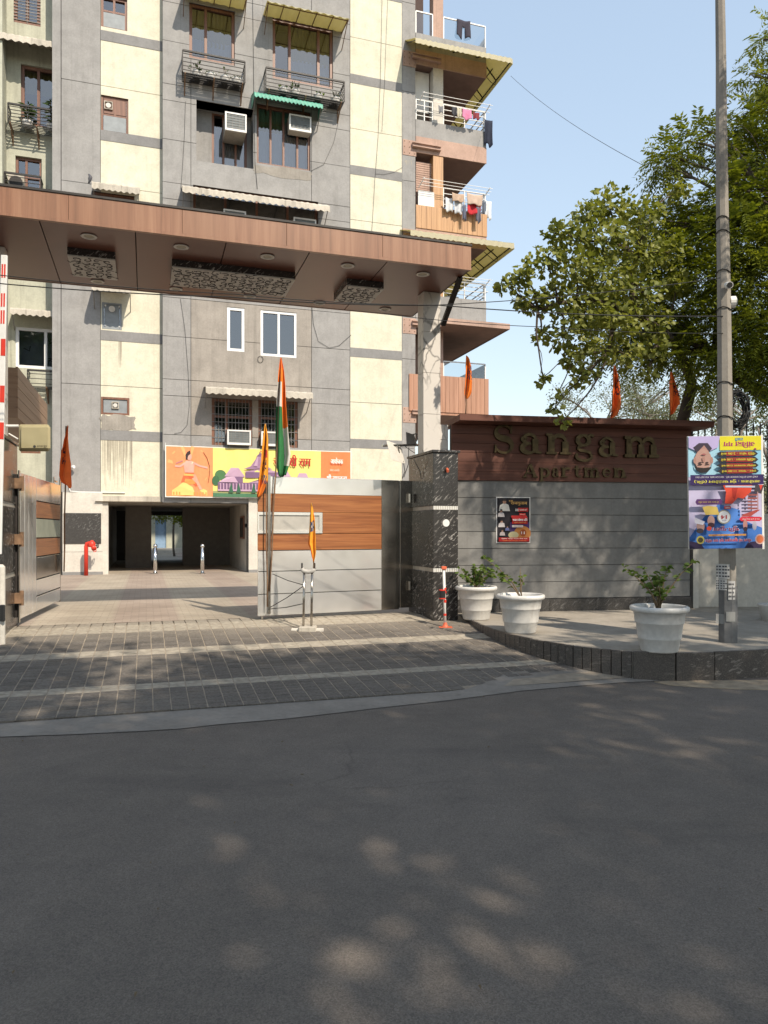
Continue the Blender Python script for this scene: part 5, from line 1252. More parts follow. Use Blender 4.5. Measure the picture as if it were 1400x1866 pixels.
# raised barrier arm at the left edge, on its cabinet
t = thing('barrier_gate', (at(8, 1150, 8.9).x, 8.9, .2), 'raised red and white barrier arm on a grey cabinet by the left pier', 'barrier')
xb = at(7.5, 700, 8.9).x; zb_ = .2
b = MB(); b.box(xb - .26, xb + .0, 8.88, 8.96, zb_, 1.2); b.build('cabinet', M['white_tile'], t, bevel=.03, fix=True)
b = MB(); b.box(xb - .03, xb + .03, 8.84, 8.88, .52, .72); b.build('lock_box', M['black_plastic'], t, bevel=.01, fix=True)
AT, AB = at(8, 465, 8.85), at(-3, 1010, 8.85); b = MB(); b.bar(AB, AT, .075, .03); b.build('arm', M['white_paint'], t, bevel=.006, fix=True)
for y0 in (482, 535, 566, 618, 703, 770):
    for dx, ww in ((-.022, .018), (.008, .018)) if y0 < 600 else ((-.012, .055),):
        hgt = .2 if y0 > 600 else .16; f_ = (1010 - y0) / 545; pt_ = AB.lerp(AT, f_) + Vector((dx + ww / 2, 0, 0)); p2_ = AB.lerp(AT, f_ - hgt / (AT.z - AB.z)) + Vector((dx + ww / 2, 0, 0))
        b = MB(); b.bar(p2_ + Vector((0, -.0165, 0)), pt_ + Vector((0, -.0165, 0)), ww, .003); b.build('red_stripe', M['red_paint'], t)

# reader panels on arms
def px_box(name, x0, y0, x1, y1, Y, d, mat, par, bev=.02): b = MB(); b.box((x0 - CX) / F * Y, (x1 - CX) / F * Y, Y, Y + d, EYE - (y1 - CY) / F * Y, EYE - (y0 - CY) / F * Y); return b.build(name, mat, par, bevel=bev, fix=True)
t = thing('reader_panel', at(62, 822, 9.9), 'beige square reader panel on an arm above the left gate leaf', 'reader panel')
px_box('housing', 33, 773, 88, 822, 9.95, .06, M['beige_box'], t); px_box('cover', 36, 776, 90, 819, 9.90, .055, M['beige_box'], t)
P = Print(I4, at(60, 0, 9.9).x, at(86, 0, 9.9).x, at(0, 816, 9.9).z, at(0, 811, 9.9).z, 9.898); P.ell(.12, .5, .1, .45, (.05, .05, .05)); P.text("energy", .3, .1, .7, .8, (.08, .07, .05)); P.build('maker_mark', t)
b = MB(); b.tube([at(10, 776, 9.95), at(34, 776, 9.97)], .018, 8); b.tube([at(16, 790, 10.0), at(33, 800, 9.99)], .01, 6); b.build('arm', M['white_paint'], t)
t = thing('reader_panel', at(715, 840, 11.3), 'white square reader panel tilted on a pipe arm left of the right pier', 'reader panel')
b = MB(); q = [at(704, 803, 11.25), at(728, 812, 11.5), at(737, 845, 11.45), at(713, 838, 11.2)]; off = Vector((.02, .05, .01)); b.add([*q, *[p + off for p in q]], [(0, 1, 2, 3), (7, 6, 5, 4), (0, 4, 5, 1), (1, 5, 6, 2), (2, 6, 7, 3), (3, 7, 4, 0)]); b.build('panel', M['white_tile'], t, bevel=.006, fix=True)
b = MB(); b.tube([at(697, 812, 11.3), at(762, 811, 11.6)], .02, 8); b.tube([at(724, 812, 11.42), at(727, 826, 11.45)], .02, 8); b.build('pipe_arm', M['steel_pipe'], t)
b = MB()
for (xa, ya, xc, yc) in ((735, 840, 733, 872), (745, 815, 736, 870), (755, 838, 768, 873), (771, 820, 772, 868), (738, 813, 757, 826)): b.tube([at(xa, ya, 11.45), at((xa + xc) / 2 + 4, (ya + yc) / 2 + 3, 11.45), at(xc, yc, 11.45)], .006, 5)
b.build('loose_cables', M['cable'], t)
t = thing('floodlight', at(752, 810, 11.5), 'small black floodlight on the pipe arm by the marble column', 'floodlight')
b = MB(); b.add([at(740, 787, 11.4), at(752, 791, 11.5), at(757, 809, 11.5), at(741, 810, 11.4)] + [p + Vector((.03, .07, 0)) for p in (at(740, 787, 11.4), at(752, 791, 11.5), at(757, 809, 11.5), at(741, 810, 11.4))], [(0, 1, 2, 3), (7, 6, 5, 4), (0, 4, 5, 1), (1, 5, 6, 2), (2, 6, 7, 3), (3, 7, 4, 0)]); b.build('housing', M['black_plastic'], t)
b = MB(); b.tube([at(752, 792, 11.55), at(759, 790, 11.6), at(761, 800, 11.6), at(756, 808, 11.55)], .012, 6); b.build('yoke', M['black_plastic'], t)

# guard cabin roof clad in brown boards behind the left pier
gc = thing('cabin_roof', fb(-2.6, 13.5, ZG), 'brown board-clad flat roof of a cabin behind the left pier', 'cabin')
uu = -1.78; nb = 5
for k in range(nb):
    z0 = 3.25 + .15 * k; b = MB(FB); b.box(uu - .03, uu + rnd.uniform(-.003, .003), 11.9, 15.3, z0 + .004, z0 + .146); b.build('cladding_board', M['cabin_wood'] if 'cabin_wood' in M else M.setdefault('cabin_wood', wood('cabin_boards', (.30, .18, .11), (.38, .24, .15), False, .55, .6)), gc)
b = MB(FB); b.box(-5, uu - .03, 11.9, 15.3, 3.25, 3.98); b.build('roof_slab', M['cabin_wood'], gc)
for v in (12.2, 15.1): b = MB(FB); b.box(-3.4, -3.25, v, v + .15, ZG, 3.25); b.build('post', M['white_tile'], gc)

# bollards, hydrant
b0 = None
for px in (283, 369):
    p = gz(px, 1046, ZG)
    if b0 is None:
        b0 = thing('bollard', p, 'polished steel bollard, left of the two at the passage mouth', 'bollard', 'steel bollards')
        b = MB(); b.tube([p, p + Vector((0, 0, .80))], .055, 16); b.build('tube', M['steel_pipe'], b0, smooth=True)
        b = MB(); b.lathe([(.02, 0), (.05, .02), (.068, .06), (.05, .105), (.01, .125)], p + Vector((0, 0, .79)), 16); b.build('ball_cap', M['steel_pipe'], b0, smooth=True)
        b = MB(); b.lathe([(.09, 0), (.09, .02), (.06, .03)], p, 16); b.build('foot_ring', M['steel_pipe'], b0)
    else:
        c_ = copy_tree(b0); c_.location = p; c_['label'] = 'polished steel bollard, right of the two at the passage mouth'
p = gz(157, 1049, ZG); Y = p.y
t = thing('fire_hydrant', p, 'bright red hydrant standpipe with a black wheel before the white pier', 'hydrant')
b = MB(); k = Y / F
b.tube([p, (p.x, Y, wz(996, Y)), (p.x + 1.5 * k, Y, wz(991, Y)), (p.x + 6 * k, Y, wz(990, Y)), (p.x + 13 * k, Y, wz(990, Y))], [.058, .058, .06, .06, .06], 14); b.build('standpipe', M['red_paint'], t, smooth=True)
b = MB(); b.lathe([(.09, 0), (.1, .03), (.1, .12), (.07, .16), (.03, .2)], (p.x + 11 * k, Y - .02, wz(997, Y)), 14); b.tube([(p.x + 12 * k, Y, wz(994, Y)), (p.x + 17 * k, Y - .1, wz(1000, Y))], [.06, .075], 12); b.build('valve_body', M['red_paint'], t, smooth=True)
b = MB(); cx, cz = p.x + 21 * k, wz(994, Y)
b.tube([(cx, Y + .075 * math.cos(a * .5236), cz + .075 * math.sin(a * .5236)) for a in range(13)], .011, 6); b.tube([(cx - .08, Y, cz), (cx, Y, cz)], .012, 6); b.tube([(cx, Y, cz - .075), (cx, Y, cz + .075)], .009, 6); b.build('hand_wheel', M['black_plastic'], t, smooth=True)
b = MB(); b.tube([(p.x + 17 * k + .04 * math.cos(a * .5236), Y - .05, wz(1003, Y) + .04 * math.sin(a * .5236)) for a in range(13)], .012, 6); b.build('chain_ring', M['red_paint'], t)
# wall camera on the tower
p = fb(U(130, VA - .1), VA - .1, Zb(130, 852, VA - .1)); t = thing('wall_camera', p, 'small white wall camera beside the left orange flag', 'camera')
b = MB(); b.tube([p, p + Vector((.1, -.06, .02))], .05, 12); b.build('housing', M['white_paint'], t); b = MB(); b.tube([p, p + Vector((-.02, .11, -.06))], .02, 8); b.build('mount', M['white_paint'], t)
# ------------------------------------------------------------------ sign wall
SL = pl(FS, 1258, 1000, 0)[0]
sw = thing('sign_wall', FS @ Vector((SL / 2, 0, ZG)), 'low sign wall of grey boards and red-brown wood under a flat roof', 'wall')
zw0, zp, zr_ = 2.41, .505, 3.30
b = MB(FS); b.box(.0, SL - .005, .03, .25, ZG, zr_); b.build('wall_core', M['core'], sw)
nrow = 7; hrow = (zw0 - zp) / nrow
for k in range(nrow):
    b = MB(FS); y = rnd.uniform(-.002, .002); b.box(.0, SL, y, .03, zp + hrow * k + .004, zp + hrow * (k + 1) - .004); b.build('grey_board', M['sign_panel'], sw, bevel=.002, fix=True)
nw = 6; hw = (zr_ - zw0) / nw
for k in range(nw):
    b = MB(FS); y = -.03 + rnd.uniform(-.002, .002); b.box(-.04, SL + .0, y, .028, zw0 + hw * k + .0015, zw0 + hw * (k + 1) - .0015); b.build('wood_board', M['sign_wood'], sw, bevel=.0015, fix=True)
x = -.0; ks = [.0, .75, 1.6, 2.4, 3.3, SL]
for a, c in zip(ks, ks[1:]): b = MB(FS); b.box(a + .002, c - .002, -.035, .03, ZG - .02, zp - .004); b.build('plinth_slab', M['granite_soft'], sw, bevel=.004, fix=True)
b = MB(FS); b.box(-.02, SL + .17, -.42, .45, zr_ + .002, zr_ + .10); b.build('roof_slab', M['sign_wood'], sw, bevel=.004, fix=True)
b = MB(FS); b.box(SL + .001, SL + .05, -.01, .25, ZG, zr_ - .02); b.build('end_board', M['dark_iron'], sw)
b = MB(FS); b.box(SL + .052, SL + .17, .02, .24, ZG, 1.9); b.build('end_post', M['white_tile'], sw)

# raised letters
def stroke(b, pts, wd, y0, y1):
    k = len(pts); wd = [wd] * k if not hasattr(wd, '__len__') else wd; Lf, Rt = [], []
    for i, (x, z) in enumerate(pts):
        xa, za = pts[max(i - 1, 0)]; xb_, zb__ = pts[min(i + 1, k - 1)]; dx, dz = xb_ - xa, zb__ - za; l = math.hypot(dx, dz) or 1
        nx, nz = -dz / l * wd[i] / 2, dx / l * wd[i] / 2; Lf.append((x + nx, z + nz)); Rt.append((x - nx, z - nz))
    for i in range(k - 1): 
        q = [Lf[i], Rt[i], Rt[i + 1], Lf[i + 1]]; b.add([(p[0], y0, p[1]) for p in q] + [(p[0], y1, p[1]) for p in q], [(0, 1, 2, 3)] + [(0, 4, 5, 1), (2, 6, 7, 3)] + ([(0, 3, 7, 4)] if i == 0 else []) + ([(1, 2, 6, 5)] if i == k - 2 else []) + [(1, 5, 6, 2), (0, 3, 7, 4)])
def arc(cx, cz, rx, rz, a0, a1, n=14): return [(cx + rx * math.cos(R(a0 + (a1 - a0) * i / n)), cz + rz * math.sin(R(a0 + (a1 - a0) * i / n))) for i in range(n + 1)]
def bulge(n, lo, hi): return [lo + (hi - lo) * math.sin(math.pi * i / (n - 1)) for i in range(n)]
def letter(ch):
    """list of (points, widths) in a box 1 wide and 1 high (descenders below 0)"""
    T, t = .25, .09
    serif = lambda x0, x1, z: ([(x0, z), (x1, z)], .085)
    if ch == 'S': 
        p = arc(.5, .74, .34, .22, 30, 270, 16) + arc(.5, .27, .36, .24, 90, -150, 16)[1:]; n = len(p)
        return [(p, [.1 + .17 * math.exp(-((i / (n - 1) - .5) / .2) ** 2) for i in range(n)]), ([(.84, .98), (.82, .70)], .08), ([(.14, .30), (.12, .02)], .08)]
    if ch == 'a': return [([(.70, .05), (.70, .72)], T), (arc(.45, .70, .26, .25, 8, 165, 10), bulge(11, .12, .12)), (arc(.22, .70, .09, .1, 0, 330, 8), .12), (arc(.44, .27, .30, .23, 75, 300, 14), bulge(15, .09, .22)), ([(.70, .08), (.95, .05)], .1)]
    if ch in 'nm':
        if ch == 'n': return [([(.22, .04), (.22, .95)], T), ([(.78, .04), (.78, .62)], T), (arc(.53, .62, .25, .30, 170, 0, 10), bulge(11, .08, .16)), serif(.02, .45, .045), serif(.56, 1.0, .045), serif(.02, .25, .95)]
        return [([(.15, .04), (.15, .95)], .165), ([(.50, .04), (.50, .62)], .165), ([(.86, .04), (.86, .62)], .165), (arc(.34, .62, .16, .30, 170, 0, 10), bulge(11, .06, .12)), (arc(.70, .62, .16, .30, 170, 0, 10), bulge(11, .06, .12)), serif(.01, .3, .045), serif(.36, .65, .045), serif(.72, 1.01, .045), serif(.01, .18, .95)]
    if ch == 'g': return [(arc(.45, .68, .28, .25, 0, 360, 20), [.11 + .10 * abs(math.cos(i / 20 * 6.283)) for i in range(21)]), (arc(.42, .30, .22, .12, 100, 200, 8) + [(.3, .18), (.6, .14), (.82, .06)], .13), (arc(.48, -.12, .38, .2, 35, -215, 18), [.12] * 19), ([(.66, .84), (.80, .95), (.96, .90)], .12)]
    if ch == 'A': return [([(.1, .04), (.48, .98)], .09), ([(.88, .04), (.5, .98)], .22), ([(.25, .34), (.75, .34)], .08), serif(-.02, .3, .045), serif(.66, 1.05, .045)]
    if ch == 'p': return [([(.2, -.38), (.2, .95)], T), (arc(.52, .5, .34, .40, 130, -130, 16), bulge(17, .08, .24)), serif(.0, .42, -.36), serif(.0, .22, .95)]
    if ch == 'r': return [([(.28, .04), (.28, .95)], T), (arc(.62, .60, .3, .32, 175, 40, 8), bulge(9, .1, .2)), serif(.05, .6, .045), serif(.05, .3, .95)]
    if ch == 't': return [([(.42, .2), (.42, 1.25)], T), (arc(.62, .22, .2, .17, 180, 330, 8), .13), serif(.08, .85, .92)]
    if ch == 'e': return [(arc(.5, .5, .36, .42, 10, 320, 18), [.1 + .13 * math.exp(-((i / 18 - .5) / .25) ** 2) for i in range(19)]), ([(.18, .52), (.86, .52)], .09)]
    return []
sg = thing('sign_lettering', FS @ Vector((SL / 2, -.08, zw0)), 'tarnished brass raised letters reading Sangam Apartmen on the wood', 'sign')
def put(ch, px0, px1, py_base, py_top, dep=.045):
    y = -.035; x0, z0 = pl(FS, px0, py_base, y - dep); x1, z1 = pl(FS, px1, py_top, y - dep); b = MB(FS)
    for i, (pts, wd) in enumerate(letter(ch)):
        w_, h_ = x1 - x0, z1 - z0; s_ = min(w_, h_) if ch != 'm' else h_
        wds = [q * (w_ if ch != 'm' else w_) * 1.0 for q in (wd if hasattr(wd, '__len__') else [wd] * len(pts))]
        stroke(b, [(x0 + w_ * px_, z0 + h_ * pz) for px_, pz in pts], wds, y - dep - .0025 * i, y + .004)
    b.build('letter', M['gold'], sg, fix=False)
for ch, a, c, yb, yt in (('S', 898, 939, 826, 774), ('a', 946, 989, 826, 790), ('n', 995, 1041, 827, 791), ('g', 1047, 1084, 827, 791), ('a', 1090, 1128, 831, 797), ('m', 1138, 1200, 832, 797)): put(ch, a, c, yb, yt)
for ch, a, c, yb, yt in (('A', 954, 979, 870, 846), ('p', 984, 1003, 870, 852), ('a', 1006, 1020, 869.5, 852), ('r', 1022, 1043, 869.5, 852), ('t', 1044, 1063, 869.5, 853), ('m', 1064, 1093, 869.5, 853), ('e', 1098, 1115, 870, 853), ('n', 1118, 1142, 870, 853)): put(ch, a, c, yb, yt, .025)

# black concert-style poster taped on the grey boards
x0, z0 = pl(FS, 906, 988, -.006); x1, z1 = pl(FS, 965, 907.5, -.006)
po = thing('wall_poster', FS @ Vector(((x0 + x1) / 2, -.01, z0)), 'black and red event poster taped on the grey wall boards', 'poster')
b = MB(FS); b.box(x0 - .014, x1 + .014, -.009, -.004, z0 - .014, z1 + .014); b.build('sheet', flat((.72, .70, .68)), po)
P = Print(FS, x0, x1, z0, z1, -.0095)
BK, RE, GO = (.018, .015, .02), (.42, .02, .02), (.55, .32, .10)
P.rect(0, 0, 1, 1, BK); P.rect(.4, .22, 1, .45, (.08, .04, .16)); P.ell(.78, .2, .26, .17, (.55, .22, .06)); P.ell(.5, .16, .16, .08, (.6, .52, .3)); P.ell(.8, .21, .1, .08, (.35, .08, .02)); P.text('11', .74, .18, .1, .06, (.75, .72, .7), .006)
for cx, cz, s, sh in ((.22, .80, 1.0, (.62, .60, .56)), (.12, .63, .62, (.55, .5, .5)), (.13, .40, .62, (.5, .46, .46)), (.15, .2, .5, (.5, .42, .42)), (.3, .3, .4, (.12, .14, .3))):
    P.poly([(cx - .17 * s, cz - .1 * s), (cx + .17 * s, cz - .1 * s), (cx + .13 * s, cz + .04 * s), (cx + .04 * s, cz + .07 * s), (cx - .05 * s, cz + .07 * s), (cx - .14 * s, cz + .03 * s)], sh)
    P.ell(cx, cz + .115 * s, .055 * s, .055 * s, (.34, .19, .13)); P.poly([(cx - .06 * s, cz + .13 * s), (cx + .06 * s, cz + .13 * s), (cx + .045 * s, cz + .18 * s), (cx - .045 * s, cz + .18 * s)], (.03, .025, .025))
P.rect(.42, .555, .9, .60, RE); P.rect(.44, .41, .92, .565, RE); P.rect(.62, .69, .94, .775, RE); P.rect(.66, .6, .86, .655, RE); P.rect(.44, .335, .78, .385, (.66, .6, .58)); P.rect(.03, .015, .98, .105, RE)
P.text('एक शाम', .34, .9, .12, .045, GO, .002); P.text('राजगुलाब', .4, .825, .5, .085, GO, .005)
P.text('11', .55, .70, .07, .055, (.75, .73, .72), .006); P.text('फरवरी रवि', .66, .71, .24, .04, (.72, .6, .55), .002); P.text('सांस्कृत', .68, .61, .15, .03, (.8, .5, .4))
P.text('भजन संधया दिन', .45, .475, .45, .065, (.82, .78, .78), .004); P.text('स्थान समय पता', .5, .425, .36, .025, (.75, .45, .12)); P.text('आमंत्रण', .47, .345, .26, .03, (.3, .05, .05)); P.text('श्याम मित्र मंडल सेवा दल', .1, .06, .8, .04, (.72, .6, .56), .002); P.text('निवेदक सर्व समाज', .14, .022, .72, .02, (.7, .35, .1))
P.build('print', po)

# ------------------------------------------------------------------ potted plants on the footpath
def big_pot(px, py, label, seed, h=.5, style=0):
    p = gz(px, py, .302); r_ = random.Random(seed); t = thing('potted_plant', p, label, 'potted plant', 'white pots on the footpath')
    b = MB(); k = h / .5
    b.lathe([(.0, .0), (.188, 0), (.196, .015), (.215, .13), (.222, .135), (.226, .15), (.243, .30), (.252, .305), (.256, .32), (.268, .425), (.292, .43), (.305, .44), (.310, .46), (.305, .482), (.292, .49), (.27, .488), (.262, .47), (.25, .43)], p, 40, caps=False)
    b.build('pot', M['pot'], t, smooth=True)
    b = MB(); b.lathe([(.0, .44), (.12, .447), (.262, .436)], p, 20, caps=False); b.build('soil', M['soil'], t)
    lv = MB(); c = p + Vector((0, 0, .44)); stems = []
    if style == 0: spec = [(r_.uniform(0, 6.28), r_.uniform(.08, .30), r_.uniform(.18, .38)) for _ in range(9)]
    elif style == 1: spec = [(2.9, .5, .55), (3.0, .34, .36), (1.2, .06, .42), (.4, .05, .3)]
    else: spec = [(r_.uniform(0, 6.28), r_.uniform(.05, .30), r_.uniform(.35, .62)) for _ in range(7)] + [(0.1, .42, .58), (3.3, .4, .5)]
    for a, rr, hh in spec:
        pts = [c + Vector((r_.uniform(-.03, .03), r_.uniform(-.03, .03), 0))]
        for q in (.35, .7, 1): pts.append(c + Vector((math.cos(a) * rr * q ** 1.4 + r_.uniform(-.02, .02), math.sin(a) * rr * q ** 1.4 * .8, hh * q * (1.05 - .1 * q))))
        b = MB(); b.tube(pts, [.009, .007, .005, .002], 6); b.build('stem', M['stem'], t, smooth=True)
        nl = (24 if style == 0 else 19 if style == 2 else (24 if hh > .35 and rr > .2 else 4))
        for i in range(nl):
            s_ = r_.uniform(.3, 1.0); q = min(2, int(s_ * 3)); f_ = s_ * 3 - q; pp = pts[q].lerp(pts[q + 1], min(1, f_)); aa = r_.uniform(0, 6.28)
            add_leaf(lv, pp, (math.cos(aa), math.sin(aa) * .8, r_.uniform(-.3, .6)), r_.uniform(.045, .085), 1.15)
        if style == 0:
            for i in range(5): aa = r_.uniform(0, 6.28); add_leaf(lv, pts[-1] + Vector((r_.uniform(-.05, .05), r_.uniform(-.05, .05), r_.uniform(-.06, .03))), (math.cos(aa), math.sin(aa), r_.uniform(-.2, .4)), r_.uniform(.05, .085), 1.1)
    lv.build('leaves', M['pot_leaf'], t)
big_pot(868, 1128, 'white ribbed pot with a bushy green plant beside the granite pier', 3, style=0)
big_pot(949, 1152, 'white ribbed pot with a thin leaning stem in front of the wall poster', 5, style=1)
big_pot(1202, 1186, 'white ribbed pot with a leafy twiggy shrub near the lamp pole', 8, style=2)

# ------------------------------------------------------------------ boundary wall, wash basin at the right
bw = thing('boundary_wall', (8, 12.9, ZG), 'pale cream boundary wall with iron pickets right of the sign wall', 'wall')
b = MB(); b.box(5.36, 14, 12.75, 12.95, ZG - .05, 1.9); b.build('wall', M['white_tile'], bw)
for k in range(46):
    x = 5.45 + k * .12; b = MB(); b.bar((x, 12.85, 1.9), (x, 12.85, 3.38), .018); b.add([(x - .02, 12.84, 3.38), (x + .02, 12.84, 3.38), (x + .02, 12.86, 3.38), (x - .02, 12.86, 3.38), (x, 12.85, 3.52)], [(0, 1, 4), (1, 2, 4), (2, 3, 4), (3, 0, 4)]); b.build('picket', M['dark_iron'], bw)
for z in (2.1, 3.2): b = MB(); b.bar((5.4, 12.85, z), (11.1, 12.85, z), .03); b.build('fence_rail', M['dark_iron'], bw)
q = thing('wire_fence', gz(1273, 1104, ZG), 'rusty post with sagging wire strands before the cream wall', 'fence')
p = gz(1273, 1104, ZG); b = MB(); b.bar(p, p + Vector((-.02, 0, 1.6)), .06); b.build('post', M['rust_iron'], q)
for z in (.25, .52, .8, 1.05): b = MB(); b.tube([p + Vector((0, -.03, z + .05)), p + Vector((.8, -.05, z - .07)), p + Vector((2.2, -.08, z - .12)), p + Vector((4, -.1, z - .05))], .006, 5); b.build('wire', M['cable'], q)
c = gz(1380, 1100, .3); Y = c.y; t = thing('wash_basin', c, 'old steel wash basin on a thin pipe stand behind the pole', 'basin')
b = MB(); b.lathe([(.05, 0), (.1, .02), (.24, .1), (.3, .2), (.33, .21), (.33, .23), (.28, .215), (.2, .12), (.0, .05)], (c.x + .05, Y, wz(1044, Y)), 20, caps=False); b.build('bowl', M['steel_dull_reflect'], t, smooth=True)
b = MB(); b.tube([c, (c.x, Y, wz(1060, Y)), (c.x - .02, Y, wz(1042, Y))], [.025, .022, .05], 8); b.build('stand_pipe', M['rust_iron'], t, smooth=True)
b = MB(); b.box(c.x - .4, c.x + .9, Y + .02, Y + .2, wz(1026, Y), wz(1004, Y)); b.build('back_slab', M['concrete'], t)
b = MB(); b.lathe([(.09, 0), (.12, .005)], c, 12); b.build('drain_ring', M['rust_iron'], t)
# white bucket edge at the frame border
c = gz(1404, 1130, .3); b = MB(); b.lathe([(.12, 0), (.15, .2), (.17, .22), (.165, .24)], c, 20); tag(b.build('bucket', M['pot'], smooth=True), 'white plastic tub at the right border of the photo', 'bucket')

# ------------------------------------------------------------------ lamp pole, its board, coil and cables
pb_ = gz(1327, 1170, .3); Yp = pb_.y; ptop = at(1310.5, -150, Yp)
pole = thing('utility_pole', pb_, 'tall tapering concrete pole on the footpath corner', 'pole')
b = MB(); k = 10; b.tube([Vector(pb_).lerp(ptop, i / k) + Vector((.004 * math.sin(i * 1.7), 0, 0)) for i in range(k + 1)], [.105 - .055 * i / k for i in range(k + 1)], 8); b.build('shaft', M['concrete'], pole)
b = MB(); b.tube([pb_ + Vector((0, 0, -.02)), pb_ + Vector((0, 0, .66))], .108, 8)
b.build('painted_foot', simple('grey_pole_paint', (.14, .14, .14), .6, 0, .3, 7, .3), pole)
def pole_pt(py): 
    f_ = (1170 - py) / 1320; c_ = Vector(pb_).lerp(ptop, f_); return c_, .105 - .055 * f_
for x0, y0, x1, y1, inkc in ((1311, 1028, 1330, 1055, 1), (1311, 1056, 1326, 1076, 2), (1328, 1059, 1341, 1093, 1), (1325, 1115, 1341, 1133, 0), (1311, 1120, 1322, 1138, 0)):
    c_, r_ = pole_pt((y0 + y1) / 2); Yf = c_.y - r_ - .004
    s_ = MB(); xx0, xx1, zz0, zz1 = wx(x0, Yf), wx(x1, Yf), wz(y1, Yf), wz(y0, Yf); n = 5; pts = []
    for i in range(n + 1):
        x = xx0 + (xx1 - xx0) * i / n; dx = max(-.98, min(.98, (x - c_.x) / (r_ + .002))); pts.append((x, c_.y - math.sqrt(1 - dx * dx) * (r_ + .005)))
    for (xa, ya), (xc, yc) in zip(pts, pts[1:]): s_.quad((xa, ya, zz0), (xc, yc, zz0), (xc, yc, zz1), (xa, ya, zz1))
    o = s_.build('pasted_notice', flat((.52, .51, .49) if inkc else (.27, .27, .26)), pole)
    if inkc:
        g = MB()
        for k in range(4):
            za = zz0 + (zz1 - zz0) * (.12 + .22 * k)
            for (xa, ya), (xc, yc) in list(zip(pts, pts[1:]))[:5 - (k % 2)]: g.quad((xa + .003, ya - .002, za), (xc - .003, yc - .002, za), (xc - .003, yc - .002, za + (zz1 - zz0) * .1), (xa + .003, ya - .002, za + (zz1 - zz0) * .1))
        g.build('notice_print', flat((.06, .06, .07)), o)
for py in (400, 425, 497, 565, 700, 762):
    c_, r_ = pole_pt(py); g = MB(); g.tube([c_ + Vector(((r_ + .006) * math.cos(a * .5236), (r_ + .006) * math.sin(a * .5236), .02 * math.sin(a))) for a in range(13)], .006, 5); g.build('wire_tie', M['cable'], pole)
g = MB(); c_, r_ = pole_pt(528); g.tube([c_ + Vector((-.0, -r_ - .02, .02)), c_ + Vector((-.02, -r_ - .12, -.01))], .04, 12); t = thing('pole_camera', c_, 'small white camera with black face on the pole', 'camera'); g.build('housing', M['white_paint'], t)
g = MB(); g.tube([c_ + Vector((-.02, -r_ - .12, -.01)), c_ + Vector((-.021, -r_ - .125, -.011))], .032, 12); g.build('lens_face', M['black_plastic'], t)
g = MB(); c_, r_ = pole_pt(543); g.tube([c_ + Vector((r_ - .01, 0, -.05)), c_ + Vector((r_ + .05, -.01, -.05))], .07, 14); t = thing('junction_box', c_ + Vector((r_, 0, 0)), 'round white junction box on the right side of the pole', 'junction box'); g.build('housing', M['white_paint'], t)
g = MB(); g.tube([c_ + Vector((r_ + .051, -.01, -.05)), c_ + Vector((r_ + .056, -.01, -.05))], .055, 14); g.build('cover', M['ac_grille'], t)
g = MB(); r__ = random.Random(4)
for k in range(16):
    rr = .11 + .012 * (k % 6) + r__.uniform(-.012, .012); c0 = at(1345, 746, Yp + .05) + Vector((r__.uniform(-.02, .03), r__.uniform(-.06, .06), r__.uniform(-.03, .03)))
    g.tube([c0 + Vector((rr * .8 * math.cos(a * .393), .02 * math.sin(a + k), rr * 1.35 * math.sin(a * .393))) for a in range(17)], .008, 5)
tag(g.build('cable_coil', M['cable'], smooth=True), 'bundle of coiled black cable hanging on the pole', 'cable')
# board hung upside down
bx = at(1256, 1001, 8.42); FBD = Matrix.Translation(bx) @ Matrix.Rotation(R(-.8), 4, 'Y') @ Matrix.Rotation(R(2), 4, 'Z'); BW, BH = 138 / F * 8.42, 206 / F * 8.42
bd = thing('notice_board', bx + Vector((BW / 2, 0, 0)), 'colourful printed board tied upside down on the pole', 'board')
b = MB(FBD); b.box(0, BW, 0, .022, 0, BH); b.build('backing', M['white_tile'], bd, bevel=.003, fix=True)
b = MB(FBD); b.box(BW - .012, BW + .012, -.004, .026, -.01, BH + .01); b.build('edge_strip', M['white_paint'], bd)
P = Print(FBD, .004, BW - .014, .004, BH - .004, -.001, flip=True)
P.rect(0, 0, 1, 1, (.48, .44, .62)); P.rect(0, 0, 1, .36, (.24, .50, .66)); P.rect(.58, 0, 1, .36, (.32, .55, .68))
P.poly([(0, .82), (.45, .70), (.62, .62), (.8, .72), (1, .9), (1, 1), (0, 1)], (.05, .16, .48)); P.poly([(.3, .66), (.6, .6), (.75, .75), (.5, .9), (.3, .82)], (.08, .22, .6)); P.poly([(0, .93), (.2, .95), (.25, 1), (0, 1)], (.03, .02, .06)); P.poly([(1, .93), (.85, .95), (.8, 1), (1, 1)], (.03, .02, .06))
P.rect(0, 0, .57, .125, (.62, .56, .02)); P.text('अंिकत गग', .09, .05, .43, .055, (.33, .02, .12), .004); P.text('टसटी', .25, .015, .11, .03, (.1, .3, .5), .002); P.line([(.10, .112), (.085, .12), (.075, .112)], .006, (.33, .02, .12))
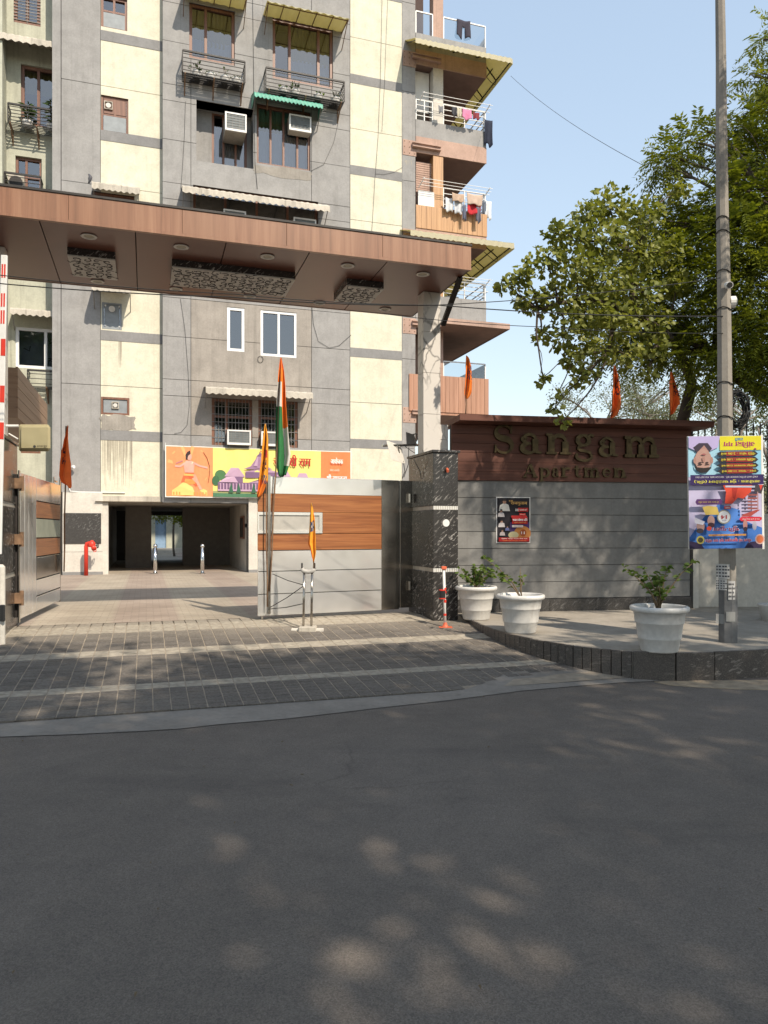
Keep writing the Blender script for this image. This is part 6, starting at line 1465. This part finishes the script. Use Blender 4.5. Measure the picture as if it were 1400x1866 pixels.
# portrait: shirt, neck, head, hair
P.poly([(.57, 0), (1, 0), (1, .10), (.9, .13), (.72, .135), (.6, .10)], (.42, .36, .60)); P.poly([(.68, .11), (.74, .06), (.86, .06), (.94, .1), (.9, .14), (.72, .14)], (.04, .03, .05)); P.poly([(.72, .14), (.79, .08), (.88, .14)], (.36, .2, .17))
P.ell(.805, .21, .115, .095, (.40, .24, .20), 26); P.ell(.69, .215, .02, .03, (.36, .2, .16)); P.ell(.92, .215, .02, .03, (.36, .2, .16))
P.poly([(.69, .235), (.70, .285), (.75, .318), (.82, .325), (.88, .312), (.92, .28), (.925, .235), (.90, .275), (.80, .282), (.71, .275)], (.02, .015, .015))
for x in (.757, .853): P.ell(x, .235, .022, .007, (.05, .03, .03)); P.line([(x - .028, .25), (x + .028, .252)], .004, (.04, .02, .02))
P.poly([(.79, .23), (.785, .192), (.80, .185), (.825, .19), (.818, .23)], (.34, .18, .15)); P.poly([(.765, .163), (.80, .17), (.845, .163), (.80, .152)], (.30, .1, .1))
for i, (tx, z) in enumerate((('पीित भोज - 2.00 बजे', .137), ('अितिथ सममान - 1.00 बजे', .19), ('सांसकृत कारयकरम 12.00 बजे', .241), ('हवन - परात: 11.00 बजे', .292))):
    P.poly([(.06, z + .022), (.10, z), (.58, z), (.63, z + .022), (.58, z + .045), (.10, z + .045)], (.025, .02, .025)); P.poly([(.14, z + .003), (.5, z + .003), (.5, z + .042), (.14, z + .042)], (.24, .02, .02)); P.text(tx, .1, z + .011, .47, .024, (.62, .5, .05), .0015)
P.rect(0, .345, 1, .435, (.03, .015, .09)); P.text('टसटी बनने के िलए समपरक करें - 9812541800, 9213671001', .08, .355, .85, .022, (.6, .58, .6)); P.text('आयोजक : गुंब फाउंडेशन (रिज.)', .05, .388, .9, .036, (.62, .56, .1), .002)
P.poly([(.16, .44), (.56, .44), (.52, .50), (.54, .60), (.44, .605), (.36, .55), (.28, .56), (.18, .5)], (.60, .06, .03)); P.poly([(.36, .46), (.44, .46), (.43, .55), (.4, .57)], (.40, .03, .02)); P.line([(.12, .455), (.53, .45)], .008, (.42, .45, .55)); P.poly([(.0, .44), (.12, .44), (.14, .5), (.04, .52)], (.05, .04, .05)); P.poly([(.02, .44), (.07, .44), (.05, .49)], (.6, .05, .03))
for i in range(5): P.rect(.10, .52 + .03 * i, .23, .535 + .03 * i, (.25, .07, .06)); P.k -= 1
P.k += 1; P.rect(.085, .5, .1, .66, (.36, .2, .2)); P.poly([(.06, .66), (.12, .66), (.3, .70), (.32, .72), (.2, .72)], (.35, .06, .05))
for i in range(4): P.rect(.26, .55 + .03 * i, .28, .57 + .03 * i, (.05, .03, .06)); P.k -= 1
P.k += 1; P.ell(.56, .72, .095, .062, (.30, .28, .2)); P.ell(.56, .72, .08, .053, (.66, .66, .68)); P.text('14', .525, .705, .075, .033, (.40, .02, .03), .004); P.text('जुलाई', .53, .745, .06, .012, (.1, .1, .3))
P.poly([(.60, .56), (.93, .56), (.95, .585), (.93, .61), (.60, .61), (.58, .585)], (.09, .03, .13)); P.text('शी िसदध बाबा शयाम मंिदर', .63, .577, .28, .02, (.5, .36, .12)); P.rect(.47, .625, .56, .65, (.35, .04, .04)); P.text('सथान', .485, .63, .06, .014, (.7, .6, .6))
P.poly([(.05, .728), (.08, .722), (.33, .722), (.36, .74), (.33, .76), (.08, .76), (.05, .745)], (.55, .02, .04)); P.text('गांव के सभी बनधु सादर', .08, .732, .24, .018, (.75, .6, .6))
P.poly([(.63, .70), (.82, .70), (.86, .63), (.78, .62), (.66, .63)], (.55, .40, .10)); P.ell(.745, .755, .05, .05, (.42, .25, .22)); P.ell(.745, .79, .048, .022, (.05, .02, .03)); P.ell(.89, .80, .055, .05, (.36, .22, .2)); P.ell(.9, .84, .05, .022, (.04, .03, .04)); P.poly([(.83, .76), (.97, .72), (.97, .77), (.86, .79)], (.6, .58, .66))
P.ell(.285, .79, .03, .045, (.42, .2, .18)); P.ell(.285, .83, .03, .02, (.04, .02, .03)); P.ell(.16, .80, .03, .04, (.44, .42, .5))
P.text('भूिम-पूजन', .37, .80, .36, .055, (.62, .62, .68), .006); P.text('भूिम-पूजन', .374, .802, .352, .05, (.25, .02, .05), .003); P.ell(.78, .82, .035, .02, (.55, .06, .03)); P.rect(.28, .872, .79, .888, (.62, .3, .06)); P.text('रिववार पूिणमा जयेषठ शुभ मुहूरत', .32, .874, .42, .011, (.15, .05, .1))
P.text('गौतम मां कुशक्षम एवं राम मंिदर', .21, .905, .63, .042, (.66, .6, .62), .004); P.text('गौतम मां कुशक्षम एवं राम मंिदर', .213, .907, .624, .038, (.5, .03, .04), .0015); P.ell(.905, .92, .055, .036, (.45, .38, .08)); P.ell(.905, .92, .035, .023, (.06, .05, .02)); P.ell(.10, .92, .065, .045, (.62, .4, .36)); P.ell(.10, .92, .048, .034, (.6, .16, .06))
P.build('print', bd)
for z in (.25, BH - .15):
    b = MB(); c_ = FBD @ Vector((BW * .5, .03, z)); b.tube([c_ + Vector((-.12, 0, 0)), c_ + Vector((-.1, .35, .01)), c_ + Vector((.1, .35, .01)), c_ + Vector((.12, 0, 0))], .006, 5); b.build('tie_wire', M['cable'], bd)
# overhead cables
def cable(name_lab, pts, r=.011):
    b = MB(); n = 24; P3 = [Vector(p) for p in pts]; out = []
    for a, c in zip(P3, P3[1:]):
        for i in range(n): out.append(a.lerp(c, i / n) - Vector((0, 0, .0 + (c - a).length * .012 * 4 * (i / n) * (1 - i / n))))
    out.append(P3[-1]); b.tube(out, r, 6); tag(b.build('overhead_cable', M['cable'], smooth=True), name_lab, 'cable', 'overhead cables')
cable('upper of the two dark cables running along the canopy underside', [at(-160, 481, 7.6), at(430, 536, 8.0), at(790, 556, 8.3), at(1313, 506, 8.6)], .0045)
cable('thicker dark cable crossing just below the canopy edge', [at(-160, 500, 7.7), at(420, 541, 8.1), at(800, 556, 8.4), at(1318, 576, 8.62)], .006)
cable('lowest cable from the column foot to the pole', [at(700, 572, 8.9), at(1000, 596, 8.8), at(1318, 607, 8.62)], .004)
cable('thin wire from the upper yellow awning to the neem branch', [at(931, 138, 24.6), at(1178, 304, 13.5)], .005)
# ------------------------------------------------------------------ trees
def np_mesh(name, V, Q, mat, parent, smooth=False):
    base = np.array(root_of(parent).location); me = bpy.data.meshes.new(name); V = (V - base).astype(np.float32); k = Q.shape[1]
    me.vertices.add(len(V)); me.vertices.foreach_set('co', V.ravel()); me.loops.add(Q.size); me.loops.foreach_set('vertex_index', Q.astype(np.int32).ravel())
    me.polygons.add(len(Q)); me.polygons.foreach_set('loop_start', np.arange(0, Q.size, k, dtype=np.int32)); me.update(calc_edges=True); me.validate()
    me.materials.append(mat); o = bpy.data.objects.new(name, me); COL.objects.link(o); o.parent = parent; return o
def unit(a): return a / np.maximum(np.linalg.norm(a, axis=1, keepdims=True), 1e-9)
def clump_points(clumps, n, surf=.5):
    """n points spread through the clumps (centre, radius vector) with weight by area, denser towards the shell"""
    w = np.array([c[1][0] * c[1][2] for c in clumps]); w = w / w.sum(); idx = nrng.choice(len(clumps), n, p=w)
    C = np.array([tuple(c[0]) for c in clumps])[idx]; Rr = np.array([c[1] for c in clumps])[idx]
    d = unit(nrng.normal(size=(n, 3))); r = nrng.random(n) ** surf
    return C + d * r[:, None] * Rr, d
def neem_cloud(P, D, ln=.27, pairs=6):
    n = len(P); t = unit(D * .8 + nrng.normal(size=(n, 3)) * .5 + np.array([0, 0, -.12])); up = np.array([0, 0, 1.0])
    bvec = unit(np.cross(t, up) + 1e-3); L_ = ln * (.75 + .5 * nrng.random(n)); Vs_, k = [], 0
    for i in range(pairs):
        s = .15 + .85 * i / (pairs - 1); c = P + t * (L_ * s)[:, None]; c[:, 2] -= .32 * L_ * s * s
        for sg in (-1, 1):
            d = unit(t * .55 + bvec * sg * .75 + np.array([0, 0, -.3]) + nrng.normal(size=(n, 3)) * .16); sz = (L_ * .3 * (1 - .3 * abs(s - .5)))[:, None]
            nrm = unit(np.cross(d, t) + 1e-4); sd_ = unit(np.cross(d, nrm)); wd = sz * .15
            Vs_.append(np.stack([c, c + d * sz * .45 + sd_ * wd, c + d * sz, c + d * sz * .45 - sd_ * wd], 1))
    V = np.concatenate(Vs_, 0).reshape(-1, 3); return V, np.arange(len(V)).reshape(-1, 4)
def quad_cloud(P, D, ln=.2, wr=.5, droop=.3):
    n = len(P); d = unit(D * .5 + nrng.normal(size=(n, 3)) * .7 + np.array([0, 0, -droop])); s = unit(np.cross(d, nrng.normal(size=(n, 3)))); L_ = (ln * (.7 + .6 * nrng.random(n)))[:, None]
    V = np.stack([P, P + d * L_ * .5 + s * L_ * wr * .5, P + d * L_, P + d * L_ * .5 - s * L_ * wr * .5], 1).reshape(-1, 3); return V, np.arange(len(V)).reshape(-1, 4)
def limb(b, a, c, r0, r1, bend=.12, n=6, k=6):
    a, c = Vector(a), Vector(c); d = (c - a); L_ = d.length; o = Vector((rnd.uniform(-1, 1), rnd.uniform(-1, 1), rnd.uniform(-.2, 1))) * L_ * bend
    pts = [a.lerp(c, i / k) + o * math.sin(math.pi * i / k) + Vector((rnd.uniform(-1, 1), rnd.uniform(-1, 1), rnd.uniform(-1, 1))) * L_ * .012 for i in range(k + 1)]; pts[0], pts[-1] = a, c
    b.tube(pts, [r0 + (r1 - r0) * i / k for i in range(k + 1)], n); return pts
def twigs(b, clumps, hubs, r0=.05, sub=5):
    for c, rv in clumps:
        c = Vector(c); h = min(hubs, key=lambda q: (q - c).length); pts = limb(b, h, c, r0, r0 * .45, .1, 6, 5)
        for i in range(sub):
            d = Vector((rnd.uniform(-1, 1) * rv[0], rnd.uniform(-1, 1) * rv[1], rnd.uniform(-.8, 1) * rv[2])) * .85; limb(b, pts[rnd.randint(2, 5)], c + d, r0 * .35, r0 * .08, .12, 5, 4)

# neem tree at the right: trunk beyond the frame, crown over the footpath
nb_ = Vector((8.3, 11.6, .0)); neem = thing('neem_tree', nb_, 'large neem tree whose feathery crown fills the right edge behind the pole', 'tree')
b = MB(); fork = Vector((7.6, 11.5, 2.6)); limb(b, nb_, fork, .28, .22, .04, 10, 6)
hubs = [fork]
for c in ((6.6, 12.2, 4.6), (7.6, 12.4, 6.2), (8.8, 11.2, 5.6), (7.6, 9.4, 5.4), (6.2, 11.6, 6.6), (9.6, 9.6, 6.5), (7.2, 10.8, 8.0), (7.0, 7.6, 6.2)):
    p = limb(b, fork if len(hubs) < 5 else hubs[rnd.randint(1, 4)], c, .15, .08, .1, 8, 6); hubs.append(Vector(c)); hubs.append(p[3])
low = limb(b, fork, at(1345, 690, 11.8), .16, .085, .05, 8, 6); p2 = limb(b, low[-1], at(1300, 640, 12.0), .08, .05, .05, 8, 5); hubs += [low[-1], p2[-1]]
ncl = []
def nc(px, py, Y, rpx, ry=None, k=1.0): 
    r = rpx / F * Y; ncl.append((at(px, py, Y), (r, ry or r * 1.1, r * .85 * k)))
for q in ((1392, 72, 12.6, 22), (1420, 50, 12.6, 24), (1375, 140, 12.6, 24), (1405, 150, 12.6, 26), (1362, 205, 12.4, 26), (1395, 215, 12.2, 34), (1345, 240, 12.3, 24), (1420, 290, 12.2, 50), (1365, 275, 12.2, 40), (1330, 300, 12.3, 26), (1225, 285, 12.8, 34), (1258, 258, 12.9, 28), (1210, 300, 12.8, 24), (1285, 238, 12.8, 22),
          (1345, 350, 12.0, 55), (1400, 380, 11.8, 60), (1290, 375, 12.4, 38), (1350, 430, 11.6, 60), (1420, 460, 11.5, 70), (1270, 440, 12.3, 45), (1300, 500, 12.0, 55), (1380, 520, 11.4, 65), (1240, 560, 12.4, 45), (1320, 580, 11.8, 58), (1400, 610, 11.3, 65), (1270, 630, 12.0, 45), (1350, 650, 11.4, 55), (1235, 470, 12.6, 40), (1410, 680, 11.2, 50), (1230, 640, 12.4, 30), (1290, 690, 12.0, 30), (1165, 440, 12.8, 34), (1210, 400, 12.8, 36), (1110, 500, 13.0, 40), (1180, 540, 13.0, 46), (1120, 590, 13.0, 42), (1200, 610, 12.9, 44), (1160, 650, 12.9, 36), (1080, 560, 13.0, 34), (1230, 430, 12.8, 40), (1090, 640, 13.0, 26)): nc(*q)
ncl_vis = list(ncl)
for c, r in (((8.6, 9.5, 6.8), 1.5), ((9.6, 10.4, 7.6), 1.6), ((8.0, 11, 8.6), 1.6), ((10.2, 8.6, 6.6), 1.6), ((9.2, 7.6, 7.2), 1.5)): ncl.append((Vector(c), (r, r, r * .8)))
_o = [((7.4, 8.2, 6.8), .95), ((8.5, 7.2, 7.6), 1.0), ((6.6, 8.6, 7.9), .8), ((7.8, 6.9, 6.2), .85), ((9.3, 6.4, 7.0), 1.1), ((8.2, 8.9, 8.8), 1.0), ((7.1, 7.3, 8.6), .7), ((9.9, 7.7, 8.4), 1.1), ((6.9, 9.3, 6.2), .6), ((6.4, 7.6, 6.9), .45)]
_r = random.Random(23); shade_cl = []
for k in range(10): shade_cl.append(((_r.uniform(5.3, 9), _r.uniform(6.7, 7.6), _r.uniform(8.2, 8.85)), _r.uniform(.38, .58)))
for k in range(9): shade_cl.append(((5.9 + 3.1 * _r.random() ** .75, _r.uniform(6.5, 7.8), _r.uniform(6.2, 8.2)), _r.uniform(.36, .58)))
for k in range(7): shade_cl.append(((_r.uniform(4.8, 6), _r.uniform(6.7, 7.5), _r.uniform(6.4, 8.1)), _r.uniform(.10, .2)))
shade_cl = [(Vector(c), (r, r, r * .75)) for c, r in shade_cl]
twigs(b, ncl_vis, hubs, .035, 4); twigs(b, ncl[len(ncl_vis):], hubs, .05, 4); twigs(b, shade_cl, hubs, .014, 2)
b.build('trunk', M['bark'], neem, smooth=True)
P_, D_ = clump_points(ncl_vis, 4900, .5); V_, Q_ = neem_cloud(P_, D_, .35, 7); tag(np_mesh('crown', V_, Q_, M['neem'], neem), kind='stuff')
P_, D_ = clump_points(ncl[len(ncl_vis):], 3200, .5); V_, Q_ = neem_cloud(P_, D_, .38, 5); tag(np_mesh('crown_side', V_, Q_, M['neem'], neem), kind='stuff')
P_, D_ = clump_points(shade_cl, 3000, .6); V_, Q_ = neem_cloud(P_, D_, .26, 5); tag(np_mesh('crown_front', V_, Q_, M['neem'], neem), kind='stuff')

# bauhinia with two-lobed leaves, rooted behind the sign wall
bb = Vector((5.0, 13.4, .3)); bau = thing('bauhinia_tree', bb, 'spreading tree with large two-lobed leaves overhanging the sign wall', 'tree')
b = MB(); fk = at(1262, 700, 12.4); limb(b, bb, fk, .13, .10, .05, 8, 6); f2 = at(1215, 610, 12.0); limb(b, fk, f2, .085, .07, .08, 8, 5); hubs = [fk, f2]
for px, py, Y, r in ((1120, 560, 11.4, .05), (1050, 545, 11.0, .04), (980, 565, 10.8, .03), (1160, 470, 11.6, .05), (1085, 440, 11.3, .04), (1190, 655, 11.8, .05), (1110, 640, 11.2, .04)):
    h = min(hubs, key=lambda q: (q - at(px, py, Y)).length); pts = limb(b, h, at(px, py, Y), r + .015, r * .6, .1, 7, 5); hubs += [pts[3], pts[-1]]
bcl = []
def bc(px, py, Y, rpx, k=.8): r = rpx / F * Y; bcl.append((at(px, py, Y), (r, r * 1.2, r * k)))
for q in ((1110, 375, 11.4, 42), (1070, 392, 11.2, 30), (1165, 400, 11.6, 45), (1040, 430, 11.0, 38), (1100, 440, 11.2, 48), (1160, 465, 11.5, 48), (1010, 425, 10.9, 20), (995, 475, 10.8, 34), (1045, 490, 10.9, 42), (1105, 510, 11.1, 48), (1165, 530, 11.5, 45), (955, 500, 10.7, 26), (925, 520, 10.6, 18), (965, 545, 10.8, 30), (1015, 545, 10.9, 38), (1070, 570, 11.0, 42), (1130, 585, 11.2, 42), (1190, 590, 11.6, 38), (1030, 610, 11.0, 36), (985, 612, 10.9, 18), (1085, 635, 11.1, 36), (1140, 645, 11.3, 36), (1195, 640, 11.6, 30), (1045, 655, 11.0, 24), (1055, 690, 10.9, 22), (1020, 722, 10.8, 12), (990, 690, 10.8, 13), (1010, 745, 10.8, 12), (1025, 768, 10.75, 15), (1075, 680, 11.0, 18), (1215, 460, 11.8, 36), (1235, 350, 12.2, 24), (1180, 680, 11.4, 16), (1235, 520, 11.9, 30)): bc(*q)
twigs(b, bcl, hubs, .018, 3); b.tube([at(1045, 655, 11.0), at(1030, 690, 10.9), at(1015, 720, 10.8), at(1012, 748, 10.8), at(1024, 768, 10.75)], .008, 5); b.tube([at(1020, 660, 11), at(1000, 680, 10.8), at(982, 692, 10.8)], .007, 5)
b.build('trunk', M['bark'], bau, smooth=True)
lp = np.array([(0, 0), (.40, .10), (.52, .5), (.34, .95), (0, .72), (-.34, .95), (-.52, .5), (-.40, .10)]); LF = [(0, 1, 2, 3, 4), (0, 4, 5, 6, 7)]
NL = 4500; P_, D_ = clump_points(bcl, NL, .42)
d = unit(D_ * .45 + nrng.normal(size=(NL, 3)) * .45 + np.array([0, -.1, -.35])); nn = unit(np.array([.25, -.35, .8]) + nrng.normal(size=(NL, 3)) * .45); x_ = unit(np.cross(d, nn)); n_ = np.cross(x_, d); sz = .05 + .055 * nrng.random(NL)
scr = CX + F * P_[:, 0] / P_[:, 1]; order = np.argsort(P_[:, 1] - .3 * nrng.random(NL)); big = set(order[:300].tolist())
lm = MB(); lm.add([(a, c, abs(a) * .45) for a, c in lp], LF); lme = to_mesh(lm, 'leaf', M['bauhinia'])
V_ = []; 
for i in range(NL):
    if i in big:
        o = bpy.data.objects.new('leaf', lme); COL.objects.link(o); o.parent = bau
        mt = Matrix(((x_[i][0], d[i][0], n_[i][0]), (x_[i][1], d[i][1], n_[i][1]), (x_[i][2], d[i][2], n_[i][2]))).to_4x4(); mt.translation = Vector(P_[i]) - bau.location; o.matrix_basis = mt @ Matrix.Scale(sz[i] * 1.08, 4)
rest = np.array([i for i in range(NL) if i not in big])
Vn = P_[rest][:, None, :] + (x_[rest][:, None, :] * lp[None, :, :1] + d[rest][:, None, :] * lp[None, :, 1:] + n_[rest][:, None, :] * (np.abs(lp[None, :, :1]) * .45)) * sz[rest][:, None, None]
Vn = Vn.reshape(-1, 3); k0 = (np.arange(len(rest)) * 8)[:, None]; Qn = np.concatenate([k0 + np.array([[0, 1, 2, 3, 4]]), k0 + np.array([[0, 4, 5, 6, 7]])], 0)
tag(np_mesh('crown', Vn, Qn, M['bauhinia'], bau), kind='stuff')

# dusty thin trees beyond the wall
for i, (px, Y, top, w, lab) in enumerate(((1110, 25, 690, 80, 'pale dusty tree low behind the two right flags, leftmost of the far trees'), (1195, 23, 665, 70, 'grey-green thin tree behind the small torn flag'), (1290, 20, 700, 70, 'dry twiggy tree behind the pole'), (1390, 18, 690, 80, 'dry scrubby tree at the right edge beyond the pickets'), (1160, 30, 695, 60, 'hazy small tree between the two nearer far trees'))):
    g0 = at(px, CY, Y); g0.z = 0; t = thing('scrub_tree', g0, lab, 'tree', 'dusty trees beyond the wall'); b = MB(); topz = EYE - (top - CY) / F * Y; hubs = []
    for k in range(5): c_ = g0 + Vector((rnd.uniform(-1, 1) * w / F * Y * .7, rnd.uniform(-.6, .6), topz * rnd.uniform(.6, .85))); pts = limb(b, g0 + Vector((0, 0, .2)), c_, .07, .03, .1, 6, 6); hubs += [pts[4], pts[-1]]
    cl = []
    for k in range(26):
        r = rnd.uniform(.4, .75); cl.append((g0 + Vector((rnd.uniform(-1, 1) * w / F * Y, rnd.uniform(-1, 1), topz * rnd.uniform(.45, 1) - .3)), (r, r, r * .8)))
    twigs(b, cl, hubs, .025, 6); b.build('trunk', M['bark_pale'], t, smooth=True)
    P_, D_ = clump_points(cl, 6500, .6); V_, Q_ = quad_cloud(P_, D_, .085, .4); tag(np_mesh('crown', V_, Q_, M['scrub'], t), kind='stuff')

# street trees behind the viewer shade the road; outer ones added to block skylight
for i, (x, y, h, rx, ry, lab, seed) in enumerate(((1.5, -4.1, 10.6, 4.8, 4.2, 'street tree on the near pavement shading the left of the road', 3), (8.2, -4.7, 10.6, 4.8, 4.2, 'street tree on the near pavement shading the right of the road', 5), (15.0, 1.0, 10.4, 3.8, 5.2, 'street tree on the near pavement far to the right', 12), (-8.0, .8, 11.2, 4.6, 5.0, 'street tree on the near pavement left of the viewer', 9), (-15, -4.2, 10.4, 5, 4.4, 'street tree on the near pavement far to the left', 14), (22.5, -4.2, 10.4, 5, 4.4, 'farthest street tree to the right on the near pavement', 16))):
    g0 = Vector((x, y - 6.4, .14)); t = thing('street_tree', g0, lab, 'tree', 'street trees behind the viewer'); b = MB(); fk = g0 + Vector((.2, .6, 3.6)); limb(b, g0, fk, .32, .24, .03, 10, 6); hubs = [fk]; r_ = random.Random(seed)
    cc = Vector((x, y, h)); cl = []
    for k in range(44):
        a = r_.uniform(0, 6.283); e = math.sqrt(r_.random()); zz = r_.uniform(-1, 1); r = r_.uniform(.9, 1.5)
        cl.append((cc + Vector((rx * e * math.cos(a), ry * e * math.sin(a), 1.7 * zz * (1 - .6 * e))), (r, r, r * .7)))
    for k in range(6): c_ = cc + Vector((rx * .5 * math.cos(k * 1.05), ry * .5 * math.sin(k * 1.05), -1.2)); pts = limb(b, fk, c_, .16, .07, .06, 7, 6); hubs += [pts[4], pts[-1]]
    twigs(b, cl, hubs, .05, 3); b.build('trunk', M['bark'], t, smooth=True)
    edge_tree = x < -3 or x > 12; P_, D_ = clump_points(cl, 7000 if edge_tree else 21000, .5); Pf, Df = clump_points([(cc, (rx * 1.05, ry * 1.05, 2.2))], 5200, .4); P_, D_ = np.concatenate([P_, Pf]), np.concatenate([D_, Df]); V_, Q_ = quad_cloud(P_, D_, .42 if edge_tree else .24, .55); tag(np_mesh('crown', V_, Q_, M['shade_leaf'], t), kind='stuff')

# fallen leaves and grit on the road and ramp
b = MB(); M['dry_leaf'] = simple('dry_leaf', (.17, .125, .075), .9, 0, .3)
for k in range(26):
    px, py = rnd.uniform(0, 1400), 1260 + 560 * rnd.random() ** 1.5; p = gz(px, py, .004)
    if p.y > 7.2 and p.x > 1.5: continue
    a = rnd.uniform(0, 6.28); add_leaf(b, p + Vector((0, 0, .008)), (math.cos(a), math.sin(a), .05), rnd.uniform(.014, .035), .7, Vector((0, 0, 1)))
tag(b.build('leaf_litter', M['dry_leaf']), 'scattered dry leaves on the road', None, None, 'stuff')
# far court seen through the passage
t = thing('far_house', fb(-4, 46, ZG), 'pale house front with a blue glass door seen through the passage', 'building')
b = MB(FB); dr = (U(283, 46), U(303, 46), ZG, 2.3); b.wall(-14, 8, ZG, 7, 46, 46.3, [dr]); b.build('wall', M['cream2'], t)
b = MB(FB); b.box(dr[0], dr[1], 46.1, 46.12, dr[2], dr[3]); b.build('glass_door', simple('blue_glass_door', (.25, .36, .5), .2), t)
b = MB(FB); b.box(dr[0] - .8, dr[1] + 1.0, 45.5, 46.0, ZG, ZG + .3); b.build('step', M['white_tile'], t)
g0 = fb(U(318, 40), 40, ZG); t = thing('courtyard_tree', g0, 'small green tree beyond the far end of the passage', 'tree'); b = MB(); limb(b, g0, g0 + Vector((0, 0, 2.0)), .07, .05, .04, 8, 5); b.build('trunk', M['bark_pale'], t, smooth=True)
cl = [(g0 + Vector((rnd.uniform(-.8, .8), rnd.uniform(-.5, .5), 2.2 + rnd.uniform(-.3, 1))), (.5, .5, .4)) for _ in range(9)] + [(g0 + Vector((.7, .2, 1.1 + .4 * q)), (.35, .35, .35)) for q in range(3)]; P_, D_ = clump_points(cl, 2600, .6); V_, Q_ = quad_cloud(P_, D_, .12, .5); tag(np_mesh('crown', V_, Q_, M['neem'], t), kind='stuff')
